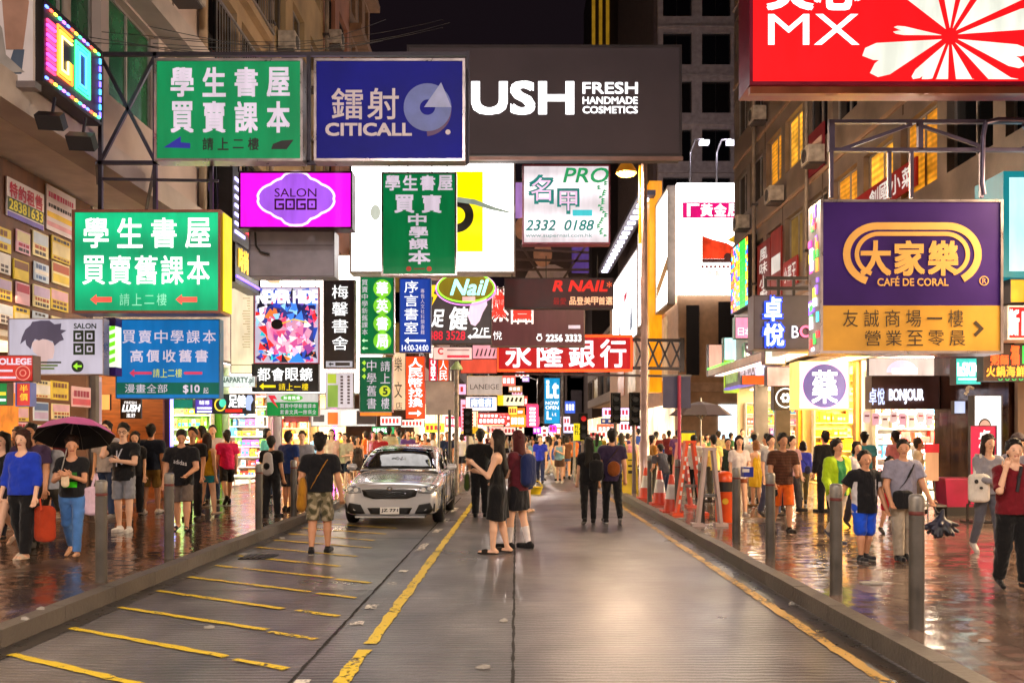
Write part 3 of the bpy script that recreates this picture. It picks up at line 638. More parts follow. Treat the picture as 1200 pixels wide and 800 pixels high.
LB.part('panel', MB().fbox(fr, 0, 6.5, .0, 6.0, -.1, .3), lit('#fff6ee', 3.5, .06)); fr.o = fr.o + fr.n * .3; LB.fr, LB.s, LB.x0, LB.y1 = fr, 1, 0, 0
LB.part('band', MB().fbox(fr, .3, 6, 4.1, 4.95, .001, .01), lit('#d0106a', 1.0))
m = MB(); put_spread(m, fr, '「黃金辰」藝', .5, 4.2, 4.9, 4.85, .016, .03); LB.part('lettering', m, lit('#ffffff', 1.5))
m = MB(); m.prism(fr, [(1.35, 1.9), (3.6, 1.9), (3.6, 2.2), (2.7, 2.75), (1.9, 2.95), (1.35, 3.15)], .001, .008); LB.part('picture', m, lit('#d83a1c', .9, .5, 1.5))
m = MB(); m.prism(fr, [(1.35, 1.7), (3.6, 1.7), (3.6, 1.895), (1.35, 1.895)], .001, .008); m.disc(fr, 2.75, 2.0, .22, .009, .014, 16); LB.part('picture', m, lit('#57302a', .7))
m = MB(); m.prism(fr, [(2.7, 2.9), (3.6, 2.6), (3.6, 3.5)], .001, .008); LB.part('picture', m, lit('#c89a1c', .9, .5, 1.5))
m = MB(); put_text(m, fr, '售價21,000起', 1.6, .95, 3.6, 1.25, .008, .02); LB.part('lettering', m, lit('#d88878', 1))
m = MB()
for i in range(9): m.fbox(fr, 1.3 + i * .23, 1.45 + i * .23, 1.4, 1.55, .001, .006)
LB.part('lettering', m, lit('#8a4a48', .8))
fs = Fr((X5 - .1, Y5 + 30, 7.6), (0, -1, 0), (0, 0, 1), (-1, 0, 0))
LBS = [(29.6, 25.4, 1.3, 7.6, '#fff0dc', 'cream lightbox panel with a tan band at the building corner'), (24.0, 17.5, 1.4, 7.6, '#fff4f0', 'white lightbox with a grey figure and red stroke, behind the orange post'), (17.0, 1.0, 1.0, 6.8, '#fff6f4', 'long white lightbox receding along the corner building')]
for k, (a1, a0, b0, b1, c, lab) in enumerate(LBS):
    q = Thing('lightbox_billboard', lab, 'billboard', fs.pt((a0 + a1) / 2, b0, 0)); q.part('panel', MB().fbox(fs, a0, a1, b0, b1, 0, .35), lit(c, 4.5, .08))
    f = MB(); f.fbox(fs, a0 - .12, a0, b0 - .1, b1 + .1, 0, .42); f.fbox(fs, a1, a1 + .12, b0 - .1, b1 + .1, 0, .42); f.fbox(fs, a0, a1, b0 - .12, b0, 0, .42); f.fbox(fs, a0, a1, b1, b1 + .12, 0, .42); q.part('frame', f, mat('#8c8078', .5))
    m = MB()
    if k == 0: m.prism(fs, [(a0 + .1, b0 + .8), (a1, b0 + 2.0), (a1, b0 + 2.7), (a0 + .1, b0 + 1.5)], .351, .36); q.part('picture', m, lit('#a87c50', .7))
    if k == 1:
        m.prism(fs, [(a0 + 1.2, b0 + .4), (a0 + 2.4, b0 + 1), (a0 + 2.0, b0 + 3), (a0 + 2.6, b0 + 4.4), (a0 + 1.7, b0 + 4.6), (a0 + 1.2, b0 + 2.5)], .351, .36); q.part('picture', m, lit('#9aa4b4', .8)); m = MB(); m.prism(fs, [(a0 + .4, b0 + 1), (a0 + .9, b0 + .8), (a0 + 1.1, b0 + 3.2), (a0 + .8, b0 + 3)], .351, .36); q.part('picture', m, lit('#b83a3a', .8))
    if k == 2:
        m.prism(fs, [(a0 + 8, b0 + 3.2), (a0 + 10, b0 + 3.4), (a0 + 10, b0 + 4.0), (a0 + 8, b0 + 3.8)], .351, .36); q.part('picture', m, lit('#c84a5a', .9)); m = MB(); m.prism(fs, [(a0 + 4.5, b0 + .5), (a0 + 6, b0 + .8), (a0 + 5.6, b0 + 2.6), (a0 + 4.8, b0 + 2.4)], .351, .36); m.prism(fs, [(a0 + 11.5, b0 + .5), (a0 + 13.4, b0 + .8), (a0 + 12.6, b0 + 2.9), (a0 + 11.9, b0 + 2.4)], .351, .36); q.part('picture', m, lit('#8a93a0', .8))
q = Thing('orange_fin', 'tall orange lit fin standing out from the corner building', 'fin', fs.pt(24.7, -3.5, .3)); q.part('blade', MB().fbox(fs, 24.15, 25.2, -3.4, 9.2, .0, .75), lit('#ff9c14', .85, .25, .6))
q = Thing('lamp_gantry', 'sloping row of small white lamps above the long lightbox', 'lamp row', fs.pt(9, 8.3, .8))
q.part('beam', MB().fbox(fs, 0, 26, 8.15, 8.45, .5, 1.5), mat('#4a4450', .6))
for i in range(17): q.part('lamp', MB().fbox(fs, .9 + i * 1.5, 1.3 + i * 1.5, 8.02, 8.147, .8, 1.3), lit('#e8e6ff', 4))
for i, x in enumerate((9.55, 11.0)):
    q = Thing('arm_lamp', ('left' if i == 0 else 'right') + ' curved arm floodlight leaning over the top of the corner lightbox', 'floodlight', (x, Y5 - .6, 15.3)); q.part('arm', MB().path([(x, Y5, 15.1), (x, Y5 - .1, 17.0), (x + .15, Y5 - .6, 17.5), (x + .5, Y5 - 1.0, 17.4)], .05), mat('#8a8688', .4, .6)); bulb((x + .6, Y5 - 1.1, 17.6), 100, lin('#f0eaff')); q.part('head', MB().box((x + .3, Y5 - 1.3, 17.1), (x + .8, Y5 - .9, 17.3)), lit('#f4f2ff', 1.5))
# towers behind
t = Thing('office_tower', 'dark office tower with paired windows rising behind the corner lightbox', 'tower', (16, 66, 0))
facade(t, Fr((9.8, 63, 0)), 16, 16.3, 3.3, 8, 6, mat('#a89a96', .8, var=.25), DG, fdark, sill=.75, head=.35, pier=.7, dep=.4, back=20, ledge=(.15, .2))
m = MB()
for k in range(40): m.box((9.55, 63.4 + k * .55, 5), (9.8, 63.65 + k * .55, 43))
t.part('rib', m, mat('#5a4a46', .8))
t = Thing('office_tower', 'far tower with glowing gold ribs behind the grey hanging sign', 'tower', (15, 120, 0)); t.part('wall', MB().box((9.9, 118, 0), (24, 132, 62)), mat('#3a2e2a', .8))
m = MB()
for k in range(3): m.box((9.9 + k * .9, 117.7, 49), (10.3 + k * .9, 117.99, 62))
t.part('rib', m, lit('#c89424', .3))
# far blocks closing the street
for k, (x0, x1, y0, y1, h, c, lab) in enumerate(((-24, -5.6, 54, 80, 24, '#8a6a5a', 'first dim block beyond the crossing on the left'), (-24, -6.2, 82, 130, 30, '#6e5a54', 'second dim block further down the left side'), (9.2, 26, 88, 116, 14, '#8a7868', 'pale low block far down the right side'), (7.0, 26, 134, 190, 30, '#54463f', 'dark block far down the right side of the street'), (-26, -5.0, 132, 240, 34, '#4a3f3c', 'farthest dark block on the left side'), (6.2, 26, 192, 260, 34, '#3f3634', 'farthest dark block on the right side'), (-14, 16, 300, 310, 26, '#2c2626', 'dark block closing the far end of the street'))):
    t = Thing('far_building', lab, 'building', ((x0 + x1) / 2, (y0 + y1) / 2, 0))
    side = x0 < 0; X = x1 if side else x0
    if k == 6: t.part('wall', MB().box((x0, y0, 0), (x1, y1, h)), mat(c, .8)); continue
    fr = (Fr((X, y0, 0), (0, 1, 0), (0, 0, 1), (1, 0, 0)) if side else Fr((X, y1, 0), (0, -1, 0), (0, 0, 1), (-1, 0, 0)))
    facade(t, fr, y1 - y0, 5.0, 3.6, int(h / 3.6) - 1, max(4, int((y1 - y0) / 6)), mat(c, .8), DG, fmet, split=1, lits={(0, 1): DIMW, (1, 3): DIMW, (2, 2): DIMW}, back=abs(x1 - x0) - .5)
    t.part('front_wall', MB().box((x0 + .01, y0, 0), (x1 - .35, y0 + .3, h)), mat(c, .8))
    for q in range(8): bx = x0 + 1.2 + (q % 4) * 3.2 if not side else x1 - 2.6 - (q % 4) * 3.2; t.part('added_lit_window', MB().box((bx, y0 - .06, 5 + (q // 4) * 5), (bx + 1.6, y0 - .01, 8.2 + (q // 4) * 5)), [DIMW, lit('#d8c0a0', .5, .4), lit('#e0a060', .6, .4), mat('#3a3034', .4)][(q * 3 + k) % 4])  # panes added, most of them glowing, to brighten the black far fronts
    t.part('shop_front', MB().fbox(fr, .2, y1 - y0 - .2, .2, 3.6, -.3, -.02), lit(['#ffd8a0', '#ffe8d8', '#ffc890', '#f0dcff', '#ffd0b0', '#ffe0c0'][k], 2.6, .7, .45))
# air conditioners, ducts and pipes on the upper walls
def aircon(label, fr, a, b):
    t = Thing('air_conditioner', label, 'air conditioner', fr.pt(a, b, .3), 'air conditioners on the upper walls'); t.part('casing', MB().fbox(fr, a - .35, a + .35, b, b + .5, .06, .55), mat('#b0a69a', .6, var=.4, scale=5)); m = MB(); m.ring(fr, a - .05, b + .25, .03, .2, .551, .565, 18); t.part('fan_grille', m, mat('#3a3634', .6)); t.part('bracket', MB().fbox(fr, a - .3, a + .3, b - .06, b - .003, .0, .5), steel0); t.part('drip_stain', MB().fbox(fr, a - .06, a + .02, b - 1.0, b - .07, .002, .006), mat('#4a3a30', .8, var=.5))
steel0 = mat('#4a4444', .5, .5)
for k, (y, z) in enumerate(((16.2, 10.5), (18.9, 10.55), (27.4, 13.0), (30.6, 13.1), (34.6, 16.2), (36.9, 13.0))): aircon(['weathered air conditioner under the upper left green windows', 'air conditioner next to the tan barred balconies at upper left', 'lower air conditioner on the ochre building', 'second air conditioner along the ochre building', 'high air conditioner on the salmon building', 'lower air conditioner on the salmon building'][k], FL(0, 0), y, z)
for k, (y, z) in enumerate(((36.2, 9.7), (33.8, 13.1), (31.6, 9.6), (27.5, 9.7), (24.8, 13.0), (21.8, 10.2))): aircon(['air conditioner on the right tiled wall nearest the side street', 'high air conditioner on the tiled wall left of the red corner sign', 'air conditioner between the lit windows of the tiled wall', 'air conditioner on the tiled wall above the purple sign frame', 'high air conditioner on the tiled wall under the red corner sign', 'air conditioner on the tiled wall right of the lit windows'][k], FRr(0, 0), -y, z)
for k, (fr, a, z0, z1, r, lab) in enumerate(((FL(0, 0), 14.1, 6.2, 26, .07, 'soil pipe running up the pale left building'), (FL(0, 0), 26.0, 6.2, 28, .08, 'drain pipe between the tan and ochre left buildings'), (FL(0, 0), 33.7, 6.2, 28, .08, 'drain pipe between the ochre and salmon left buildings'), (FRr(0, 0), -34.9, 6.3, 26, .07, 'drain pipe on the right tiled wall near the side street'), (FRr(0, 0), -28.6, 6.3, 26, .06, 'drain pipe on the right tiled wall left of the purple sign'))):
    t = Thing('wall_pipe', lab, 'pipe', fr.pt(a, z0, .12)); t.part('pipe', MB().tube(fr.pt(a, z0, .14), fr.pt(a, z1, .14), r), mat('#8a7c70', .6, var=.4))
    for j in range(4): t.part('clip', MB().fbox(fr, a - r - .03, a + r + .03, z0 + 1 + j * 3, z0 + 1.08 + j * 3, .002, .16 + r), steel0)
# ------------------------------------------------------------------ signboards over the street
ALU = mat('#a59a9c', .3, .8, var=.3, scale=4); DKF = mat('#2b2526', .4, .6); BRF = mat('#5d4a44', .5, .3); steel = mat('#38323a', .45, .6, var=.4)
LETW = lit('#ead9ea', .62, .05); LETW2 = lit('#ffffff', 1.25, .05); PW = mat('#d9cfd8', .5, var=.08)
def arrow(t, x0, x1, y, th, hw, m, left=True, name='arrow', c=.007):
    if left: pts = [(x0, y), (x0 + hw * 1.2, y - hw), (x0 + hw * 1.2, y - th), (x1, y - th), (x1, y + th), (x0 + hw * 1.2, y + th), (x0 + hw * 1.2, y + hw)]
    else: pts = [(x1, y), (x1 - hw * 1.2, y - hw), (x1 - hw * 1.2, y - th), (x0, y - th), (x0, y + th), (x1 - hw * 1.2, y + th), (x1 - hw * 1.2, y + hw)]
    sign_poly(t, pts, m, name, c)
def poly_ring(t, pts, m, w=1.6, name='outline', c=.009, closed=True):
    mb = MB(); P = [Vector(((x - t.x0) * t.s, (t.y1 - y) * t.s)) for x, y in pts]; P = [p for k, p in enumerate(P) if k == 0 or (p - P[k - 1]).length > 1e-5]; w *= t.s; n = len(P); vs = []
    for i in range(n):
        a = P[i - 1] if (closed or i) else P[i]; b = P[(i + 1) % n] if (closed or i < n - 1) else P[i]; d1 = (P[i] - a).normalized() if a != P[i] else (b - P[i]).normalized(); d2 = (b - P[i]).normalized() if b != P[i] else d1
        q = Vector((-(d1 + d2).y, (d1 + d2).x)); q = q.normalized() if q.length > 1e-4 else Vector((-d1.y, d1.x)); q *= w / 2 / max(.5, abs(q.x * -d1.y + q.y * d1.x))
        vs += [t.fr.pt(*(P[i] + q), c), t.fr.pt(*(P[i] - q), c), t.fr.pt(*(P[i] - q), .001), t.fr.pt(*(P[i] + q), .001)]
    fs = []
    for i in range(n if closed else n - 1):
        o, p = i * 4, ((i + 1) % n) * 4; fs += [(o + k, p + k, p + (k + 1) % 4, o + (k + 1) % 4) for k in range(4)]
    if not closed: fs += [(0, 1, 2, 3), (n * 4 - 1, n * 4 - 2, n * 4 - 3, n * 4 - 4)]
    mb._add(vs, fs); t.part(name, mb, m)
def ell(cx, cy, rx, ry, n=28, t0=0, t1=360): return [(cx + rx * math.cos(R(t0 + (t1 - t0) * i / n)), cy - ry * math.sin(R(t0 + (t1 - t0) * i / n))) for i in range(n + (0 if t1 - t0 == 360 else 1))]

# upper left green bookshop sign
t = S('hanging_sign', 'green bookshop sign with white characters and purple edge light, topmost on the left', 184, 72, 352, 186, 14, lit('#00804a', .8, .12, .8), ALU, [('學生書屋', (195, 80, 345, 113), LETW, {'bold': .026, 'fill': .68}), ('買賣課本', (195, 120, 345, 155), LETW, {'bold': .026, 'fill': .68}), ('請上二樓', (235, 162, 306, 176), mat('#101014', .5), {'fill': .7, 'bold': .02})])  # face emission stands in for floodlighting on this sign
sign_poly(t, [(192, 173), (212, 160), (212, 167), (223, 168), (223, 174)], lit('#2a2a8c', .8), 'arrow'); sign_poly(t, [(318, 175), (320, 169), (330, 165), (344, 164), (336, 175)], mat('#101014', .5), 'arrow')
fr = t.fr; s = t.s; t.part('edge_light', MB().fbox(fr, -3.4 * s, -3.2 * s, 4 * s, 60 * s, -.22, -.02), lit('#8a4cff', 2.5))
# blue call centre sign
t = S('hanging_sign', 'deep blue sign with a pale arrowed ring beside white characters', 371, 72, 542, 186, 14, mat('#1a1e96', .5, var=.25, scale=1.5, spec=.12), ALU, [('鐳射', (386, 104, 470, 140), PW, {'bold': .01, 'fill': .86}), ('CITICALL', (382, 145, 482, 159), PW, {'bold': .05})])
m = MB(); cx, cy = (501 - 371) * t.s, (186 - 126) * t.s; m.ring(t.fr, cx, cy, 9 * t.s, 28 * t.s, .001, .008, 40); t.part('emblem', m, mat('#6a7ac4', .5))
sign_poly(t, [(497, 126), (517, 97), (529, 126)], mat('#a9b2e0', .5), 'emblem', .012, .0085)
m = MB(); m.ring(t.fr, cx - 3 * t.s, cy - 3 * t.s, 22 * t.s, 31 * t.s, .001, .0055, 20, -85, 5); t.part('emblem', m, mat('#5a2a6a', .5)); m = MB(); m.disc(t.fr, (525 - 371) * t.s, (186 - 155) * t.s, 3 * t.s, .001, .006, 14); t.part('emblem', m, PW)
# magenta salon sign with grey box under it
t = S('hanging_sign', 'glowing magenta sign with a white scalloped badge', 282, 203, 411, 266, 17, lit('#f414e4', 1.05, .18, .9), mat('#3a1034', .4), [], D=.35, fw=2)
pts = []
for i in range(48):
    a = 2 * math.pi * i / 48; c, s_ = math.cos(a), math.sin(a); r = 1 + .07 * abs(math.sin(a * 4)) + .30 * max(0, abs(s_) - .93) / .07 * 1.0 + .05 * max(0, abs(c) - .95) / .05
    pts.append((347 + 42 * c * r, 233 - 24 * s_ * r))
sign_poly(t, pts, lit('#a85ae8', .9), 'badge', .005); poly_ring(t, pts, lit('#ffd8f4', 1.3), 2.6)
sign_text(t, 'SALON', (322, 221, 371, 231), mat('#6a1450', .5), {'c': .011, 'mode': 'fit'})
def gogo(t, x, y, w, h, m, gap=.12, th=.17, name='emblem'):
    mb = MB(); s = t.s; A = lambda px: (px - t.x0) * s; B = lambda py: (t.y1 - py) * s
    for k in range(4):
        a0 = x + k * w / 4 + gap; a1 = x + (k + 1) * w / 4 - gap; T = (a1 - a0) * th; U = h * th
        q = [(a0, y, a1, y + U), (a0, y + U, a0 + T, y + h), (a0 + T, y + h - U, a1, y + h)]
        if k % 2: q += [(a1 - T, y + U, a1, y + h - U)]
        else: q += [(a1 - T, y + h * .5, a1, y + h - U), (a0 + (a1 - a0) * .48, y + h * .42, a1, y + h * .42 + U)]
        q += [((a0 + a1) / 2 - T * .4, y + h * .45, (a0 + a1) / 2 + T * .6, y + h * .62)]
        for j, (p0, p1, p2, p3) in enumerate(q): mb.fbox(t.fr, A(p0), A(p2), B(p3), B(p1), .001, .0105 + .0004 * j)
    t.part(name, mb, m)
gogo(t, 321, 233, 51, 13, mat('#6a1450', .5), .8)
t = S('blank_signbox', 'blank grey metal sign box hung below the magenta sign', 293, 272, 391, 323, 17.2, mat('#8a8592', .45, .2, var=.2), mat('#6e6870', .4, .5), [], D=.4, fw=1.2)
m = MB(); m.path([PX(299, 272, 17.12), PX(300, 288, 17.1), PX(305, 295, 17.1), PX(316, 298, 17.12)], .02); t.part('cable', m, mat('#141214', .5)); t.part('seam', MB().fbox(t.fr, 0, 98 * t.s, 35 * t.s, 36 * t.s, .001, .004), mat('#5a5560', .5))
# bright green lit sign
t = S('hanging_sign', 'glowing emerald bookshop sign with red arrows at the left, nearest the wall', 88, 249, 256, 364, 11.5, lit('#00a870', 1.0, .2, .9, .42), mat('#7b4a3c', .4, .4), [('學生書屋', (93, 256, 252, 290), LETW2, {'fill': .72, 'bold': .016}), ('買賣舊課本', (95, 300, 248, 333), LETW2, {'fill': .84, 'bold': .012}), ('請上二樓', (139, 344, 197, 358), lit('#8fe0b8', .8), {'fill': .8})], D=.35)
arrow(t, 106, 131, 351, 3, 6, lit('#ff5a4a', 1.0)); arrow(t, 206, 231, 351, 3, 6, lit('#ff5a4a', 1.0))
t.part('side_panel', MB().fbox(t.fr, 172.5 * t.s, 174 * t.s, 0, 115 * t.s, -.34, -.02), lit('#e8d21c', 1.0)); t.part('edge_light', MB().fbox(t.fr, -3.5 * t.s, -3.1 * t.s, 20 * t.s, 100 * t.s, -.3, -.03), lit('#d82a2a', 1.2))
# blue second hand book sign
t = S('hanging_sign', 'blue book buying sign with a green price strip and red arrows', 137, 375, 257, 466, 13.5, lit('#0f6cb0', .8, .12), mat('#2a6a9a', .5), [('買賣中學課本', (142, 387, 255, 402), LETW, {'fill': .8, 'bold': .01}), ('高價收舊書', (151, 410, 246, 424), LETW, {'fill': .76, 'bold': .02}), ('請上二樓', (179, 432, 214, 442), lit('#d8d83a', .8), {'fill': .9})], D=.15, fw=1)
sign_rect(t, 137, 448, 257, 462, lit('#0a5a4a', .8)); arrow(t, 152, 178, 437, 1.6, 4.5, lit('#c83a5a', .9)); arrow(t, 215, 237, 437, 1.6, 1.6, lit('#c83a5a', .9))
sign_text(t, '漫畫全部', (146, 450, 197, 460), LETW, {'fill': .9}); sign_text(t, '$10', (215, 451, 234, 461), LETW, {'bold': .03}); sign_text(t, '起', (238, 454, 245, 461), LETW)
# salon poster sign with hair
t = S('hanging_sign', 'white hair salon sign with a windswept head picture, under the emerald sign', 11, 374, 121, 438, 12.5, lit('#c9c2d2', .62, .06), ALU, [('SALON', (87, 379, 113, 385), mat('#15301c', .5), {'bold': .03})], D=.15, fw=1)
gr = mat('#15301c', .5)
for r_ in range(2):
    for c_ in range(2):
        x0 = 86 + c_ * 13.2; y0 = 387 + r_ * 15; sign_rect(t, x0, y0, x0 + 12, y0 + 13.6, gr, 'emblem'); poly_ring(t, [(x0 + 8.5, y0 + 4), (x0 + 3.5, y0 + 4), (x0 + 3.5, y0 + 9.6), (x0 + 8.5, y0 + 9.6), (x0 + 8.5, y0 + 7)][:5 if c_ == 0 else 4], lit('#c9c2d2', .62), 1.5, 'emblem', .008, bool(c_))
m = MB(); m.disc(t.fr, (91 - 11) * t.s, (438 - 429) * t.s, 7 * t.s, .001, .006, 24); t.part('emblem', m, gr); arrow(t, 86, 96, 429, 1.2, 4, lit('#8fd42e', 1), c=.01)
hp = [(30, 386), (26, 395), (24, 403), (30, 398), (31, 404), (36, 409), (38, 402), (41, 397), (46, 399), (50, 397), (56, 398), (62, 400), (64, 405), (70, 400), (75, 398), (72, 391), (78, 387), (71, 386), (72, 379), (64, 380), (58, 375.5), (48, 375.5), (38, 377), (36, 381)]
sign_poly(t, hp, lit('#5e5468', .5), 'picture', .006)
sign_poly(t, [(37, 401), (39, 412), (44, 416), (42, 423), (46, 430), (54, 429), (56, 421), (62, 420), (64, 411), (63, 402), (54, 397.5), (44, 398)], lit('#d8b8b4', .72), 'picture', .0045)
for k in range(3): sign_rect(t, 41 + k * 2, 423.5 + k * 3.6, 72 - k * 4, 425.6 + k * 3.6, mat('#3a4038' if k == 0 else '#6a8a3a', .5), 'lettering', .008, .007)
# barber style striped light
t = Thing('striped_lightbox', 'slanted green and white striped light column with purple ends', 'sign', PX(127, 440, 13))
fr = Fr(PX(122, 440, 13)); s = 13 / F; t.fr, t.s, t.x0, t.y1 = fr, s, 122, 440
t.part('body', MB().fbox(fr, 0, 13 * s, 10 * s, 58 * s, -.2, 0), lit('#eef4dc', 1)); t.part('cap', MB().fbox(fr, -.01, 13 * s + .01, 58 * s, 68 * s, -.2, .01), mat('#3c1f86', .4)); t.part('cap', MB().fbox(fr, -.01, 13 * s + .01, 0, 10 * s, -.2, .01), mat('#3c1f86', .4))
m = MB()
for k in range(5): m.prism(fr, [(0, (12 + k * 9.4) * s), (13 * s, (17 + k * 9.4) * s), (13 * s, (22 + k * 9.4) * s), (0, (17 + k * 9.4) * s)], .001, .006)
t.part('stripe', m, lit('#6fce1c', 1.1))
# college sign and rosette
t = S('hanging_sign', 'red COLLEGE sign cut by the left edge of the picture', -30, 417, 39, 446, 11, lit('#c8342c', .75), BRF, [('COLLEGE', (-8, 420, 37, 427), LETW, {'bold': .06})], D=.15, fw=.8)
for k in range(2): sign_rect(t, -20, 433 + k * 8, 15 + k * 4, 435.5 + k * 8, LETW, 'lettering')
t = S('hanging_sign', 'red rosette shaped tuition sign with yellow characters on a blue edged tail', 20, 449, 36, 475, 10.9, lit('#c83a34', .8), mat('#5a6cc0', .4), [('半價', (23.5, 450, 33, 470), lit('#f4d23a', .9), {'mode': 'vert', 'fill': .85})], D=.1, fw=1)
m = MB(); m.disc(t.fr, 8 * t.s, 38 * t.s, 9.5 * t.s, .002, .02, 28); t.part('rosette', m, lit('#b8302a', .8)); m = MB(); m.ring(t.fr, 8 * t.s, 38 * t.s, 7.6 * t.s, 8.6 * t.s, .001, .026, 28); m.ring(t.fr, 8 * t.s, 38 * t.s, 3 * t.s, 4 * t.s, .001, .026, 20); t.part('ring', m, lit('#e88a78', .8))
t = S('hanging_sign', 'small green sign below the COLLEGE sign at the left edge', -18, 449, 9, 474, 11.05, lit('#12803c', .7), BRF, [], D=.1, fw=.8); sign_rect(t, -2, 459, 7, 463, lit('#e8d23a', .8), 'lettering'); sign_rect(t, -2, 467, 7, 470, lit('#e8e8f0', .8), 'lettering')
# grey giant cosmetics sign
t = S('hanging_sign', 'wide charcoal sign with glowing white cosmetics lettering, highest over the street', 480, 56, 796, 180, 19, mat('#544a50', .55, var=.14, scale=.8, spec=.2), mat('#3a3234', .5, .4), [('USH', (554, 97, 671, 133), lit('#ffffff', 2.2), {'bold': .05, 'mode': 'fit'}), ('L', (519, 97, 545, 133), lit('#ffffff', 2.2), {'bold': .05}), ('FRESH', (683, 97, 747, 110), lit('#ffffff', 1.7), {'bold': .03}), ('HANDMADE', (683, 114, 747, 122), lit('#ffffff', 1.7), {'bold': .03}), ('COSMETICS', (683, 125, 747, 133), lit('#ffffff', 1.7), {'bold': .03})], D=.5, fw=3)
m = MB()
for y in (18.6, 19.3): m.bar(PX(470, 186, y), PX(800, 186, y), .07)
t.part('bracket', m, mat('#8a6a60', .4, .6))
# white and yellow lightbox
t = S('lightbox_sign', 'huge white lightbox with a yellow block and black ring behind the narrow green sign', 412, 184, 602, 318, 22, lit('#fff8f4', 3.2, .05), mat('#c8c0bc', .5), [], D=.5, fw=2)
sign_rect(t, 533, 201, 566, 295, lit('#ffe800', 1.15), 'band'); m = MB(); m.ring(t.fr, (535 - 412) * t.s, (318 - 252.5) * t.s, 10 * t.s, 20 * t.s, .005, .012, 40); t.part('emblem', m, mat('#2a261a', .6))
sign_poly(t, [(536, 231), (556, 234), (580, 243), (600, 249), (596, 250), (575, 246), (556, 240), (536, 237)], lit('#8f9a8a', .8), 'emblem', .016, .0125)
m = MB(); m.ring(t.fr, (578 - 412) * t.s, (318 - 208) * t.s, 4.4 * t.s, 5.2 * t.s, .001, .006, 24); t.part('emblem', m, mat('#333', .6) if False else mat('#333030', .6)); sign_text(t, 'R', (576, 205, 580.5, 211), mat('#333030', .6))
sign_poly(t, ell(440, 249, 6, 9, 18), lit('#b8bcae', .9), 'emblem')
# narrow green bookshop
t = S('hanging_sign', 'narrow dark green bookshop sign hanging before the huge white lightbox', 449, 204, 533, 321, 18, lit('#007840', .62, .1), ALU, [('學生書屋', (450, 206, 532, 223), LETW, {'bold': .03, 'fill': .8}), ('買賣', (458, 229, 522, 249), LETW, {'bold': .035, 'fill': .7}), ('中', (477, 251, 501, 264), LETW, {'bold': .04}), ('學', (478, 266, 503, 278), LETW, {'bold': .04}), ('課', (478, 280, 503, 292), LETW, {'bold': .04}), ('本', (477, 294, 506, 309), LETW, {'bold': .04})], D=.2, fw=2, hang=[(456, 184), (478, 184), (506, 184), (524, 184)])  # sign itself is unlit; its faint glow imitates floodlight
for x in (479, 503): sign_poly(t, ell(x, 315, 3, 3, 12), lit('#b0402c', .7), 'emblem')
sign_rect(t, 485, 314, 498, 316, lit('#6a4a2a', .6), 'lettering')
# nail parlour square sign
TQ = lit('#0e7f76', .75); GRN = lit('#1f9a5a', .8)
t = S('hanging_sign', 'square white nail parlour sign with teal and green script in a red frame', 614, 195, 713, 284, 20, lit('#f2e8ee', 1.0, .12, 1.5, .4), mat('#8c3a4c', .4, .2), [('PRO', (660, 197, 711, 214), GRN, {'shear': .25, 'mode': 'fit', 'bold': .02}), ('名', (618, 206, 650, 238), TQ, {'bold': .04}), ('甲', (652, 222, 680, 250), TQ, {'bold': .04}), ('2332  0188', (616, 258, 694, 270), TQ, {'shear': .25, 'bold': .02, 'mode': 'fit'}), ('www.supernail.com.hk', (616, 274, 694, 279), TQ, {'mode': 'fit'})], D=.3, fw=2, hang=[(625, 186), (700, 186)])
sign_text(t, '名', (620.5, 208.5, 647.5, 235.5), lit('#e8b8d8', 1), {'c': .013}); sign_text(t, '甲', (654, 224, 678, 247), lit('#e8b8d8', 1), {'c': .013})
sign_rect(t, 671, 246, 694, 253, lit('#3ab8c0', .9), 'band')
m = MB(); rnd = random.Random(2)
for k in range(26): a = (703 + rnd.uniform(-4, 5) - 614) * t.s; b = (284 - 215 - k * 2.5) * t.s; m.prism(t.fr, [(a, b), (a + 5 * t.s, b + 1.5 * t.s), (a + 1 * t.s, b + 3 * t.s)], .001, .006)
t.part('vine', m, GRN)
# portrait hoarding behind
t = S('billboard', 'shadowed hoarding with a person in a pale jacket, behind the square nail sign', 604, 212, 690, 332, 44, mat('#3b2a30', .6, var=.4), DKF, [], D=.3, fw=1)
sign_poly(t, [(612, 332), (620, 316), (634, 310), (650, 310), (664, 316), (668, 332)], mat('#cfc0cc', .6), 'picture'); sign_poly(t, ell(636, 298, 11, 15), mat('#d8a890', .6), 'picture', .012, .0075); sign_poly(t, ell(636, 289, 13, 11, 20, 0, 180), mat('#1c1412', .6), 'picture', .02, .0125); sign_poly(t, ell(612, 268, 9, 13), mat('#c89a80', .6), 'picture', .012); sign_rect(t, 670, 240, 690, 320, lit('#6a4aa0', .4), 'band'); sign_rect(t, 604, 214, 616, 256, lit('#b080c8', .6), 'band')
m = MB()
for k in range(4): m.bar(PX(605, 292 + k * 12, 43.6), PX(690, 296 + k * 10, 43.6), .1)
m.bar(PX(610, 286, 43.6), PX(640, 334, 43.6), .1); m.bar(PX(688, 286, 43.6), PX(655, 334, 43.6), .1); t.part('truss', m, mat('#5a4a4e', .5, .4))
# neon nail sign
t = S('hanging_sign', 'dark maroon sign with half lit red nail shop letters', 592, 327, 718, 360, 22, mat('#4c1218', .5, var=.3), mat('#33161a', .5), [('R NAIL', (648, 329, 711, 341), lit('#e8281c', .9), {'shear': .25, 'bold': .05, 'mode': 'fit'}), ('*', (711, 330, 717, 337), lit('#ff6a3a', 1.0), {}), ('最愛', (648, 349, 664, 357), lit('#c81c18', .5), {'fill': .9}), ('品登美甲首選', (667, 348, 718, 357), lit('#ffb88a', 1.0), {'fill': .9, 'bold': .02})], D=.3, fw=1.2, hang=[(600, 300), (640, 300), (700, 300)])
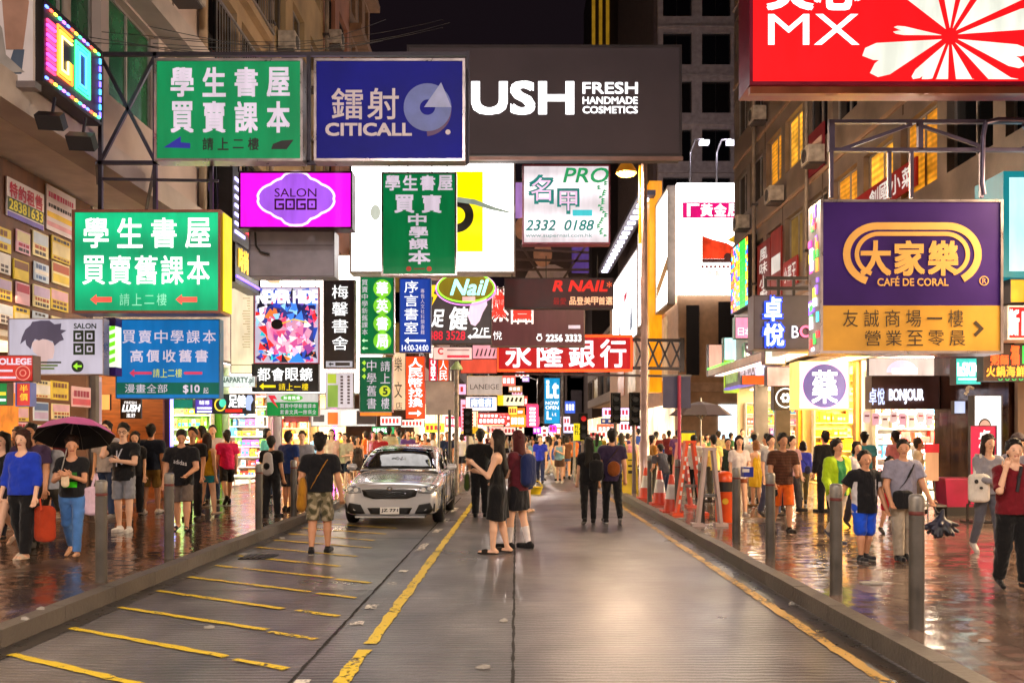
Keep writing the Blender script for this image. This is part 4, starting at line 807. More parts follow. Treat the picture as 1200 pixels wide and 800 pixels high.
# dark brown restaurant sign
t = S('hanging_sign', 'brown sign with cut off red outlined characters and a white telephone number', 576, 338, 684, 405, 29, lit('#5c3034', .6, .1), BRF, [('2256 3333', (640, 392, 681, 400), LETW2, {'bold': .04, 'mode': 'fit'}), ('悅', (577, 388, 589, 398), LETW2, {})], D=.3, fw=1.5)
for ch, r_ in (('炆', (575, 339, 594, 374)), ('首', (597, 340, 627, 376))):
    sign_text(t, ch, r_, lit('#ffe8e0', 1.2), {'bold': .10, 'c': .005}); sign_text(t, ch, (r_[0] + 1, r_[1] + 2, r_[2] - 1, r_[3] - 2), lit('#d83428', 1.0), {'bold': .05, 'c': .012})
m = MB(); m.ring(t.fr, (632 - 576) * t.s, 9 * t.s, 2.4 * t.s, 3.4 * t.s, .001, .006, 18); m.fbox(t.fr, 54 * t.s, 58.5 * t.s, 12.5 * t.s, 14 * t.s, .001, .007); t.part('emblem', m, LETW2)
sign_rect(t, 642, 344, 655, 346.5, LETW, 'lettering'); sign_rect(t, 666, 381, 680, 385, LETW, 'lettering')
# foot massage sign with neon oval
t = S('hanging_sign', 'dark foot massage sign with a neon oval on top and red phone digits', 505, 330, 575, 402, 26, lit('#4d4444', .6, .1), mat('#3a3032', .5), [('足', (504, 363, 520, 383), LETW2, {'bold': .02, 'shear': .15}), ('健', (523, 360, 548, 386), LETW2, {'bold': .02, 'shear': .15}), ('3488 3528', (497, 388, 545, 398), lit('#e0283a', 1.0), {'bold': .02, 'mode': 'fit'}), ('2/F', (554, 384, 573, 393), LETW2, {'mode': 'fit'})], D=.3, fw=1.2)
arrow(t, 548, 576, 394.5, 1.2, 3, LETW2); sign_poly(t, [(552, 380), (548, 370), (551, 358), (556, 350), (570, 349), (571, 357), (566, 366), (562, 376), (557, 382)], lit('#e8c4dc', 1.0), 'picture'); sign_poly(t, [(506, 334), (512, 334), (508, 344), (513, 346), (506, 358), (508, 348), (504, 347)], lit('#f2c21c', 1.1), 'emblem')
poly_ring(t, ell(546, 337, 33, 17, 36), lit('#8ee83a', 1.6), 1.8, 'neon_tube', .05); poly_ring(t, ell(546, 338.5, 35, 19, 36), lit('#e88ae8', 1.4), 1.4, 'neon_tube', .045); sign_poly(t, ell(546, 337, 32, 16, 36), lit('#8a7a1c', .6), 'oval', .04)
sign_text(t, 'Nail', (528, 328, 567, 346), lit('#9af4e8', 1.6), {'shear': .3, 'c': .055, 'bold': .03}); sign_rect(t, 542, 348, 557, 353, lit('#e8b0b0', 1.1), 'band', .06, .041)
# red neon bank sign
t = S('neon_sign', 'long red bank sign with white neon characters and a glowing orange border', 584, 395, 739, 433, 40, lit('#b8121e', .75, .15), mat('#5a1418', .5), [('永隆銀行', (589, 398, 737, 430), lit('#fff0fa', 1.5), {'bold': .016, 'fill': .8})], D=.5, fw=1)
m = MB(); s = t.s
for a0, a1, b0, b1 in ((-2, 157, -2.6, .4), (-2, 157, 37.6, 40.6), (-2.6, .4, -.2, 38.2), (154.6, 157.6, -.2, 38.2)): m.fbox(t.fr, a0 * s, a1 * s, b0 * s, b1 * s, .025, .12)
t.part('neon_tube', m, lit('#ff4a1c', 1.7))
m = MB()
for y in (39.7, 40.6):
    for py in (398, 431): m.bar(PX(741, py, y), PX(800, py + 1, y), .13)
    for k in range(4): m.bar(PX(744 + k * 14, 398, y), PX(758 + k * 14, 431, y), .08); m.bar(PX(758 + k * 14, 398, y), PX(744 + k * 14, 431, y), .08)
m.bar(PX(799, 396, 40), PX(799, 436, 40), .2); m.bar(PX(590, 437, 40.3), PX(800, 441, 40.3), .1); t.part('truss', m, steel)
# near bank poles are fixed to the corner building through a long beam
t.part('bracket', MB().bar(PX(798, 398, 40.2), (X5 + .3, Y5 - .1, EYE + (CY - 398) * 40.2 / F), .14), steel)
# calligraphy plaque
t = S('hanging_sign', 'tall black plaque with white brush characters beside the colourful poster', 380, 329, 415, 431, 24, mat('#2e2a33', .35, var=.3), ALU, [('梅馨書舍', (389, 332, 408, 412), LETW2, {'mode': 'vert', 'fill': .8})], D=.2, fw=1.2)
sign_rect(t, 382, 423, 413, 430, lit('#b8b4bc', .8), 'band'); arrow(t, 385, 391, 426.5, .8, 2.2, mat('#202020', .5)); sign_rect(t, 393, 424.5, 410, 428.5, mat('#4a464c', .5), 'lettering', .008, .005)
# green book company sign, two panels
t = S('hanging_sign', 'green sign with four pale discs of characters, upper of the green pair', 423, 325, 461, 414, 25, lit('#00703a', .75, .1), ALU, [('買賣中學新舊課本', (424, 327, 431, 393), LETW, {'mode': 'vert', 'fill': .85})], D=.2, fw=1)
for k, ch in enumerate('華英書局'):
    y = 338 + k * 20.5; sign_poly(t, ell(448, y, 10.5, 10.5, 26), lit('#7ac82e', 1.0, .1), 'disc', .006); sign_text(t, ch, (440.5, y - 7.5, 455.5, y + 7.5), LETW2, {'c': .012, 'bold': .02})
for y in (399, 408): arrow(t, 424, 431, y, .8, 2.4, lit('#c8f0c0', .9))
t = S('hanging_sign', 'dark green sign with two white columns and a yellow disc, lower of the pair', 422, 419, 459, 482, 25, lit('#0c5636', .75, .1), ALU, [('中學舊書', (430, 421, 441, 480), LETW, {'mode': 'vert', 'fill': .85}), ('請上', (446, 422, 457, 450), LETW, {'mode': 'vert', 'fill': .85}), ('樓', (446, 466, 457, 479), LETW, {})], D=.2, fw=1)
sign_poly(t, ell(451, 458, 6.5, 6.5, 22), lit('#b8c42e', .9), 'disc'); sign_text(t, '5', (449, 454, 454, 462), mat('#14401c', .5), {'c': .011, 'bold': .05})
for k in range(3): sign_poly(t, [(424, 425 + k * 8), (427, 422 + k * 8), (429, 425 + k * 8), (427, 428 + k * 8)], lit('#a8d83a', .9), 'emblem')
sign_rect(t, 422, 483, 459, 487, lit('#e87a2a', 1.0), 'band')
# blue bookroom
t = S('hanging_sign', 'royal blue vertical bookroom sign with opening hours and a white arrow', 469, 327, 504, 412, 24, lit('#1c3f9c', .8, .1), mat('#2a3a70', .4), [('序言書室', (474, 328, 490, 392), LETW2, {'mode': 'vert', 'fill': .86}), ('14:00-24:00', (471, 404, 502, 411), LETW2, {'mode': 'fit'}), ('專售人文社科類書籍', (493, 338, 497.5, 392), LETW, {'mode': 'vert'})], D=.2, fw=1)
arrow(t, 474, 499, 399, 1.0, 4, LETW2)
# optical poster
t = S('poster_sign', 'colourful cubist style advertisement poster with a white headline', 299, 337, 373, 425, 24, lit('#c8c0d8', .8), mat('#c03050', .5), [('NEVER HIDE', (302, 341, 372, 355), LETW2, {'bold': .06, 'c': .03, 'mode': 'fit'})], D=.2, fw=1, hang=[(305, 318), (330, 318), (352, 318), (370, 318)])
rnd = random.Random(21); pal = ['#1c3fa8', '#2a7ad8', '#e83a6a', '#d8242a', '#f0f0f4', '#18b0c8', '#3a1c60', '#f08ab0', '#f47a2a', '#141428', '#8ac4e8']; gm = MB()
for k in range(150):
    x, y = rnd.uniform(301, 371), rnd.uniform(340, 424); r_ = rnd.uniform(3, 10); a = rnd.uniform(0, 6.28)
    pts = [(x + math.cos(a + q * 2.2 + rnd.uniform(-.3, .3)) * r_ * rnd.uniform(.5, 1.3), y + math.sin(a + q * 2.2) * r_) for q in range(3)]
    pts = [(min(372.5, max(299.5, px)), min(424.5, max(337.5, py))) for px, py in pts]
    gm.col = lin(rnd.choice(pal if y > 359 else ['#1c3fa8', '#141428', '#3a1c60', '#8a1c3a', '#2a5ab8', '#18203c'])); gm.prism(t.fr, [((px - t.x0) * t.s, (t.y1 - py) * t.s) for px, py in pts], .001, .003 + k * .00012)
t.part('picture', gm, vmat('print', .9))
for pts, c in (([(309, 376), (313, 360), (328, 352), (350, 352), (364, 362), (368, 380), (366, 405), (352, 410), (336, 398), (318, 396)], '#3a3f8c'), ([(312, 378), (330, 372), (352, 376), (366, 388), (356, 412), (330, 414), (314, 396)], '#e8a0c0'), ([(310, 372), (318, 360), (330, 364), (322, 376)], '#f07a3a')): sign_poly(t, pts, lit(c, .85), 'picture', .023 + (.002 if c != '#3a3f8c' else 0))
gm = MB(); rnd = random.Random(33)
for k in range(70):
    x, y = rnd.uniform(316, 364), rnd.uniform(374, 412); r_ = rnd.uniform(2.5, 7); a = rnd.uniform(0, 6.28); gm.col = lin(rnd.choice(['#f0a8c0', '#d86a9a', '#f4d0d8', '#b84a8a', '#e0406a', '#c8b0e0', '#f0e0e8', '#8a3a8a']))
    gm.prism(t.fr, [((x + math.cos(a + q * 2.1) * r_ - t.x0) * t.s, (t.y1 - y - math.sin(a + q * 2.1) * r_ * 1.2) * t.s) for q in range(3)], .02, .0255 + k * .00003)
for k in range(40):
    x, y = rnd.uniform(318, 366), rnd.uniform(350, 374); r_ = rnd.uniform(3, 7); a = rnd.uniform(0, 6.28); gm.col = lin(rnd.choice(['#2a3fb8', '#1c2470', '#3a7ae0', '#6a3ab0', '#e8507a', '#8ac8f0', '#141c50'])); gm.prism(t.fr, [((x + math.cos(a + q * 2.1) * r_ - t.x0) * t.s, (t.y1 - y - math.sin(a + q * 2.1) * r_ * 1.2) * t.s) for q in range(3)], .02, .0255 + k * .00003)
t.part('picture', gm, vmat('print', .9))
sign_poly(t, ell(325, 380, 7, 6), mat('#101020', .3), 'picture', .028); poly_ring(t, [(331, 379), (345, 374), (360, 378)], lit('#f2d23a', .9), 1.4, 'picture', .029, False)
t = S('hanging_sign', 'black optician sign with a yellow arrow right under the colourful poster', 296, 427, 373, 458, 24, mat('#22232c', .5), DKF, [('都會眼鏡', (301, 431, 367, 446), LETW2, {'fill': .9, 'bold': .01}), ('請上一樓', (326, 449, 362, 457), lit('#f2d21c', 1.0), {'fill': .85})], D=.2, fw=.8)
arrow(t, 304, 323, 452.5, 1.4, 4, lit('#f2d21c', 1.1))
# big white hoarding behind the posters
t = S('lightbox_sign', 'big plain white lit hoarding behind the colourful poster and black plaque', 262, 300, 448, 460, 27.5, lit('#fff4ea', 3.2, .05), mat('#d8d0c8', .5), [], D=.5, fw=1.5)
t = S('hanging_sign', 'tall cream board with faint script left of the colourful poster', 271, 338, 297, 437, 25.5, lit('#f0dcb8', .85, .08), BRF, [], D=.15, fw=.8)
m = MB(); rnd = random.Random(4)
for k in range(20): m.fbox(t.fr, rnd.uniform(12, 20) * t.s, 22 * t.s, (30 + k * 3) * t.s, (31 + k * 3) * t.s, .001, .005)
t.part('lettering', m, lit('#c8a878', .8)); sign_rect(t, 271, 427, 297, 428, lit('#a8845a', .6), 'band')
# small signs at the left middle
t = S('hanging_sign', 'small pale party room sign left of the black optician sign', 258, 441, 299, 453, 23.5, lit('#dfe8e4', .85), ALU, [('NAPARTY.pl', (259, 442, 297, 450), mat('#2a5a4a', .5), {'mode': 'fit', 'bold': .02})], D=.1, fw=.6)
t = S('hanging_sign', 'black foot therapy sign with a pale footprint at the left', 250, 462, 297, 484, 23, mat('#20212c', .5), DKF, [('足健', (268, 463, 288, 477), LETW2, {'fill': .95, 'bold': .03}), ], D=.15, fw=.6)
sign_poly(t, [(289, 480), (287, 470), (290, 463), (295, 463), (297, 468), (294, 474), (294, 481)], lit('#a8b8f0', 1.0), 'picture'); poly_ring(t, ell(258, 474, 6, 7, 18), lit('#f2c83a', 1.2), 1.6, 'picture'); sign_poly(t, ell(261, 472, 4, 5, 14), lit('#4ad0b0', 1.1), 'picture', .012); sign_rect(t, 264, 479, 284, 483, lit('#d0281c', .9), 'lettering')
t = S('hanging_sign', 'purple and white notice left of the black foot therapy sign', 229, 468, 249, 484, 23, lit('#5a3cb0', .9), DKF, [('輔導', (233, 469, 246, 474), LETW2, {'fill': .9})], D=.15, fw=.5); sign_rect(t, 231, 477, 248, 479, LETW2, 'lettering'); sign_rect(t, 231, 481, 248, 483, LETW2, 'lettering')
t = S('hanging_sign', 'teal shop sign half hidden under the blue book sign', 200, 468, 226, 478, 22.5, lit('#0c6a60', .8), DKF, [], D=.15, fw=.5)
t = S('hanging_sign', 'green and white sign with a red arrow just under the optician sign', 313, 461, 373, 487, 23.6, lit('#0f8038', .85), ALU, [], D=.15, fw=.6)
sign_rect(t, 313, 461, 373, 471, lit('#c8c4c0', .8), 'band'); sign_poly(t, [(314, 463), (322, 463), (325, 468), (320, 467), (326, 478), (318, 470)], lit('#d0283a', 1), 'arrow', .01, .0045); sign_poly(t, ell(342, 466, 13, 4, 20), lit('#5ab03a', .9), 'disc', .01, .0045)
sign_text(t, '買賣中學新書課本', (328, 473, 371, 478), LETW, {}); sign_text(t, '套書文具一應俱全', (328, 480, 371, 485), LETW, {}); sign_text(t, '新書舊書', (332, 464, 352, 468), LETW2, {'c': .014})
t = S('hanging_sign', 'pale plaque with a green square and small black columns below the black plaque', 382, 437, 414, 478, 24, lit('#d0c4c8', .8), ALU, [], D=.12, fw=.6)
sign_rect(t, 384, 451, 396, 477, lit('#8fae4a', .8), 'band'); m = MB()
for i in range(2):
    for k in range(9): m.fbox(t.fr, (17 + i * 8) * t.s, (20 + i * 8) * t.s, (5 + k * 3.8) * t.s, (7.4 + k * 3.8) * t.s, .001, .005)
t.part('lettering', m, mat('#5a4a4e', .5)); sign_rect(t, 384, 438, 394, 449, lit('#a8b83a', .9), 'emblem')
t = S('shop_sign', 'white and orange shop board over the cream shop entrance', 365, 479, 440, 499, 29, lit('#e8dcd4', .9), DKF, [], D=.15, fw=.6, frm=1)
sign_rect(t, 384, 483, 396, 497, lit('#f06a2a', 1.1), 'band'); sign_rect(t, 400, 482, 416, 496, lit('#d8e4f8', 1.1), 'band'); sign_rect(t, 418, 481, 440, 497, mat('#4a3c40', .5), 'band'); sign_rect(t, 367, 486, 380, 494, mat('#4a4448', .5), 'lettering')
t = S('shop_sign', 'dark red board above the cream shop, left of the white and orange one', 333, 488, 362, 494, 29, mat('#7a1c24', .5), DKF, [], D=.15, fw=.5)
# vertical bookstore letters and money changer signs
t = S('hanging_sign', 'peach board with black brush characters of a bookstore', 461, 413, 475, 480, 28, lit('#f0c49a', .9), BRF, [('樂', (461.5, 418, 472, 435), mat('#2a1c18', .5), {}), ('文', (461.5, 447, 472, 466), mat('#2a1c18', .5), {}), ('店', (463, 471, 472, 480), mat('#2a1c18', .5), {})], D=.12, fw=.5)
t = S('hanging_sign', 'vivid orange red vertical money changer sign with white characters and arrow', 476, 418, 497, 490, 27, lit('#f0481c', 1.1, .1), mat('#b83018', .5), [('人民幣找換', (479, 419, 495, 477), LETW2, {'mode': 'vert', 'fill': .9, 'bold': .03})], D=.2, fw=.7)
arrow(t, 479, 494, 484, 1.1, 4, LETW2, False)
t = S('hanging_sign', 'second orange red money changer sign, above the grey board back', 514, 420, 525, 447, 33, lit('#f0481c', 1.1, .1), mat('#b83018', .5), [('人民', (515, 421, 524, 446), LETW2, {'mode': 'vert', 'fill': .9})], D=.2, fw=.5)
t = S('hanging_sign', 'red banking sign with white letters turned sideways', 503, 420, 512, 447, 33, lit('#d0203a', 1.0), DKF, [], D=.15, fw=.4)
m = MB(); fr2 = Fr(t.fr.pt(9 * t.s, 0, 0), (0, 0, 1), (-1, 0, 0)); put_text(m, fr2, 'HSBC', 2 * t.s, 2 * t.s, 25 * t.s, 7 * t.s, .006, .05); t.part('lettering', m, LETW2)
t = S('hanging_sign', 'pink notice sign with a red ring above the second money changer sign', 508, 407, 553, 421, 32, lit('#f0c4b8', .9), DKF, [], D=.12, fw=.5); m = MB(); m.ring(t.fr, 9 * t.s, 9.5 * t.s, 2.2 * t.s, 4 * t.s, .001, .006, 20, 40, 320); t.part('emblem', m, lit('#c0202a', 1)); sign_rect(t, 524, 416, 550, 419, lit('#d83a4a', .9), 'lettering'); sign_rect(t, 524, 409, 550, 411, lit('#b08a84', .8), 'lettering')
t = S('hanging_sign', 'pink sign with black brush marks beside the bank sign', 554, 404, 582, 420, 36, lit('#e89aa8', .9), DKF, [], D=.12, fw=.5); m = MB(); rnd = random.Random(9)
for k in range(5): a = (3 + k * 5) * t.s; m.prism(t.fr, [(a, 3 * t.s), (a + 3 * t.s, 12 * t.s), (a + 4 * t.s, 11 * t.s), (a + 2 * t.s, 3 * t.s)], .001, .006)
t.part('lettering', m, mat('#2a1414', .5))
t = S('hanging_sign', 'orange red roof shaped sign beneath the pink brush sign', 540, 421, 582, 437, 37, lit('#d8503a', .8), DKF, [], D=.12, fw=.5)
t = S('hanging_sign', 'pale grey cosmetics sign hanging over the far street', 548, 441, 588, 462, 38, lit('#b8a8a0', .72, .06), mat('#c8b8b0', .5), [('LANEIGE', (551, 450, 585, 456), mat('#4a403e', .5), {'mode': 'fit'})], D=.25, fw=.8)
t = S('hanging_sign', 'white sign with a blue bookshop badge below the pale grey sign', 546, 465, 582, 481, 39, lit('#ffe8e4', 1.1), DKF, [], D=.2, fw=.5); sign_rect(t, 551, 466, 577, 477, lit('#1c6ab0', .9), 'badge'); sign_text(t, '南書房', (552, 467, 576, 476), LETW2, {'c': .011, 'bold': .03, 'fill': .9})
t = S('hanging_sign', 'yellow and white sign with black strokes right of the blue badge', 583, 463, 614, 475, 41, lit('#f6ecc0', 1.0), DKF, [], D=.2, fw=.5); sign_rect(t, 583, 463, 590, 475, lit('#f2c21c', 1.1), 'band'); m = MB()
for k in range(4): m.prism(t.fr, [((10 + k * 5) * t.s, 5 * t.s), ((12 + k * 5) * t.s, 10 * t.s), ((14 + k * 5) * t.s, 9 * t.s), ((12.5 + k * 5) * t.s, 4 * t.s)], .001, .006)
t.part('lettering', m, mat('#1c1814', .5))
t = S('hanging_sign', 'tall cyan sign with white letters announcing an opening, far down the street', 638, 443, 656, 496, 42, lit('#0a8ac0', 1.0, .1), DKF, [('i.t', (641, 446, 654, 466), LETW2, {'mode': 'fit', 'bold': .04}), ('NOW', (639.5, 470, 654.5, 474), LETW2, {'mode': 'fit', 'bold': .02}), ('OPEN', (639.5, 475.5, 654.5, 479.5), LETW2, {'mode': 'fit', 'bold': .02}), ('L', (641, 482, 646, 491), LETW2, {'bold': .04}), ('i.t', (647, 483, 652, 487), LETW2, {})], D=.25, fw=.6)
# far clutter of small lit signs
FAR = [(540, 468, 547, 520, 60, '#f0a8c0', 'pink'), (524, 450, 546, 462, 52, '#e8a8c8', 'rose'), (560, 484, 596, 490, 70, '#f05a50', 'coral'), (566, 492, 590, 499, 74, '#f8d0a0', 'peach'), (584, 486, 604, 493, 66, '#e0383a', 'red'), (592, 494, 606, 500, 78, '#ff6a5a', 'salmon'), (604, 478, 615, 494, 80, '#f07a1c', 'orange'), (606, 497, 614, 512, 90, '#f8e8c0', 'cream'), (618, 473, 630, 486, 85, '#f0506a', 'raspberry'), (622, 488, 632, 498, 95, '#ff7a9a', 'bright pink'), (625, 500, 634, 508, 100, '#c03ad0', 'violet'), (612, 442, 620, 447, 70, '#b08ad0', 'lilac'), (604, 438, 620, 441, 68, '#f0d8d0', 'pale'), (596, 452, 612, 459, 62, '#a87850', 'brown'), (660, 497, 676, 507, 80, '#d8d8ff', 'pale blue'), (676, 503, 684, 512, 75, '#ffe24a', 'lemon'), (544, 500, 556, 508, 58, '#fff0d8', 'warm white'), (570, 500, 590, 507, 88, '#ffb0a0', 'blush'), (556, 470, 560, 520, 66, '#ffe8a0', 'straw'), (594, 463, 600, 476, 64, '#d8402a', 'brick red'), (634, 500, 642, 512, 110, '#fff0f0', 'snow white'), (648, 500, 658, 510, 92, '#f08a5a', 'apricot'), (700, 497, 722, 510, 64, '#f06a4a', 'tomato red'), (640, 511, 650, 518, 120, '#ffd070', 'amber')]
for k, (x0, y0, x1, y1, Y, c, nm) in enumerate(FAR):
    t = S('hanging_sign', f'small {nm} lit sign among the cluster far down the street', x0, y0, x1, y1, Y, lit(c, 1.2, .15), DKF, [], D=.3, fw=.3, group='small lit signs far down the street')
    m = MB(); w, h = x1 - x0, y1 - y0; rnd = random.Random(k); vert = h > w; n = max(2, int(max(w, h) / 5))
    for i in range(n):
        if vert: b = (.08 + .84 * i / n) * h; m.fbox(t.fr, w * .25 * t.s, w * .75 * t.s, b * t.s, (b + h * .5 / n) * t.s, .001, .02)
        else: a = (.08 + .84 * i / n) * w; m.fbox(t.fr, a * t.s, (a + w * .55 / n) * t.s, h * .25 * t.s, h * .75 * t.s, .001, .02)
    t.part('lettering', m, LETW2 if sum(lin(c)) < 1.6 else lit('#c8302a', .8))
for k, (x0, y0, x1, y1, Y, c, nm) in enumerate([(560, 489, 594, 497, 58, '#e8403a', 'scarlet'), (598, 486, 616, 500, 60, '#ff8a1c', 'tangerine'), (545, 482, 558, 500, 56, '#ffd8a8', 'vanilla'), (617, 474, 631, 500, 62, '#f0406a', 'cerise'), (690, 505, 712, 513, 58, '#fff0c8', 'ivory'), (726, 494, 750, 506, 60, '#f8e8ff', 'pale mauve'), (470, 492, 497, 500, 40, '#e8f0e0', 'mint white'), (498, 496, 520, 506, 42, '#f0e83a', 'acid yellow'), (446, 488, 470, 498, 38, '#ffe0e0', 'shell pink'), (522, 488, 540, 500, 48, '#e83a5a', 'ruby'), (436, 500, 462, 508, 36, '#1c8a4a', 'jade green'), (644, 498, 652, 506, 70, '#d83ae8', 'magenta'), (706, 478, 752, 488, 66, '#e8c8ff', 'soft violet')]):
    t = S('hanging_sign', f'bright {nm} lit sign low over the crowd at the crossing', x0, y0, x1, y1, Y, lit(c, 1.5, .15), DKF, [], D=.3, fw=.4, group='lit signs over the crossing'); m = MB(); w, h = x1 - x0, y1 - y0; n = max(2, int(max(w, h) / 4.5))
    for i in range(n):
        if h > w: b = (.06 + .88 * i / n) * h; m.fbox(t.fr, w * .25 * t.s, w * .75 * t.s, b * t.s, (b + h * .55 / n) * t.s, .001, .02)
        else: a = (.06 + .88 * i / n) * w; m.fbox(t.fr, a * t.s, (a + w * .6 / n) * t.s, h * .22 * t.s, h * .78 * t.s, .001, .02)
    t.part('lettering', m, lit('#ffffff', 1.8) if sum(lin(c)) < 1.3 else lit('#c83a3a', .9))
for k, (x0, y0, x1, y1, Y, c, nm) in enumerate([(588, 440, 604, 452, 64, '#d85a4a', 'dusty red'), (596, 476, 606, 486, 72, '#ffd24a', 'golden'), (600, 453, 612, 464, 76, '#e8b0c8', 'powder pink'), (609, 464, 618, 476, 88, '#c84a3a', 'rust'), (614, 486, 622, 498, 96, '#ffe8c8', 'milky'), (590, 500, 604, 509, 100, '#ffc8b8', 'peachy'), (604, 430, 615, 438, 74, '#8a6ab8', 'plum'), (657, 488, 668, 498, 86, '#ffd8e8', 'rosy white'), (662, 470, 674, 484, 60, '#3a5ac0', 'cobalt')]):
    t = S('hanging_sign', f'tiny {nm} sign deep in the street under the bank sign', x0, y0, x1, y1, Y, lit(c, 1.2, .2), DKF, [], D=.3, fw=.3, group='tiny signs deep in the street'); m = MB(); w, h = x1 - x0, y1 - y0
    for i in range(3): m.fbox(t.fr, w * (.1 + .29 * i) * t.s, w * (.3 + .29 * i) * t.s, h * .25 * t.s, h * .75 * t.s, .001, .02)
    t.part('lettering', m, LETW2 if sum(lin(c)) < 1.5 else lit('#b83a3a', .8))
t = Thing('neon_tube', 'added magenta neon tube glowing upright before the cream shop entrance', 'neon light', PX(392, 545, 30)); t.part('tube', MB().tube(PX(392, 545, 30), PX(392, 490, 30), .06), lit('#ff2ad0', 45)); t.part('fixture', MB().bar(PX(392, 489, 30), PX(392, 487, 30), .14), DKF)  # shop glow moved here and enlarged to throw pink onto the wet road
# ---- right hand signs
MXR = lit('#f00a14', 1.0, .06)
t = S('hanging_sign', 'huge red fast food sign with a white flower, top right corner', 882, -60, 1290, 96, 13, MXR, mat('#7a0a2c', .35, .2), [('MX', (900, 17, 1007, 53), LETW2, {'bold': .0, 'mode': 'fit'})], D=.6, fw=4)
sign_text(t, '美心', (898, -44, 1009, 11), LETW2, {'bold': .03, 'fill': .94})
for x in (900, 946): pass
pet = [(20, 38), (52, 62), (88, 104), (118, 150), (160, 185), (196, 214), (222, 250), (258, 266), (270, 288), (296, 330), (338, 352), (358, 372)]
for k, (a0, a1) in enumerate([(6, 24), (30, 58), (64, 76), (82, 98), (104, 136), (166, 178), (186, 216), (228, 250), (256, 268), (276, 292), (300, 322), (330, 352)]):
    am = R((a0 + a1) / 2); hw = R((a1 - a0) / 2); rr_ = [96, 118, 70, 88, 104, 58, 92, 64, 70, 74, 96, 84][k]; pts = [(1113 + 10 * math.cos(am), 43 - 10 * math.sin(am))]
    for q, f_ in ((-1, .82), (-.8, .95), (-.45, 1), (-.1, .9), (0, .84), (.1, .9), (.45, 1), (.8, .95), (1, .82)):
        an = am + hw * q; pts.append((1113 + rr_ * f_ * math.cos(an) * 1.15, 43 - rr_ * f_ * math.sin(an)))
    pts = [(min(1286, max(886, x)), min(93, max(-56, y))) for x, y in pts]; sign_poly(t, pts, lit('#e4e8da', .95), 'petal', .008)
m = MB()
for y in (12.4, 13.1): m.bar(PX(878, 107, y), PX(1290, 107, y), .09)
for k in range(5): m.bar(PX(878, 108 - 24 * k, 13.6), PX(870, 96 - 24 * k, 14.0), .05); m.bar(PX(870, 96 - 24 * k, 14.0), PX(878, 84 - 24 * k, 13.6), .05)
m.bar(PX(870, 110, 14), PX(870, -40, 14), .07); t.part('bracket', m, mat('#8a4a30', .35, .7)); 
# purple restaurant sign
TAN = mat('#d8a452', .5, var=.08)
t = S('hanging_sign', 'purple and tan restaurant sign with a looped gold logo, largest on the right', 964, 237, 1172, 411, 13, mat('#341a64', .45, var=.35, scale=.9, spec=.15), ALU, [('大家樂', (1006, 283, 1125, 322), TAN, {'bold': .03, 'fill': .86}), ('CAFÉ DE CORAL', (1028, 324, 1111, 335), TAN, {'bold': .02, 'mode': 'fit'})], D=.5, fw=3)
sign_rect(t, 964, 358, 1172, 411, mat('#c9952e', .45, var=.2, scale=2), 'panel')
def stadium(x0, y0, x1, y1, r, gap=None):
    pts = ell(x1 - r, (y0 + y1) / 2, r, (y1 - y0) / 2, 18, -90, 90) + ell(x0 + r, (y0 + y1) / 2, r, (y1 - y0) / 2, 18, 90, 270); return pts
P = ell(1110, 298, 36, 33, 18, -60, 90) + ell(1028, 298, 36, 33, 18, 90, 250)
poly_ring(t, P[:], TAN, 8.5, 'emblem', .007, False); P = ell(1108, 298, 26, 24, 18, -70, 90) + ell(1030, 298, 26, 24, 18, 90, 250); poly_ring(t, P, TAN, 5, 'emblem', .007, False)
m = MB(); m.ring(t.fr, (1153 - 964) * t.s, (411 - 329) * t.s, 4.6 * t.s, 5.6 * t.s, .001, .006, 22); t.part('emblem', m, TAN); sign_text(t, 'R', (1151, 326, 1155.5, 332), TAN)
bk = mat('#33240e', .5)
sign_text(t, '友誠商場一樓', (984, 363, 1132, 383), bk, {'fill': .72, 'c': .01}); sign_text(t, '營業至零晨', (1010, 387, 1134, 405), bk, {'fill': .76, 'c': .01})
poly_ring(t, [(1142, 377), (1150, 385), (1142, 393)], bk, 4, 'arrow', .01, False)
m = MB(); fs2 = Fr(PX(961, 411, 13.0) + Vector((-.003, .5, 0)), (0, -1, 0), (0, 0, 1), (-1, 0, 0)); rnd = random.Random(3)
for k in range(34):
    m.col = lin(rnd.choice(['#f2e23a', '#e8f0ff', '#3ab04a', '#d83a9a', '#8a5ae8', '#f4f0ff', '#f08a2a', '#4ad0e0', '#e83a3a'])); b = rnd.uniform(0, 1.95); a = rnd.uniform(0, .36); m.fbox(fs2, a, a + rnd.uniform(.06, .14), b, b + rnd.uniform(.05, .2), .001, .004 + k * .0003)
t.part('edge_screen', m, vmat('print', 1.6))
m = MB(); sd = 13.25
for x in (974, 1042, 1068, 1150): m.bar(PX(x, 232, sd), PX(x, 178, sd), .05)
for y in (143, 176): m.bar(PX(974, y, sd), PX(1215, y, sd), .07, .05)
m.bar(PX(974, 141, sd), PX(974, 178, sd), .08); m.bar(PX(984, 176, sd), PX(1068, 146, sd), .045); m.bar(PX(1074, 146, sd), PX(1150, 172, sd), .045); m.bar(PX(1078, 145, sd), PX(1078, 176, sd), .07)
m.path([PX(1153, 228, sd - .1), PX(1151, 215, sd - .1), PX(1152, 160, sd - .1), PX(1155, 144, sd - .1), PX(1170, 140, sd - .1), PX(1210, 141, sd - .1)], .035)
t.part('bracket', m, mat('#4a4258', .4, .5)); m = MB()
for y in (146, 174): m.bar(PX(1200, y, sd), (XFR + .1, PX(1200, y, sd).y + 2.5, PX(1200, y, sd).z), .06)
t.part('wall_bracket', m, mat('#4a4258', .4, .5))
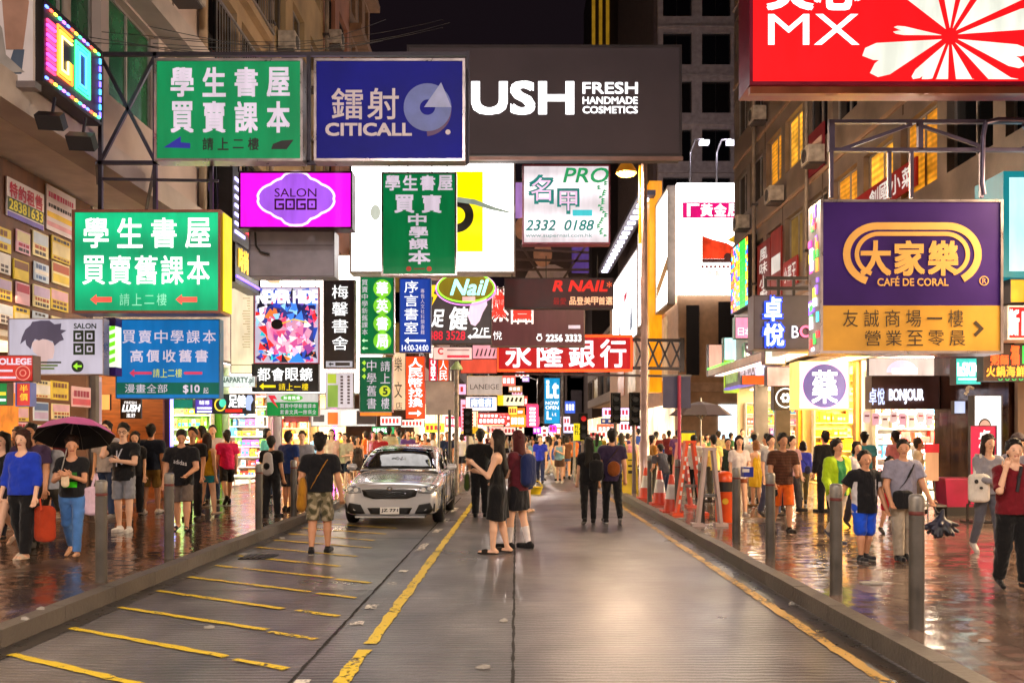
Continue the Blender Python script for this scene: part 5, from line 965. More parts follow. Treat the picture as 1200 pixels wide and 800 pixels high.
# cosmetics chain neon box
t = S('neon_sign', 'dark grey box sign with blue white neon characters, left of the purple sign', 884, 347, 968, 408, 17, mat('#4b4450', .45, var=.2), mat('#4a4046', .4, .4), [('卓', (894, 349, 916, 376), lit('#f0fbff', 2.0), {'bold': .02, 'c': .06}), ('悅', (893, 380, 919, 405), lit('#f0fbff', 2.0), {'bold': .02, 'c': .06}), ('BONJOUR', (927, 382, 1010, 397), lit('#f4f6ff', 1.5), {'mode': 'fit', 'c': .05}) if False else ('B', (927, 382, 935, 396), lit('#f4f6ff', 1.5), {'c': .05})], D=.4, fw=1.2)
sign_text(t, '卓', (893, 348, 917, 377), lit('#2a50ff', 1.6), {'bold': .07, 'c': .03, 'name': 'halo_tube'}); sign_text(t, '悅', (892, 379, 920, 406), lit('#2a50ff', 1.6), {'bold': .07, 'c': .03, 'name': 'halo_tube'})
m = MB(); m.ring(t.fr, (943.5 - 884) * t.s, (408 - 388.5) * t.s, 4.6 * t.s, 7 * t.s, .03, .05, 26); t.part('emblem', m, lit('#ff6a8a', 1.7))
m = MB()
for y in (326, 338): m.bar(PX(897, y, 17), PX(1010, y, 17), .06)
for x in (897, 912, 930, 950): m.bar(PX(x, 326, 17), PX(x, 338, 17), .05)
for x in (912, 930): m.bar(PX(x, 338, 17), PX(x, 347, 17), .05)
m.bar(PX(1000, 330, 17), (XFR, 17.6, PX(1000, 330, 17).z), .06); t.part('bracket', m, DKF)
# right edge group
t = S('lightbox_sign', 'teal framed glowing lightbox cut by the right edge', 1182, 208, 1300, 318, 15, lit('#a8e8f0', 1.2, .06), lit('#0d8a94', .6), [], D=.9, fw=7, cat='sign'); 
t = S('lightbox_sign', 'red lightbox with a white character below the teal framed one', 1182, 360, 1290, 396, 15, lit('#e0141e', 1.0), mat('#d8d0d0', .5), [('新', (1181, 363, 1194, 392), LETW2, {'bold': .04}), ('日', (1197, 366, 1212, 392), LETW2, {'bold': .04})], D=.5, fw=2)
t = S('lightbox_sign', 'orange food picture lightbox between the teal and red ones', 1184, 328, 1290, 354, 15.1, lit('#f0a41c', .9, .4, 3), DKF, [], D=.4, fw=1)
OG = lit('#ff5a1c', 1.5); t = S('neon_sign', 'orange and green neon characters at the right edge above the fascia', 1152, 404, 1290, 446, 15.8, mat('#3a1c14', .6), DKF, [('福', (1184, 405, 1194, 427), OG, {'bold': .04}), ('粥麵', (1160, 416, 1182, 427), OG, {'bold': .04}), ('火鍋海鮮酒家', (1155, 429, 1225, 441), lit('#ffa02c', 1.6), {'bold': .03})], D=.2, fw=.5)
sign_rect(t, 1198, 405, 1206, 426, lit('#2ac84a', 1.4), 'lettering'); m = MB()
for k in range(9): m.ring(t.fr, (14 + 6 + k * 8) * t.s, 2.5 * t.s, 1.6 * t.s, 2.4 * t.s, .002, .02, 14, 180, 360)
t.part('neon_tube', m, lit('#3ac85a', 1.0))
t = S('neon_sign', 'turquoise lit sign with white letters beside the orange neon', 1120, 420, 1149, 450, 16.4, lit('#4ac8b8', 1.1, .1), DKF, [('laSKIN', (1122, 425, 1147, 440), lit('#f4fffa', 1.8), {'mode': 'fit', 'bold': .04})], D=.2, fw=.6); sign_rect(t, 1123, 443, 1146, 445, LETW2, 'lettering')
t = S('hanging_sign', 'small white projecting sign on a curled bracket under the turquoise one', 1118, 470, 1131, 484, 17.2, lit('#c8d0f0', .9), DKF, [], D=.1, fw=.5)
m = MB(); m.path([PX(1131, 462, 17.2), PX(1134, 458, 17.2), PX(1133, 455, 17.2), PX(1136, 453, 17.2), PX(1140, 455, 17.4)], .03); t.part('bracket', m, white)
# portrait lightbox and red banner at the glossy wall
t = S('lightbox_poster', 'white cosmetics lightbox with a face, behind the red banner at the right', 1142, 464, 1173, 545, 16.6, lit('#f4fbff', 1.6, .04), DKF, [('LANEIGE', (1149, 475, 1166, 479), mat('#6a7a8a', .5), {'mode': 'fit'})], D=.2, fw=1)
sign_poly(t, ell(1154, 501, 6.5, 9), lit('#c89a88', .9), 'picture', .008); sign_poly(t, ell(1154, 499, 7.5, 9, 18, 0, 180), mat('#3a2a28', .6), 'picture', .006); sign_poly(t, [(1146, 520), (1148, 511), (1160, 511), (1163, 520)], lit('#d8b0a4', .9), 'picture', .006)
t = S('banner_stand', 'crimson upright banner with white characters before the glossy wall', 1137, 499, 1167, 590, 15.6, lit('#d8104a', .6, .12), mat('#2a2022', .5), [('卓悅', (1147, 503, 1160, 531), LETW2, {'mode': 'vert', 'bold': .03})], D=.04, fw=.8, cat='banner')
b_ = PX(1152, 590, 15.6); m = MB(); m.bar((b_.x - .25, 15.62, KZ), (b_.x - .25, 15.62, b_.z), .03); m.bar((b_.x + .25, 15.62, KZ), (b_.x + .25, 15.62, b_.z), .03); m.box((b_.x - .3, 15.45, KZ), (b_.x + .3, 15.8, KZ + .03)); t.part('stand', m, DKF)
# round medicine sign, bonjour box, fascia
t = S('lightbox_sign', 'round white medicine character sign ringed with pink light', 937, 424, 994, 478, 24.4, lit('#fff0e4', 1.5, .1), lit('#ffc86a', 1.2), [], D=.8, fw=1.2)
sign_poly(t, ell(966, 452, 27, 27, 36), lit('#5a4a86', .9, .15), 'disc', .006); poly_ring(t, ell(966, 452, 26.5, 26.5, 40), lit('#ffb0d8', 1.6), 2.2, 'neon_tube', .02); sign_text(t, '藥', (949, 434, 983, 472), lit('#ffffff', 1.8), {'bold': .014, 'c': .02})
t = S('lightbox_sign', 'dim brown box sign with blue white cosmetics lettering on the bright shop', 1022, 441, 1100, 478, 19.8, mat('#6b4b48', .4), BRF, [('卓悅', (1017, 455, 1036, 474), lit('#c8d4ff', 1.5), {'bold': .014, 'c': .05}), ('BONJOUR', (1041, 456, 1081, 473), lit('#e8efff', 1.9), {'mode': 'fit', 'bold': .02, 'c': .05})], D=.35, fw=.8)
t = S('shop_poster', 'large lit panel with a second medicine sign behind the blue white lettering', 1018, 420, 1100, 440, 20.2, lit('#f4d8c8', .9, .2), DKF, [], D=.1, fw=.5); sign_poly(t, ell(1057, 436, 18, 14, 24, 0, 180), lit('#ffd0e8', 1.2), 'disc'); sign_rect(t, 1045, 431, 1075, 438, LETW2, 'lettering', .011, .0075)
def FY(px): return XFR * F / (px - CX)
t = Thing('shop_fascia_sign', 'black shop fascia with white letters, round badge and blue lights', 'sign', (XFR - .6, 33, 3.5)); fr = FRr(37.6, 3.55, XFR - .62); t.fr, t.s, t.x0, t.y1 = fr, 1, 0, 0
t.part('panel', MB().fbox(fr, 0, 7.9, 0, 1.0, -.15, 0), mat('#2a2630', .35)); t.part('edge', MB().fbox(fr, 0, 7.9, -.1, -.003, -.15, .04), lit('#6a5ac0', .9)); m = MB(); put_text(m, fr, 'the BLOCK', 2.6, .25, 4.9, .7, .008, .03); t.part('lettering', m, LETW); m = MB(); put_text(m, fr, '護膚', 4.9, .15, 6.1, .8, .02, .05); t.part('lettering', m, lit('#d0d8ff', 1.8))
m = MB(); m.box((XFR - .66, 37.55, 3.35), (XFR - .05, 37.62, 4.7)); t.part('end_panel', m, lit('#b8d83a', .7, .3))
t.part('picture', MB().fbox(fr, .2, 2.2, .15, .85, .001, .01), lit('#7a9a4a', .7, .6, 3))
t = S('lightbox_sign', 'black square sign with a white ring badge left of the round medicine sign', 907, 453, 934, 480, 27, mat('#2c2428', .4), DKF, [], D=.3, fw=.5); poly_ring(t, ell(920.5, 466, 11, 11, 30), LETW2, 1.6, 'emblem'); m = MB()
for q in range(6): m.disc(t.fr, (13.5 + 4 * math.cos(q * 1.05)) * t.s, (14 + 4 * math.sin(q * 1.05)) * t.s, 2.2 * t.s, .001, .006, 10)
t.part('emblem', m, LETW2)
t = S('lightbox_sign', 'glowing sunset coloured panel above the black ring badge sign', 899, 430, 935, 452, 27.2, lit('#f4b8a8', 1.0, .4, 2), DKF, [], D=.3, fw=.4)
t = S('lightbox_sign', 'orange canopy light panel above the black fascia', 870, 440, 898, 450, 31, lit('#f0501c', 1.2, .2), DKF, [], D=.2, fw=.3)
# first floor small lightboxes over the side street corner
for x0, y0, x1, y1, Y, c, lab in ((831, 404, 846, 440, 40, '#e8a890', 'rosy lightbox panel hung on the corner by the side street'), (849, 396, 868, 437, 38.3, '#c8f8f8', 'pale cyan lightbox panel on the side street corner'), (873, 402, 882, 430, 35, '#5a4a58', 'narrow dark panel with white strokes right of the cyan lightbox'), (862, 372, 882, 396, 36, '#f08aa8', 'pink lit panel above the cyan lightbox'), (897, 411, 920, 426, 29, '#d8e8d0', 'pale green and white notice below the neon box sign')):
    t = S('lightbox_sign', lab, x0, y0, x1, y1, Y, lit(c, 1.2 if c != '#5a4a58' else .5, .15), mat('#4a7a70' if 'cyan' in lab else '#5a4040', .5), [], D=.4, fw=.8)
    if 'strokes' in lab:
        for k in range(3): sign_poly(t, [(x0 + 2, y0 + 3 + k * 8), (x1 - 2, y0 + 6 + k * 8), (x1 - 3, y0 + 8 + k * 8), (x0 + 2, y0 + 6 + k * 8)], LETW2, 'lettering')
    if 'pink' in lab: sign_text(t, '日本', (864, 384, 880, 393), LETW2, {'c': .02})
# LED board flat on the tiled wall
t = wallpanel('led_board', 'rainbow pixel LED board fixed flat on the tiled wall', 'screen', 1, FY(887), FY(866.5), 6.6, 9.2, mat('#151515', .5), DKF, .3)
m = MB(); rnd = random.Random(8); nx, nz = 14, 16
for i in range(nx):
    for k in range(nz):
        g = .45 < i / nx < .8; m.col = lin(rnd.choice(['#2aff3a', '#2aff3a', '#3ae04a', '#1cc83a'] if g else ['#ff8a1c', '#3a5aff', '#ffd21c', '#ff4a2a', '#f2f23a', '#2ab0ff']))
        m.fbox(t.fr, t.w * i / nx + .02, t.w * (i + 1) / nx - .02, t.h * k / nz + .015, t.h * (k + 1) / nz - .015, .001, .01)
t.part('pixel_grid', m, vmat('print', 1.6))
# ---- neon sign boxes on the left overhang, seen from the side
t = wallpanel('neon_sign', 'dark violet neon sign with rainbow letters, high at the left', 'sign', -1, 12.25, 13.95, 6.35, 7.4, mat('#3c1450', .4), DKF, .25, x=-6.55)
fr = t.fr; m = MB(); rnd = random.Random(1)
def nb(c, *r): m.col = lin(c); m.fbox(fr, *r, .005, .03)
for k in range(11): nb(['#ff3a6a', '#ff4ad0'][k % 2], .08, .3, .16 + k * .065, .195 + k * .065)
for q in range(3):
    o = q * .055; cG = ['#ff7a2a', '#ffd03a', '#ffe88a'][q]; nb(cG, .36 + o, .38 + o, .2 + o, .9 - o); nb(cG, .38 + o, .78, .88 - o, .9 - o); nb(cG, .38 + o, .78 - o, .2 + o, .22 + o); nb(cG, .76 - o, .78 - o, .22 + o, .5)
    cO = ['#3aff8a', '#3affd8', '#4ab0ff'][q]; nb(cO, .88 + o, .9 + o, .2 + o, .9 - o); nb(cO, 1.3 - o, 1.32 - o, .2 + o, .9 - o); nb(cO, .9 + o, 1.3 - o, .88 - o, .9 - o); nb(cO, .9 + o, 1.3 - o, .2 + o, .22 + o)
for k in range(14): c = ['#6a8aff', '#ff5a4a', '#ffe04a', '#4affa0', '#d07aff'][k % 5]; nb(c, .04 + k * .118, .1 + k * .118, .03, .06); nb(c, .04 + k * .118, .1 + k * .118, .98, 1.01)
for k in range(8): nb(['#7a6aff', '#4ab0ff'][k % 2], 1.64, 1.67, .06 + k * .115, .14 + k * .115)
t.part('neon_tube', m, vmat('print', 2.4))
t = Thing('photo_billboard', 'white photo panel of bare chested figures at the upper left corner', 'billboard', (-7.1, 12.2, 6.35)); fr = Fr((-8.2, 12.15, 6.28)); t.part('panel', MB().fbox(fr, 0, 1.85, 0, 1.7, -.1, 0), mat('#d8cfcf', .6, var=.08)); t.part('frame', MB().fbox(fr, -.05, 1.9, -.09, -.003, -.12, .04), mat('#8a8080', .4, .5)); t.fr, t.s, t.x0, t.y1 = fr, 1, 0, 0
SK = mat('#a9806c', .6); m = MB()
m.prism(fr, [(1.5, .42), (1.72, .42), (1.76, .72), (1.8, 1.05), (1.74, 1.22), (1.64, 1.28), (1.64, 1.4), (1.58, 1.4), (1.57, 1.28), (1.44, 1.2), (1.46, .9)], .001, .01); m.disc(fr, 1.6, 1.45, .075, .001, .012, 16); t.part('picture', m, SK)
t.part('picture', MB().prism(fr, [(1.5, .1), (1.6, .42), (1.74, .42), (1.7, .1)], .001, .008), mat('#4a586c', .6)); t.part('picture', MB().disc(fr, 1.6, 1.5, .075, .001, .014, 16), mat('#2a211e', .6))
m = MB(); m.prism(fr, [(1.2, .1), (1.75, .12), (1.5, .35), (1.45, .7), (1.35, .85), (1.2, .8)], .011, .016); t.part('picture', m, mat('#9a948e', .6)); t.part('picture', MB().disc(fr, 1.32, .93, .07, .011, .018, 14), SK); t.part('picture', MB().disc(fr, 1.31, .98, .07, .011, .0195, 14), mat('#2a211e', .6))
t = wallpanel('neon_sign', 'blue white striped neon sign with a red character beside the magenta sign', 'sign', -1, 20.8, 23.8, 6.05, 7.75, mat('#10101c', .4), DKF, .3, x=-6.7); m = MB(); fr = t.fr
for k in range(7): m.col = lin('#b8b0ff'); m.fbox(fr, .15, .9 + .1 * (k % 3), .18 + k * .2, .25 + k * .2, .005, .03)
m.col = lin('#ff2a3a')
for k in range(5): m.fbox(fr, 1.0, 1.75 - .1 * (k % 2), .35 + k * .2, .44 + k * .2, .005, .03)
m.fbox(fr, 1.3, 1.42, .3, 1.35, .005, .031)
m.col = lin('#f0f0ff'); m.fbox(fr, 2.05, 2.5, .2, .8, .005, .03); m.fbox(fr, 1.5, 2.9, 1.42, 1.48, .005, .03); t.part('neon_tube', m, vmat('print', 2.2))
t = wallpanel('neon_sign', 'dark sign with yellow characters and a violet light line under the striped neon', 'sign', -1, 21.0, 23.0, 5.15, 6.0, mat('#181420', .4), DKF, .3, x=-6.7); m = MB(); put_spread(m, t.fr, '時尚髮廊', .2, .3, 1.8, .8, .02, .04); t.part('lettering', m, lit('#ffc81c', 1.4)); t.part('light_strip', MB().fbox(t.fr, .05, 1.95, .08, .14, .005, .03), lit('#7a5aff', 2.5))
# scaffold carrying the upper signs
t = Thing('sign_scaffold', 'dark steel scaffold of bars and crosses joining the upper left signs', 'scaffold', PX(150, 190, 14.3)); m = MB(); y = 14.35
for x in (118, 182, 362): m.bar(PX(x, 62 if x < 300 else 66, y), PX(x, 246 if x < 300 else 191, y), .06)
for py in (64, 191): m.bar(PX(114, py, y), PX(548, py, y), .06)
for x0, x1 in ((118, 182), ): m.bar(PX(x0, 66, y), PX(x1, 190, y), .05); m.bar(PX(x1, 66, y), PX(x0, 190, y), .05)
m.bar(PX(114, 64, y), (XUL, 15.5, PX(114, 64, y).z), .06); m.bar(PX(114, 191, y), (XUL, 15.5, PX(114, 191, y).z), .06); m.bar(PX(182, 191, y), (XUL, 17.5, PX(182, 191, y).z), .05)
m.bar(PX(118, 210, y), PX(256, 212, y), .04); m.bar(PX(248, 191, y), PX(248, 250, y), .05); m.bar(PX(548, 60, y), PX(548, 192, y), .05)
for x in (280, 411): m.bar(PX(x, 191, 17), PX(x, 202, 17), .03)
t.part('bar', m, steel)
m = MB(); rnd = random.Random(6)
for k in range(7):
    a = PX(rnd.uniform(100, 200), rnd.uniform(10, 60), 15.2); b = PX(rnd.uniform(350, 560), rnd.uniform(10, 60), 24); pts = [a.lerp(b, i / 8) - Vector((0, 0, .35 * math.sin(math.pi * i / 8))) for i in range(9)]; m.path(pts, .008, 4)
t.part('cable', m, mat('#0c0a0c', .6))
for k, (px, py, tx) in enumerate(((60, 142, (-4.2, 14, 6.6)), (96, 166, (-1.7, 14, 6.8)), (300, 205, (-1.5, 14, 6.5)))):
    if k == 2: continue
    q = Thing('floodlight', ('left' if k == 0 else 'right') + ' black floodlight of the pair under the poster panel', 'floodlight', PX(px, py, 12.4)); p = PX(px, py, 12.4); fr = Fr(p, (1, .2, 0), (.0, -.6, .8), (-.0, -.8, -.6))
    q.part('housing', MB().fbox(fr, -.16, .16, -.1, .1, -.08, .08), mat('#18161a', .5)); q.part('bracket', MB().bar(p, p + Vector((0, .1, .35)), .03), steel)
# ---- agency posters on the left wall
def wy(px): return 8.1 * F / (CX - px)
def wz(px, py): return EYE + (CY - py) * wy(px) / F
def wposter(label, px0, px1, py_t, py_b, c, bands, group=None, e=None):
    y0, y1 = wy(px0), wy(px1); zt, zb = wz(px0, py_t), wz(px0, py_b)
    t = wallpanel('property_poster', label, 'poster', -1, y0, y1, zb, zt, mat(c, .5, var=.08) if e is None else lit(c, e, .15), None, .02, group=group, off=.02); h = zt - zb; w = y1 - y0
    for f0, f1, bc, txt in bands:
        if txt is None: t.part('band', MB().fbox(t.fr, .02, w - .02, h * f0, h * f1, .001, .004), mat(bc, .5))
        elif txt == 'lines':
            m = MB(); rnd = random.Random(label); n = 6; a = .06
            while a < w - .1: q = rnd.uniform(.04, .12); m.fbox(t.fr, a, min(a + q, w - .05), h * f0, h * f1, .005, .007); a += q + .03
            t.part('lettering', m, mat(bc, .5))
        else: m = MB(); (put_spread if ord(txt[0]) > 999 else put_text)(m, t.fr, txt, .06, h * f0, w - .06, h * f1, .007, .03); t.part('lettering', m, mat(bc, .5))
    return t
wposter('large white rental poster with red characters and a phone number', 5, 49, 206, 252, '#e0d6d8', [(.52, .9, '#c02a4a', '特約租售'), (.16, .5, '#3a4a1c', None), (.2, .46, '#e8dc3a', '28381633'), (0, .13, '#6a5ab8', None)])
wposter('white poster with pink heading beside the large rental poster', 52, 86, 215, 268, '#ddd2dc', [(.74, .86, '#c84a78', 'lines'), (.52, .6, '#2a2a3a', 'lines'), (.3, .42, '#e8c21c', None), (.1, .2, '#d89aa8', None)])
cl = [('yellow', '#d8bc2e', '#7a4a1c'), ('pale blue', '#b8c8dc', '#4a6aa0'), ('pink', '#d8a8b8', '#b02a4a'), ('white', '#ddd8d4', '#5a5058'), ('cream', '#dccf9a', '#a84a1c'), ('lilac', '#b8a4cc', '#5a3c8a')]
rnd = random.Random(12); cols = [(-6, 12), (14, 34), (35, 56), (58, 80)]; rows = [(262, 292), (295, 322), (325, 352), (355, 380), (444, 468), (470, 492), (494, 516)]
for r_, (t0, t1) in enumerate(rows):
    for c_, (x0, x1) in enumerate(cols):
        if (r_, c_) in ((4, 0), (5, 0)): continue
        nm, c, c2 = cl[(r_ * 3 + c_ * 2 + (r_ * c_) % 2) % 6]; nm2, c3, _ = cl[(r_ * 2 + c_ * 3 + 1) % 6]
        wposter(f'{nm} property poster with {nm2} strip, {["first", "second", "third", "fourth"][c_]} from left in {["top", "second", "third", "fourth", "fifth", "sixth", "lowest"][r_]} row', x0 + rnd.uniform(-1, 2.5), x1 - rnd.uniform(-.5, 3), t0 + 3.6 * (r_ < 4) * c_ + rnd.uniform(-1, 4), t1 + 3.6 * (r_ < 4) * c_ - rnd.uniform(-1, 4), c, [[(.66, .9, c2, 'lines'), (.4, .6, c3, None), (.12, .3, c2, 'lines')], [(.5, .95, c3, None), (.3, .44, c2, 'lines'), (.08, .22, '#3a3438', 'lines')], [(.8, .93, '#3a3438', 'lines'), (.2, .72, c3, None), (.05, .14, c2, 'lines')], [(.55, .93, c2, None), (.1, .45, c3, None)]][rnd.randrange(4)], 'property posters on the left wall')
wposter('wide pink poster pair above the umbrella on the left wall', 82, 104, 452, 476, '#d8b0b8', [(.5, .8, '#a02a4a', 'lines'), (.1, .4, '#c84a5a', None)]); wposter('tall lilac notice beside the soap shop entrance', 106, 117, 440, 500, '#c4b4cc', [(.1, .9, '#a898b8', None)])
t = wallpanel('shop_sign', 'orange lit panel at the far left edge behind the crowd', 'sign', -1, wy(-14), wy(16), 1.55, 2.3, lit('#e8801c', .8, .5, 4), None, .05)
t = S('shop_sign', 'small black board with white brushed lettering inside the wooden soap shop', 142, 468, 165, 490, 19.6, mat('#1a1512', .6), DKF, [('FRESH', (146, 470, 160, 473), LETW2, {'mode': 'fit'}), ('LUSH', (143.5, 474, 163, 482), LETW2, {'bold': .05, 'shear': .2, 'mode': 'fit'}), ('嵐舒', (148, 484, 159, 489), LETW2, {'fill': .9})], D=.05, fw=.4)
t = S('shop_poster', 'orange lit notice high in the wooden soap shop', 107, 462, 129, 480, 20.4, lit('#f0a45a', .9), DKF, [], D=.05, fw=.3); sign_rect(t, 109, 467, 118, 468, mat('#3a2414', .5), 'lettering'); sign_rect(t, 109, 472, 118, 473, mat('#3a2414', .5), 'lettering')
# hanging tags and shop cards in the bright right shop
for k in range(9):
    x = 1012 + k * 10.5; t = S('price_card', f'{["first", "second", "third", "fourth", "fifth", "sixth", "seventh", "eighth", "last"][k]} pink price card from the left hanging in the bright cosmetics shop', x, 482 + (k % 3) * 2, x + 8, 495 + (k % 3) * 3, 20.6, lit(['#f0c8c0', '#f4b0b8', '#ffe4c8'][k % 3], .8), DKF, [], D=.02, fw=0, cat='card', group='price cards hanging in the cosmetics shop'); sign_rect(t, x + 1.5, 486 + (k % 3) * 2, x + 6.5, 488 + (k % 3) * 2, mat('#b02a3a', .5), 'lettering')
# ------------------------------------------------------------------ street furniture
BOL = mat('#4d4844', .5, .25, var=.35, scale=5, bump=.15, bscale=60); RED = mat('#5c2420', .6, var=.4, scale=20); SILV = mat('#7c7874', .42, .5, var=.4, scale=8)
def bollard(label, x, y):
    t = Thing('bollard', label, 'bollard', (x, y, KZ), 'steel bollards along the kerbs')
    t.part('post', MB().lathe((x, y, KZ), [(.057, 0), (.057, .86), (.056, .87)], 20), BOL)
    t.part('red_band', MB().lathe((x, y, KZ + .872), [(.056, 0), (.058, .005), (.058, .022), (.056, .028)], 20), RED)
    t.part('cap', MB().lathe((x, y, KZ + .902), [(.057, 0), (.058, .1), (.052, .122), (.03, .13), (.0, .132)], 20), SILV)
for x, y, lab in ((3.08, 7.06, 'nearest grey bollard on the right pavement, lower right'), (3.0, 8.6, 'second nearest grey bollard on the right, before the green jacket'), (3.08, 11.1, 'third grey bollard on the right, beside the orange shorts'), (3.08, 12.8, 'fourth grey bollard on the right, beside the orange bin'), (3.08, 15.2, 'grey bollard inside the pale A frame barrier'), (3.08, 17.4, 'grey bollard between the orange boards'), (3.08, 21.0, 'grey bollard behind the traffic cones'), (-4.17, 9.3, 'nearest grey bollard on the left by the white tote bag'), (-4.16, 11.1, 'second grey bollard on the left before the man in sandals'), (-4.05, 14.6, 'third grey bollard on the left by the white backpack'), (-4.05, 16.9, 'fourth grey bollard on the left near the camouflage shorts'), (-4.1, 19.3, 'fifth grey bollard on the left beside the car'), (-4.15, 7.4, 'grey bollard on the left nearest the camera, outside the view'), ):
    if 'outside' in lab: continue
    bollard(lab, x, y)
CO_ = mat('#c83a1c', .5, var=.2); CW = mat('#d8d4d0', .5)
for k, (px, py, lab) in enumerate(((757, 584, 'farthest of the three traffic cones by the lamp post'), (773, 591, 'middle traffic cone of the three on the right kerb'), (787, 600, 'nearest red traffic cone of the three, before the boards'))):
    y = GY(py, KZ); x = (px - CX) * y / F; t = Thing('traffic_cone', lab, 'traffic cone', (x, y, KZ), 'traffic cones on the right kerb')
    t.part('base', MB().box((x - .2, y - .2, KZ), (x + .2, y + .2, KZ + .04)), CO_); t.part('body', MB().lathe((x, y, KZ + .041), [(.16, 0), (.125, .22)], 18), CO_); t.part('white_band', MB().lathe((x, y, KZ + .262), [(.124, 0), (.075, .28)], 18), CW); t.part('tip', MB().lathe((x, y, KZ + .543), [(.075, 0), (.042, .18), (.038, .185)], 18), CO_)
    t.part('notice', MB().box((x - .07, y - .14, KZ + .28), (x + .07, y - .125, KZ + .5)), CW)
def aframe(name, label, px, py, w, h, c, spread=.3, text=None, legs=False):
    y = GY(py, KZ); x = (px - CX) * y / F; t = Thing(name, label, 'A-frame board', (x, y, KZ)); M = mat(c, .5, var=.15)
    for s in (-1, 1):
        m = MB()
        p0 = Vector((x + s * spread, y, KZ)); p1 = Vector((x + s * .06, y, KZ + h)); m.bar(p0, p1, .05, w); t.part('leg_panel', m, M)
        if text:
            m = MB(); d = (p1 - p0).normalized(); fr = Fr(p0 + d * .1 + Vector((0, -w / 2 - .004, 0)) - Vector((.03, 0, 0)), (1, 0, 0) if False else Vector((d.z, 0, -d.x)), d); 
            for k in range(6): m.fbox(fr, .012, .048, .12 + k * .16, .2 + k * .16, .001, .004)
            t.part('lettering', m, CW)
    t.part('top_bar', MB().box((x - .1, y - w / 2 - .01, KZ + h - .015), (x + .1, y + w / 2 + .01, KZ + h + .035)), M)
    t.part('stay', MB().box((x - spread * .6, y - .015, KZ + h * .38), (x + spread * .6, y + .015, KZ + h * .42)), SILV)
    for s in (-1, 1): t.part('foot', MB().box((x + s * spread - .1, y - w / 2 - .02, KZ), (x + s * spread + .1, y + w / 2 + .02, KZ + .05)), M)
aframe('barrier_board', 'pale grey A frame barrier standing round a bollard by the orange bin', 831, 616, .2, 1.25, '#b5a09c', .19)
aframe('barrier_board', 'orange and red lettered A frame boards left of the pale barrier', 808, 603, .25, 1.35, '#d84a1c', .24, True)
aframe('barrier_board', 'pink A frame board half hidden behind the orange boards', 798, 594, .3, 1.3, '#c85a50', .2, True)
y = GY(611, KZ); x = (849 - CX) * y / F; ORG = mat('#e0521c', .35, var=.12); t = Thing('litter_bin', 'orange round litter bin with a dark slot behind the pale barrier', 'litter bin', (x, y, KZ))
t.part('body', MB().lathe((x, y, KZ), [(.15, 0), (.155, .03), (.16, .5), (.165, .52)], 24), ORG); t.part('slot_band', MB().lathe((x, y, KZ + .522), [(.15, 0), (.15, .17)], 24), mat('#1c1412', .6)); t.part('lid', MB().lathe((x, y, KZ + .692), [(.165, 0), (.168, .04), (.14, .13), (.08, .17), (0, .18)], 24), ORG)
m = MB(); m.disc(Fr((x - .02, y - .155, KZ + .36)), 0, 0, .055, -.01, .006, 18); t.part('badge', m, mat('#e8b82e', .4))
y = GY(577, KZ); x = (738 - CX) * y / F; t = Thing('caution_board', 'yellow upright folding board beside the couple in black', 'floor sign', (x, y, KZ)); YB_ = mat('#e8c81c', .45)
for s in (-1, 1): m = MB(); m.quad((x - .2, y + s * .2, KZ), (x + .2, y + s * .2, KZ), (x + .17, y + s * .02, KZ + 1.0), (x - .17, y + s * .02, KZ + 1.0)); m.quad((x - .2, y + s * .23, KZ), (x - .17, y + s * .05, KZ + 1.0), (x + .17, y + s * .05, KZ + 1.0), (x + .2, y + s * .23, KZ)); t.part('panel', m, YB_)
m = MB()
for k in range(3): m.box((x - .06, y - .14 + k * .03, KZ + .48 + k * .14), (x + .06, y - .13 + k * .03, KZ + .58 + k * .14))
t.part('mark', m, mat('#201c10', .5)); t.part('hinge', MB().box((x - .18, y - .05, KZ + .99), (x + .18, y + .05, KZ + 1.03)), YB_)
# lamp post
lx, ly = 3.18, 22.6; t = Thing('street_lamp', 'tall lamp post on the right kerb with a glowing amber lamp', 'street lamp', (lx, ly, KZ))
t.part('pole', MB().lathe((lx, ly, KZ), [(.13, 0), (.13, 1.3), (.095, 1.34), (.07, 8.4), (.06, 8.5)], 18), mat('#a58c88', .35, .6, var=.25)); t.part('arm', MB().path([(lx, ly, 8.45), (lx - .2, ly, 8.6), (lx - .45, ly, 8.58)], .035), SILV)
hx = (734 - CX) * ly / F; hz = EYE + (CY - 203) * ly / F
t.part('lamp_head', MB().lathe((hx, ly, hz), [(.03, .42), (.06, .3), (.16, .2), (.25, .06), (.26, 0)][::-1], 22), lit('#c87a1c', .35, .1)); t.part('hanger', MB().path([(hx, ly, hz + .35), (hx, ly, 8.58), (lx - .45, ly, 8.58)], .03), SILV); b = t.part('bulb', MB().lathe((hx, ly, hz - .03), [(.06, -.06), (.2, -.02), (.24, .02)], 22), lit('#ffb52e', 14))
bulb((hx, ly, hz - .4), 480, lin('#ffd9b4'))
t.part('yellow_tube', MB().tube((lx - .12, ly - .1, 6.3), (lx - .12, ly - .1, 8.2), .03), lit('#ffb01c', 1.0))
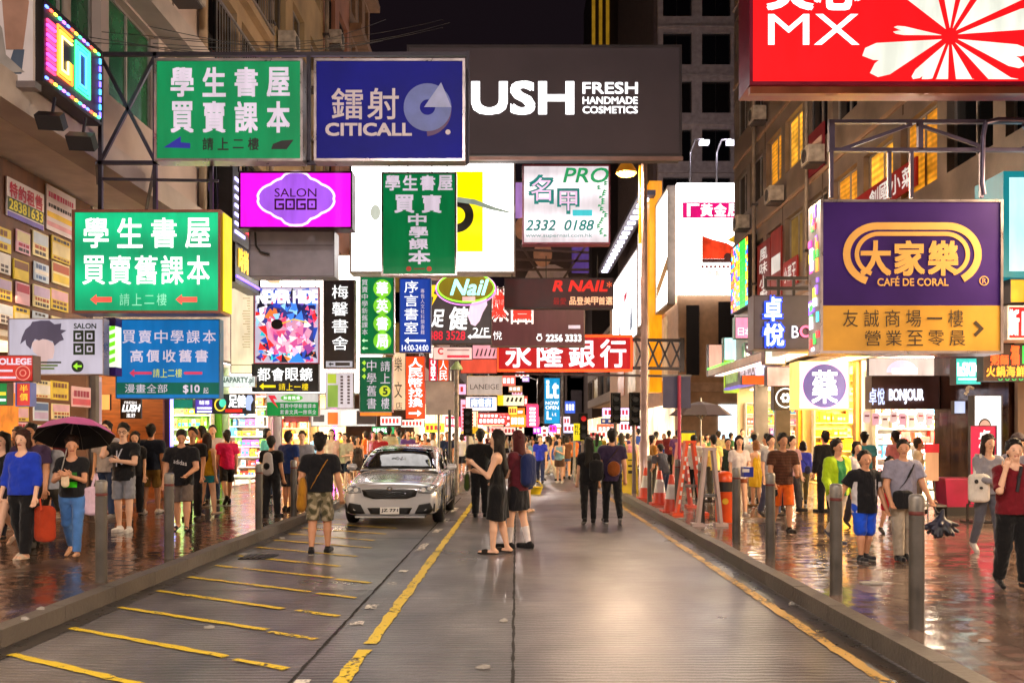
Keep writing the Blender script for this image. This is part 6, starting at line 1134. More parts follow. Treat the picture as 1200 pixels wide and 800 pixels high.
def added_lamp(x, y, label, s, P_=760):  # invented street lamps, added to light the crowd, signs and far walls
    t = Thing('street_lamp', label, 'street lamp', (x, y, KZ)); t.part('pole', MB().lathe((x, y, KZ), [(.12, 0), (.12, 1.3), (.09, 1.34), (.06, 9.2)], 16), SILV); t.part('arm', MB().path([(x, y, 9.1), (x + s * 1.0, y, 9.5), (x + s * 1.9, y, 9.55)], .04), SILV); t.part('lamp_head', MB().box((x + s * 1.6, y - .16, 9.48), (x + s * 2.3, y + .16, 9.62)), SILV); t.part('bulb', MB().box((x + s * 1.66, y - .13, 9.45), (x + s * 2.24, y + .13, 9.478)), lit('#ffe2b8', 10))
    bulb((x + s * 1.95, y, 9.2), P_, lin('#fff0e6'))
added_lamp(-4.25, -1.5, 'added unseen lamp post on the left kerb behind the viewpoint', 1); added_lamp(3.1, -6.0, 'added unseen lamp post on the right kerb behind the viewpoint', -1); added_lamp(3.1, 60, 'added lamp post on the right kerb just past the crossing', -1, 380); added_lamp(-2.4, 84, 'added lamp post far along the left kerb', 1, 450); added_lamp(3.1, 125, 'farthest added lamp post on the right kerb', -1, 600)  # near pair fills from behind the viewpoint; the rest brighten dark far facades
# poles and boards around the crossing
def pole(name, label, cat, px, py, top_py, r, c, z=KZ): 
    y = GY(py, z); x = (px - CX) * y / F; t = Thing(name, label, cat, (x, y, z)); t.part('post', MB().lathe((x, y, z), [(r * 1.2, 0), (r, .3), (r, EYE + (CY - top_py) * y / F - z)], 14), c); t.y = y; t.x = x; return t
t = pole('sign_post', 'speckled grey pole at the corner kerb behind the car', 'pole', 535, 577, 433, .06, mat('#7a6c64', .5, .3, var=.5, scale=12)); t.part('topper', MB().lathe((t.x, t.y, EYE + (CY - 433) * t.y / F), [(.16, 0), (.16, .05), (.05, .2), (0, .22)], 12), mat('#8aa070', .4))
t = pole('sign_post', 'dark slim pole between the car and the speckled pole', 'pole', 527, 575, 480, .045, mat('#2c2626', .5, .4))
t = pole('sign_post', 'pole carrying the back of a blank grey board, behind the car', 'pole', 514, 572, 452, .04, SILV); s = t.y / F; fr = Fr((0, t.y - .06, 0)); t.part('board', MB().box(tuple(PX(499, 486, t.y - .05)), tuple(PX(532, 447, t.y - .09))), mat('#a89890', .5, .2)); t.part('board_edge', MB().box(tuple(PX(498.4, 447, t.y - .05)), tuple(PX(532.6, 446, t.y - .1))), SILV)
t = pole('sign_post', 'slender pink pole with the blank back of a dark blue board', 'pole', 796, 598, 440, .035, mat('#a82a4a', .4, .2)); t.part('board', MB().box(tuple(PX(777, 478, t.y + .05)), tuple(PX(809, 440, t.y + .08))), mat('#4a4862', .5, .3)); t.part('board_frame', MB().box(tuple(PX(776, 441, t.y + .04)), tuple(PX(810, 439, t.y + .09))), SILV)
def signal(label, px, py, top, s=1, lit_c=None, side=False):
    t = pole('traffic_light', label, 'traffic light', px, py, top, .05, mat('#6a5a58', .5, .3)); x, y = t.x, t.y; z = EYE + (CY - top) * y / F; m = MB(); M = mat('#070607', .8, spec=.2); fr = Fr((x - .10, y - .12, z - .78))
    t.part('housing', MB().fbox(fr, 0, .22, 0, .8, -.1, .1), M); t.part('back_board', MB().fbox(fr, -.03, .25, -.03, .83, -.12, -.101), M)
    for k in range(3):
        m = MB(); m.disc(fr, .11, .14 + k * .26, .08, .1, .115, 16); t.part('lens', m, lit(lit_c, 1.2) if (lit_c and k == 2) else mat('#0c0c0c', .4)); v = MB(); v.ring(fr, .11, .14 + k * .26, .09, .102, .1, .25, 14, 0, 180); t.part('visor', v, M)
    return t
signal('black traffic light in silhouette before the yellow sign', 721, 572, 462); signal('traffic light beside the lamp post with its head turned away', 743, 578, 462); signal('small traffic light with a dim red lens left of the yellow sign', 683, 566, 486, lit_c='#a81818'); signal('traffic light in front of the cluster of pink signs', 548, 566, 480)
t = pole('direction_sign', 'blue street name plate on a post beside the traffic light', 'sign', 756, 566, 489, .03, SILV); y = t.y; t.part('plate', MB().box(tuple(PX(704, 496.5, y - .05)), tuple(PX(726, 490, y - .08))), mat('#1c3f9c', .4)); t.part('plate_arm', MB().bar(PX(704, 493, y), PX(757, 493, y), .05), SILV); m = MB(); fr = Fr(PX(704, 496.5, y - .085)); s = y / F
for a in (2, 9, 17): m.fbox(fr, a * s, (a + 3) * s, 2 * s, 4.5 * s, 0, .006)
t.part('lettering', m, CW)
t = pole('notice_sign', 'yellow notice with black characters on a pole at the crossing', 'sign', 673, 566, 500, .04, SILV); y = t.y; t.part('plate', MB().box(tuple(PX(672, 516, y - .06)), tuple(PX(684, 496, y - .09))), lit('#f0d81c', .8)); m = MB(); fr = Fr(PX(672, 516, y - .095)); s = y / F
for r_ in range(2): put_spread(m, fr, '行人', 1 * s, (13 - r_ * 6) * s, 11 * s, (18 - r_ * 6) * s, .004, .03)
t.part('lettering', m, mat('#1c1a10', .5))
# vendor's umbrella
ux, uy, uz = 4.95, 24.5, 2.15; t = Thing('parasol', 'open black vendor umbrella between the lamp post and the pink pole', 'umbrella', (ux, uy, KZ)); m = MB(); n = 8
ring = [Vector((ux + .85 * math.cos(2 * math.pi * i / n), uy + .85 * math.sin(2 * math.pi * i / n), uz)) for i in range(n)]; mid = [Vector((ux + .5 * math.cos(2 * math.pi * i / n), uy + .5 * math.sin(2 * math.pi * i / n), uz + .27)) for i in range(n)]; top = Vector((ux, uy, uz + .38))
for i in range(n): j = (i + 1) % n; m.quad(ring[i], ring[j], mid[j], mid[i]); m.quad(mid[i], mid[j], top)
t.part('canopy', m, mat('#3a3034', .6)); t.part('pole', MB().tube((ux, uy, KZ), top + Vector((0, 0, .1)), .02), SILV); m = MB()
for i in range(n): m.tube(mid[i], (ux, uy, uz - .1), .008, n=5)
t.part('rib', m, SILV)
# magazines stand near the umbrella
t = Thing('news_stand', 'small street stall with yellow and white papers under the black umbrella', 'stall', (4.85, 24.9, KZ)); t.part('counter', MB().box((4.5, 24.9, KZ), (5.3, 25.5, .95)), mat('#4a4448', .6)); t.part('display_board', MB().box((4.45, 24.85, 1.0), (4.9, 24.88, 1.75)), mat('#2a2628', .6)); t.part('paper', MB().box((4.5, 24.82, 1.38), (4.86, 24.845, 1.68)), lit('#f0c81c', .8)); t.part('paper', MB().box((4.5, 24.82, 1.05), (4.86, 24.845, 1.32)), mat('#d0ccd0', .6))
# things before the right shops
y = GY(604, KZ); x = (1126 - CX) * y / F; t = Thing('display_bin', 'crimson square tub with a black base by the glossy wall', 'bin', (x, y, KZ)); t.part('base', MB().box((x - .26, y, KZ), (x + .26, y + .5, KZ + .16)), mat('#181416', .5)); m = MB(); m._add([(x - .24, y + .02, KZ + .161), (x + .24, y + .02, KZ + .161), (x + .24, y + .48, KZ + .161), (x - .24, y + .48, KZ + .161), (x - .3, y - .03, KZ + .66), (x + .3, y - .03, KZ + .66), (x + .3, y + .53, KZ + .66), (x - .3, y + .53, KZ + .66)], [(0, 3, 2, 1), (4, 5, 6, 7), (0, 1, 5, 4), (1, 2, 6, 5), (2, 3, 7, 6), (3, 0, 4, 7)]); t.part('tub', m, mat('#9a1440', .4)); t.part('rim', MB().box((x - .32, y - .05, KZ + .662), (x + .32, y + .55, KZ + .69)), mat('#b02a52', .4))
y = GY(603, KZ); x = (1148 - CX) * y / F; t = Thing('display_cabinet', 'low dark cabinet next to the crimson tub', 'cabinet', (x, y + .1, KZ)); t.part('body', MB().box((x - .05, y + .1, KZ), (x + .45, y + .6, KZ + .62)), mat('#2a1a1c', .4)); t.part('top', MB().box((x - .08, y + .07, KZ + .622), (x + .48, y + .63, KZ + .66)), mat('#8a7a78', .3))
y = GY(603, KZ); x = (1095 - CX) * y / F; t = Thing('sign_stand', 'thin easel stand with a red headed price poster before the bright shop', 'easel', (x, y, KZ))
for dx in (-.12, .02): t.part('leg', MB().tube((x + dx, y, KZ), (x + dx - .02, y + .05, 1.5), .014), SILV)
s = y / F; t.part('board', MB().box(tuple(PX(1084, 563, y - .03)), tuple(PX(1100, 530, y - .05))), lit('#e8a878', .6)); t.part('heading', MB().box(tuple(PX(1083.5, 530, y - .03)), tuple(PX(1100.5, 520, y - .055))), lit('#d81c2a', .7)); t.part('tray', MB().box((x - .35, y - .15, .3), (x + .35, y + .2, .34)), SILV)
t = Thing('blue_carton', 'small blue carton carried at waist height beside the fourth bollard', 'box', PX(876, 553, 14.5)); t.part('box', MB().box(tuple(PX(868, 558, 14.6)), tuple(PX(883, 547, 14.4))), mat('#1c2c8c', .4)); t.part('label', MB().box(tuple(PX(870, 553, 14.39)), tuple(PX(878, 549, 14.395))), CW)
t = Thing('basket', 'yellow plastic basket on the road by the woman in the pale top', 'basket', ((630 - CX) * 25.5 / F, 25.5, 0)); bx = (627 - CX) * 25.5 / F; t.part('body', MB().lathe((bx, 25.5, 0), [(.15, 0), (.22, .2), (.23, .2), (.2, .19), (.14, .02)], 14), mat('#e0c01c', .5)); t.part('handle', MB().path([(bx - .21, 25.5, .2), (bx - .1, 25.5, .36), (bx + .1, 25.5, .36), (bx + .21, 25.5, .2)], .012), mat('#e0c01c', .5))
t = Thing('display_rack', 'low white rack before the left pharmacy', 'rack', (-8.2, 26.2, KZ)); t.part('top', MB().box((-8.3, 25.9, .42), (-7.4, 27.2, .46)), white)
for x, y in ((-8.25, 25.95), (-7.45, 25.95), (-8.25, 27.15), (-7.45, 27.15)): t.part('leg', MB().box((x - .02, y - .02, KZ), (x + .02, y + .02, .418)), white)

# ------------------------------------------------------------------ the parked car
def car():
    cx, y0 = -2.22, 16.42; Lc, Wd = 4.55, 1.76
    root = Thing('parked_car', 'silver people carrier parked in the left bay facing the camera', 'car', (cx, y0 + Lc / 2, 0))
    paint = mat('#d6d7dc', .18, .45, var=.05, coat=.8, spec=.6); blk = mat('#101012', .35); gl = glass('#0c1014', .03); chrome = mat('#c8c8cc', .12, 1.0, var=.05); rub = mat('#16151a', .7)
    # lower body: half sections, x outwards, from the nose (y=0) to the tail
    st = [  # y, half width, sill z, bumper/shoulder heights...  list of (x, z) from bottom centre to top centre
        (-.02, [(.0, .27), (.5, .27), (.63, .31), (.68, .44), (.66, .56), (.58, .62), (.33, .635), (.0, .64)]),
        (-.01, [(.0, .21), (.58, .21), (.73, .26), (.775, .44), (.76, .60), (.68, .675), (.38, .695), (.0, .70)]),
        (.06, [(.0, .17), (.64, .17), (.79, .23), (.825, .44), (.81, .63), (.72, .725), (.40, .75), (.0, .76)]),
        (.22, [(.0, .17), (.68, .17), (.84, .22), (.865, .44), (.85, .65), (.745, .765), (.41, .795), (.0, .805)]),
        (.55, [(.0, .17), (.72, .17), (.865, .23), (.885, .46), (.875, .68), (.77, .80), (.44, .83), (.0, .845)]),
        (.95, [(.0, .17), (.72, .17), (.87, .22), (.89, .46), (.885, .73), (.79, .855), (.46, .895), (.0, .91)]),
        (1.25, [(.0, .17), (.72, .17), (.865, .21), (.888, .46), (.885, .77), (.81, .90), (.48, .94), (.0, .955)]),
        (1.7, [(.0, .17), (.72, .17), (.865, .20), (.888, .46), (.888, .80), (.83, .92), (.5, .93), (.0, .93)]),
        (2.6, [(.0, .17), (.72, .17), (.865, .20), (.888, .48), (.888, .83), (.835, .945), (.5, .95), (.0, .95)]),
        (3.5, [(.0, .17), (.72, .17), (.86, .22), (.888, .50), (.885, .87), (.835, .975), (.5, .98), (.0, .98)]),
        (4.2, [(.0, .22), (.7, .22), (.83, .28), (.86, .55), (.85, .90), (.80, 1.0), (.5, 1.01), (.0, 1.01)]),
        (4.5, [(.0, .34), (.6, .34), (.72, .4), (.76, .6), (.74, .88), (.68, .96), (.4, .97), (.0, .97)])]
    def loft(st, name, m, parent=None, sub=2, capf=True):
        mb = MB(); k = len(st[0][1]); prof = [[(x, z) for x, z in s] for _, s in st]; rows = []
        for (yy, s) in st:
            rows.append([(cx + x, y0 + yy, z) for x, z in s] + [(cx - x, y0 + yy, z) for x, z in s[::-1][1:-1 if s[0][0] == 0 else None]])
        n = len(rows[0]); vs = [p for r_ in rows for p in r_]
        closed = st[0][1][0][0] == 0
        fs = []
        for i in range(len(rows) - 1):
            for j in range(n if closed else n - 1): a = i * n + j; b = i * n + (j + 1) % n; fs.append((a, b, b + n, a + n))
        if capf and closed: fs += [tuple(range(n))[::-1], tuple(range((len(rows) - 1) * n, len(rows) * n))]
        mb._add(vs, fs, True); o = root.part(name, mb, m, parent)
        if sub: md = o.modifiers.new('round', 'SUBSURF'); md.levels = sub; md.render_levels = sub
        return o
    body = loft(st, 'body', paint)
    gh = [(1.18, [(.76, .90), (.74, .925), (.72, .95), (.5, .965), (.0, .97)]), (1.62, [(.775, .90), (.74, 1.08), (.69, 1.17), (.5, 1.2), (.0, 1.215)]), (2.05, [(.785, .91), (.73, 1.2), (.63, 1.34), (.45, 1.385), (.0, 1.40)]), (2.6, [(.785, .92), (.73, 1.22), (.62, 1.39), (.44, 1.435), (.0, 1.45)]), (3.4, [(.785, .94), (.73, 1.22), (.61, 1.37), (.44, 1.42), (.0, 1.435)]), (4.05, [(.77, .96), (.71, 1.2), (.59, 1.31), (.42, 1.35), (.0, 1.365)]), (4.4, [(.72, .96), (.66, 1.08), (.56, 1.14), (.4, 1.16), (.0, 1.165)])]
    gh = [(yy, s) for yy, s in gh]
    dgp = bpy.context.evaluated_depsgraph_get(); dgp.update(); ev = body.evaluated_get(dgp); bm_ = ev.to_mesh(); bvh = BVHTree.FromPolygons([v.co.copy() for v in bm_.vertices], [tuple(p.vertices) for p in bm_.polygons]); ev.to_mesh_clear()
    def onfront(name, pts, m, off=.008, parent=None, rings=5, bvh=bvh):
        n0 = len(pts); P = []
        for i in range(n0):
            a, b = pts[i], pts[(i + 1) % n0]
            for q in range(5): P.append((a[0] + (b[0] - a[0]) * q / 5, a[1] + (b[1] - a[1]) * q / 5))
        cxx = sum(p[0] for p in pts) / n0; cz = sum(p[1] for p in pts) / n0; vs = []; mb = MB(); n = len(P)
        for r_ in range(rings + 1):
            f = 1 - r_ / rings
            for p in P:
                X, Z = cxx + (p[0] - cxx) * f, cz + (p[1] - cz) * f; h_ = bvh.ray_cast(Vector((X, -Lc / 2 - 1, Z)), Vector((0, 1, 0))); yy = (h_[0].y + Lc / 2) if h_[0] else .5
                vs.append((cx + X, y0 + yy - off, Z))
        mb._add(vs, [(r_ * n + i, r_ * n + (i + 1) % n, (r_ + 1) * n + (i + 1) % n, (r_ + 1) * n + i) for r_ in range(rings) for i in range(n)], True)
        o = root.part(name, mb, m, parent); md = o.modifiers.new('thick', 'SOLIDIFY'); md.thickness = .02; md.offset = 0; return o
    roof = loft([(yy, s) for yy, s in gh], 'roof', paint, capf=False)
    # windscreen follows the pillars a little proud of the shell
    def plate(name, pts, m, th=.02, parent=None, smooth=False):
        mb = MB(); P = [Vector((cx + x, y0 + y, z)) for x, y, z in pts]; nrm = (P[1] - P[0]).cross(P[-1] - P[0]).normalized(); n = len(P)
        mb._add(P + [p - nrm * th for p in P], [tuple(range(n)), tuple(range(n, 2 * n))[::-1]] + [(i, n + i, n + (i + 1) % n, (i + 1) % n) for i in range(n)]); return root.part(name, mb, m, parent)
    rv = roof.evaluated_get(bpy.context.evaluated_depsgraph_get()); rm_ = rv.to_mesh(); bvr = BVHTree.FromPolygons([v.co.copy() for v in rm_.vertices], [tuple(p.vertices) for p in rm_.polygons]); rv.to_mesh_clear()
    def sheet(name, grid, m, parent=None, off=0):
        mb = MB(); r_, c_ = len(grid), len(grid[0]); mb._add([(cx + x, y0 + y, z) for row in grid for x, y, z in row], [(i * c_ + j, i * c_ + j + 1, (i + 1) * c_ + j + 1, (i + 1) * c_ + j) for i in range(r_ - 1) for j in range(c_ - 1)], True)
        o = root.part(name, mb, m, parent); md = o.modifiers.new('thick', 'SOLIDIFY'); md.thickness = .012; return o
    ws = []
    for f in [i / 8 for i in range(9)]:
        yc = 1.2 + (2.03 - 1.2) * f; row = []
        for q in [-1, -.85, -.55, -.25, 0, .25, .55, .85, 1]:
            w = (.70 - .09 * f) * q; yy = yc - .02 + .11 * (q * q) * (1 - .3 * f) - .02; zz = .955 + (1.375 - .955) * (f ** .92) - .022 * q * q + .022
            row.append((w, yy, zz))
        ws.append(row)
    onfront('windscreen', [(-.715, .985), (-.66, 1.16), (-.575, 1.33), (0, 1.362), (.575, 1.33), (.66, 1.16), (.715, .985), (0, 1.0)], gl, .012, bvh=bvr)
    wm = MB(); wm.bar((cx - .55, y0 + 1.14, .985), (cx + .05, y0 + 1.27, 1.03), .02); wm.bar((cx + .0, y0 + 1.13, .985), (cx + .58, y0 + 1.24, 1.03), .02); root.part('wiper', wm, blk)
    for s in (-1, 1):
        for k, (a, b) in enumerate(((1.78, 2.68), (2.76, 3.55), (3.62, 4.1))):
            za = .955 + .012 * k; tp = [1.17, 1.30, 1.28][k]; tq = [1.33, 1.32, 1.22][k]
            sheet('side_window', [[(s * .802, a, za), (s * .802, b, za + .01)], [(s * (.757 if k else .772), a + (.12 if k == 0 else 0), tp), (s * .742, b - (.12 if k == 2 else 0), tq)]], gl)
        dm = MB()
        for yy in (1.55, 2.7, 3.6): dm.bar((cx + s * .893, y0 + yy, .27), (cx + s * .893, y0 + yy, .9), .012, .008)
        dm.bar((cx + s * .893, y0 + 1.55, .27), (cx + s * .893, y0 + 3.6, .27), .008, .012); root.part('door_seam', dm, blk)
        for yy in (2.45, 3.35): root.part('door_handle', MB().box((cx + s * .888, y0 + yy, .80), (cx + s * .915, y0 + yy + .2, .83)), chrome)
        mb = MB(); q = Vector((cx + s * .98, y0 + 1.72, 1.0)); vs = []
        mb.lathe((0, 0, 0), [(0, -.07), (.07, -.055), (.1, 0), (.08, .055), (0, .07)], 14); mb.v = [(q.x + v[0] * 1.1, q.y + v[1] * .7, q.z + v[2]) for v in mb.v]; mir = root.part('wing_mirror', mb, paint); root.part('mirror_stem', MB().bar((cx + s * .84, y0 + 1.74, .95), (cx + s * .92, y0 + 1.73, .98), .04), blk, mir)
        # headlamp: dark housing, glowing lens cells, clear cover
        hl = onfront('headlamp', [(s * .50, .60), (s * .53, .69), (s * .70, .735), (s * .80, .71), (s * .815, .62), (s * .72, .585)], mat('#7d8288', .06, .2, coat=1, var=.1), .012)
        for x, yy, z in ((.60, -.01, .655), (.70, .03, .665)):
            m = MB(); m.disc(Fr((cx + s * x, y0 + (bvh.ray_cast(Vector((s * x, -Lc / 2 - 1, z)), Vector((0, 1, 0)))[0].y + Lc / 2) - .022, z), (1, 0, 0)), 0, 0, .04, -.01, .012, 16); root.part('reflector', m, mat('#ffffff', .08, .3), hl)
        # bumper recess with fog lamp
        rc = onfront('bumper_recess', [(s * .44, .235), (s * .52, .39), (s * .72, .425), (s * .77, .30), (s * .70, .225)], blk, .008)
        m = MB(); m.disc(Fr((cx + s * .62, y0 - .02, .315)), 0, 0, .03, -.03, .012, 14); root.part('fog_lamp', m, mat('#c8c8c8', .1, .4), rc)
        onfront('trim_fin', [(s * .765, .26), (s * .785, .41), (s * .80, .41), (s * .785, .26)], blk, .01)
        for yy in (.86, 3.62):
            wx = cx + s * .80; c = Vector((wx, y0 + yy, .325)); fr = Fr(c, (0, 1, 0), (0, 0, 1), (s, 0, 0)); tm = MB(); pr = [(.20, -.1), (.28, -.105), (.318, -.085), (.325, -.05), (.325, .05), (.318, .085), (.28, .105), (.20, .1)]
            n = 36; vs = [fr.pt(math.cos(2 * math.pi * i / n) * r_, math.sin(2 * math.pi * i / n) * r_, z) for r_, z in pr for i in range(n)]
            tm._add(vs, [(j * n + i, j * n + (i + 1) % n, (j + 1) * n + (i + 1) % n, (j + 1) * n + i) for j in range(len(pr) - 1) for i in range(n)], True)
            w = root.part('wheel', tm, rub, label=None); rm = MB(); rm.ring(fr, 0, 0, .175, .21, .02, .095, 32); rm.disc(fr, 0, 0, .05, .03, .09, 18)
            for q in range(10):
                t_ = 2 * math.pi * q / 10; rm.bar(fr.pt(.04 * math.cos(t_), .04 * math.sin(t_), .075), fr.pt(.18 * math.cos(t_), .18 * math.sin(t_), .08), .022, .022)
            root.part('rim', rm, chrome, w); dm2 = MB(); dm2.disc(fr, 0, 0, .2, -.05, .02, 24); root.part('brake_disc', dm2, mat('#2a2a2c', .5, .6), w)
            am = MB(); am.ring(fr, 0, 0, .335, .375, -.02, .097, 30, -8, 188); root.part('wheel_arch', am, blk)
    g = onfront('grille', [(-.50, .655), (-.46, .54), (-.30, .495), (.30, .495), (.46, .54), (.50, .655), (.25, .668), (-.25, .668)], blk, .008)
    for k in range(3):
        m = MB(); z = .535 + k * .04; w = .42 + .02 * k
        m.path([(cx - w, y0 - .022, z + .015), (cx, y0 - .045, z), (cx + w, y0 - .022, z + .015)], .007, 6); root.part('grille_slat', m, mat('#4a4a50', .2, .9), g)
    m = MB(); m.ring(Fr((cx, y0 - .045, .675)), 0, 0, .02, .035, -.02, .012, 18, ea=1.3); root.part('badge', m, chrome)
    lg = onfront('lower_grille', [(-.40, .335), (-.34, .225), (.34, .225), (.40, .335)], blk, .008)
    pl = root.part('number_plate', MB().box((cx - .17, y0 - .05, .225), (cx + .17, y0 - .03, .345)), mat('#e4e2de', .4, var=.05)); m = MB(); fr = Fr((cx - .17, y0 - .05, .225)); put_text(m, fr, 'JZ 771', .025, .025, .315, .095, .002, .03); root.part('lettering', m, blk, pl)
    root.part('splitter', MB().box((cx - .62, y0 - .01, .155), (cx + .62, y0 + .25, .185)), paint)
    for s in (-1, 1): root.part('tail_lamp', MB().box((cx + s * .55, y0 + 4.38, .8), (cx + s * .78, y0 + 4.47, .95)), mat('#8a1414', .3))
car()
# ------------------------------------------------------------------ people: each figure is grown as one smooth surface
def surfnet(D, org, h):
    S_ = D < 0; nx, ny, nz = D.shape
    cs = np.zeros((nx - 1, ny - 1, nz - 1), np.int8)
    for dx in (0, 1):
        for dy in (0, 1):
            for dz in (0, 1): cs += S_[dx:nx - 1 + dx, dy:ny - 1 + dy, dz:nz - 1 + dz]
    act = (cs > 0) & (cs < 8); idx = np.argwhere(act)
    if len(idx) == 0: return np.zeros((0, 3)), np.zeros((0, 4), int)
    ids = -np.ones(act.shape, int); ids[act] = np.arange(len(idx))
    acc = np.zeros((len(idx), 3)); cnt = np.zeros(len(idx))
    for ax in range(3):
        o1, o2 = [a for a in range(3) if a != ax]
        for a in (0, 1):
            for b in (0, 1):
                p = idx.copy(); p[:, o1] += a; p[:, o2] += b; q = p.copy(); q[:, ax] += 1
                d0 = D[p[:, 0], p[:, 1], p[:, 2]]; d1 = D[q[:, 0], q[:, 1], q[:, 2]]; m = (d0 < 0) != (d1 < 0)
                t = np.where(m, d0 / np.where(m, d0 - d1, 1), 0); pos = p.astype(float); pos[:, ax] += t
                acc[m] += pos[m]; cnt[m] += 1
    V = acc / cnt[:, None] * h + org; F_ = []
    for ax in range(3):
        o1, o2 = [a for a in range(3) if a != ax]
        sl0 = [slice(None)] * 3; sl1 = [slice(None)] * 3; sl0[ax] = slice(0, -1); sl1[ax] = slice(1, None)
        ch = S_[tuple(sl0)] != S_[tuple(sl1)]; e = np.argwhere(ch)
        e = e[(e[:, o1] > 0) & (e[:, o2] > 0) & (e[:, o1] < D.shape[o1] - 1) & (e[:, o2] < D.shape[o2] - 1)]
        if len(e) == 0: continue
        def c(a, b): p = e.copy(); p[:, o1] += a; p[:, o2] += b; return ids[p[:, 0], p[:, 1], p[:, 2]]
        q = np.stack([c(-1, -1), c(0, -1), c(0, 0), c(-1, 0)], 1)
        fl = S_[e[:, 0], e[:, 1], e[:, 2]] != (ax == 1); q[~fl] = q[~fl][:, ::-1]
        F_.append(q)
    return V, np.concatenate(F_)
class Blob:
    """smooth union of tapered limbs; each piece has a colour"""
    def __init__(s): s.p = []; s.cut = []
    def add(s, a, b, ra, rb, col, k=.02, sq=(1, 1, 1), flat=0, flata=0, sub=False): s.p.append((np.array(a, float), np.array(b, float), ra, rb, np.array(lin(col) if isinstance(col, str) else col, float), k, np.array(sq, float), flat, flata, sub)); return s
    def dist(s, P, pr):
        a, b, ra, rb, col, k, sq, flat, flata, sub = pr
        A, B = a / sq, b / sq; Q = P / sq; d = B - A; L2 = float(d @ d)
        t = np.clip(((Q - A) @ d) / L2, 0, 1) if L2 > 1e-10 else np.zeros(P.shape[:-1])
        r = ra + (rb - ra) * t; v = np.sqrt(((Q - A - t[..., None] * d) ** 2).sum(-1)) - r; v = v * float(sq.min()) if sq.min() < 1 else v
        if (flat or flata) and L2 > 1e-10:
            u = (b - a) / np.linalg.norm(b - a)
            if flat: v = np.maximum(v, (P - b) @ u)
            if flata: v = np.maximum(v, (a - P) @ u)
        return v
    def build(s, h, colf=None):
        lo = np.min([np.minimum(p[0], p[1]) - max(p[2], p[3]) * p[6] for p in s.p if not p[9]], 0) - 3 * h; hi = np.max([np.maximum(p[0], p[1]) + max(p[2], p[3]) * p[6] for p in s.p if not p[9]], 0) + 3 * h
        n = np.ceil((hi - lo) / h).astype(int) + 1; D = np.full(tuple(n), 1.0); ax = [lo[i] + h * np.arange(n[i]) for i in range(3)]
        for p in s.p:
            pad = p[5] + 2.5 * h; r = max(p[2], p[3]) * p[6] + pad; l = np.maximum(0, np.floor((np.minimum(p[0], p[1]) - r - lo) / h).astype(int)); u = np.minimum(n, np.ceil((np.maximum(p[0], p[1]) + r - lo) / h).astype(int) + 1)
            if np.any(u <= l): continue
            sl = tuple(slice(l[i], u[i]) for i in range(3)); P = np.stack(np.meshgrid(*[ax[i][sl[i]] for i in range(3)], indexing='ij'), -1); v = s.dist(P, p); o = D[sl]
            if p[9]: D[sl] = np.maximum(o, -v); continue
            k = max(p[5], 1e-4); hh = np.clip(.5 + .5 * (o - v) / k, 0, 1); D[sl] = o * (1 - hh) + v * hh - k * hh * (1 - hh)
        for nrm, off in s.cut:
            G = sum(ax[i].reshape([-1 if j == i else 1 for j in range(3)]) * nrm[i] for i in range(3)); D = np.maximum(D, G - off)
        V, F_ = surfnet(D, lo, h)
        if len(V) == 0: return None
        best = np.full(len(V), 9.0); C = np.zeros((len(V), 3))
        for p in s.p:
            if p[9]: continue
            v = s.dist(V, p); m = v < best; best[m] = v[m]; C[m] = p[4]
        if colf: C = colf(V, C)
        return V, F_, C
def np_mesh(name, VFC, m, xf):
    V, F_, C = VFC; me = bpy.data.meshes.new(name); me.vertices.add(len(V)); me.vertices.foreach_set('co', V.astype(np.float32).ravel())
    me.loops.add(len(F_) * 4); me.loops.foreach_set('vertex_index', F_.ravel().astype(np.int32)); me.polygons.add(len(F_)); me.polygons.foreach_set('loop_start', (np.arange(len(F_)) * 4).astype(np.int32)); me.polygons.foreach_set('loop_total', np.full(len(F_), 4, np.int32)); me.polygons.foreach_set('use_smooth', np.ones(len(F_), bool))
    at = me.color_attributes.new('Col', 'FLOAT_COLOR', 'POINT'); at.data.foreach_set('color', np.concatenate([C, np.ones((len(C), 1))], 1).astype(np.float32).ravel()); me.update(calc_edges=True); me.validate(); me.materials.append(m); return me
SKIN = ['#d2a181', '#c68f6e', '#dbae92', '#b98363', '#cf9a78']
N_PEOPLE = 0
TOPY = {(27, 656): 509, (85, 653): 515, (60, 638): 505, (4, 640): 508, (145, 623): 499, (177, 602): 499, (125, 606): 496, (158, 604): 508, (36, 640): 498, (22, 632): 502, (48, 634): 518, (68, 606): 497, (213, 622): 508, (226, 608): 503, (243, 605): 511, (266, 590): 505, (318, 606): 513, (338, 598): 507, (354, 594): 507, (375, 648): 511, (404, 574): 508, (419, 570): 512, (446, 574): 506, (563, 605): 505, (583, 648): 507, (607, 642): 508, (613, 600): 512, (633, 566): 511, (690, 614): 516, (717, 613): 505, (917, 625): 512, (941, 590): 518, (981, 637): 516, (1013, 656): 532, (1058, 657): 520, (1158, 648): 514, (1188, 690): 521, (1193, 640): 510, (967, 600): 507, (1013, 594): 507, (1004, 618): 521, (1049, 596): 507, (1076, 600): 515, (866, 606): 514, (886, 593): 518, (884, 586): 508, (899, 590): 510, (903, 606): 513, (928, 600): 514, (836, 588): 511, (813, 586): 511, (853, 586): 515, (779, 588): 520, (765, 578): 511}     # top of the head in the photo
def rot(v, ax, d):
    c, s = math.cos(R(d)), math.sin(R(d)); x, y, z = v
    return np.array((x, y * c - z * s, y * s + z * c)) if ax == 'x' else np.array((x * c + z * s, y, -x * s + z * c)) if ax == 'y' else np.array((x * c - y * s, x * s + y * c, z))
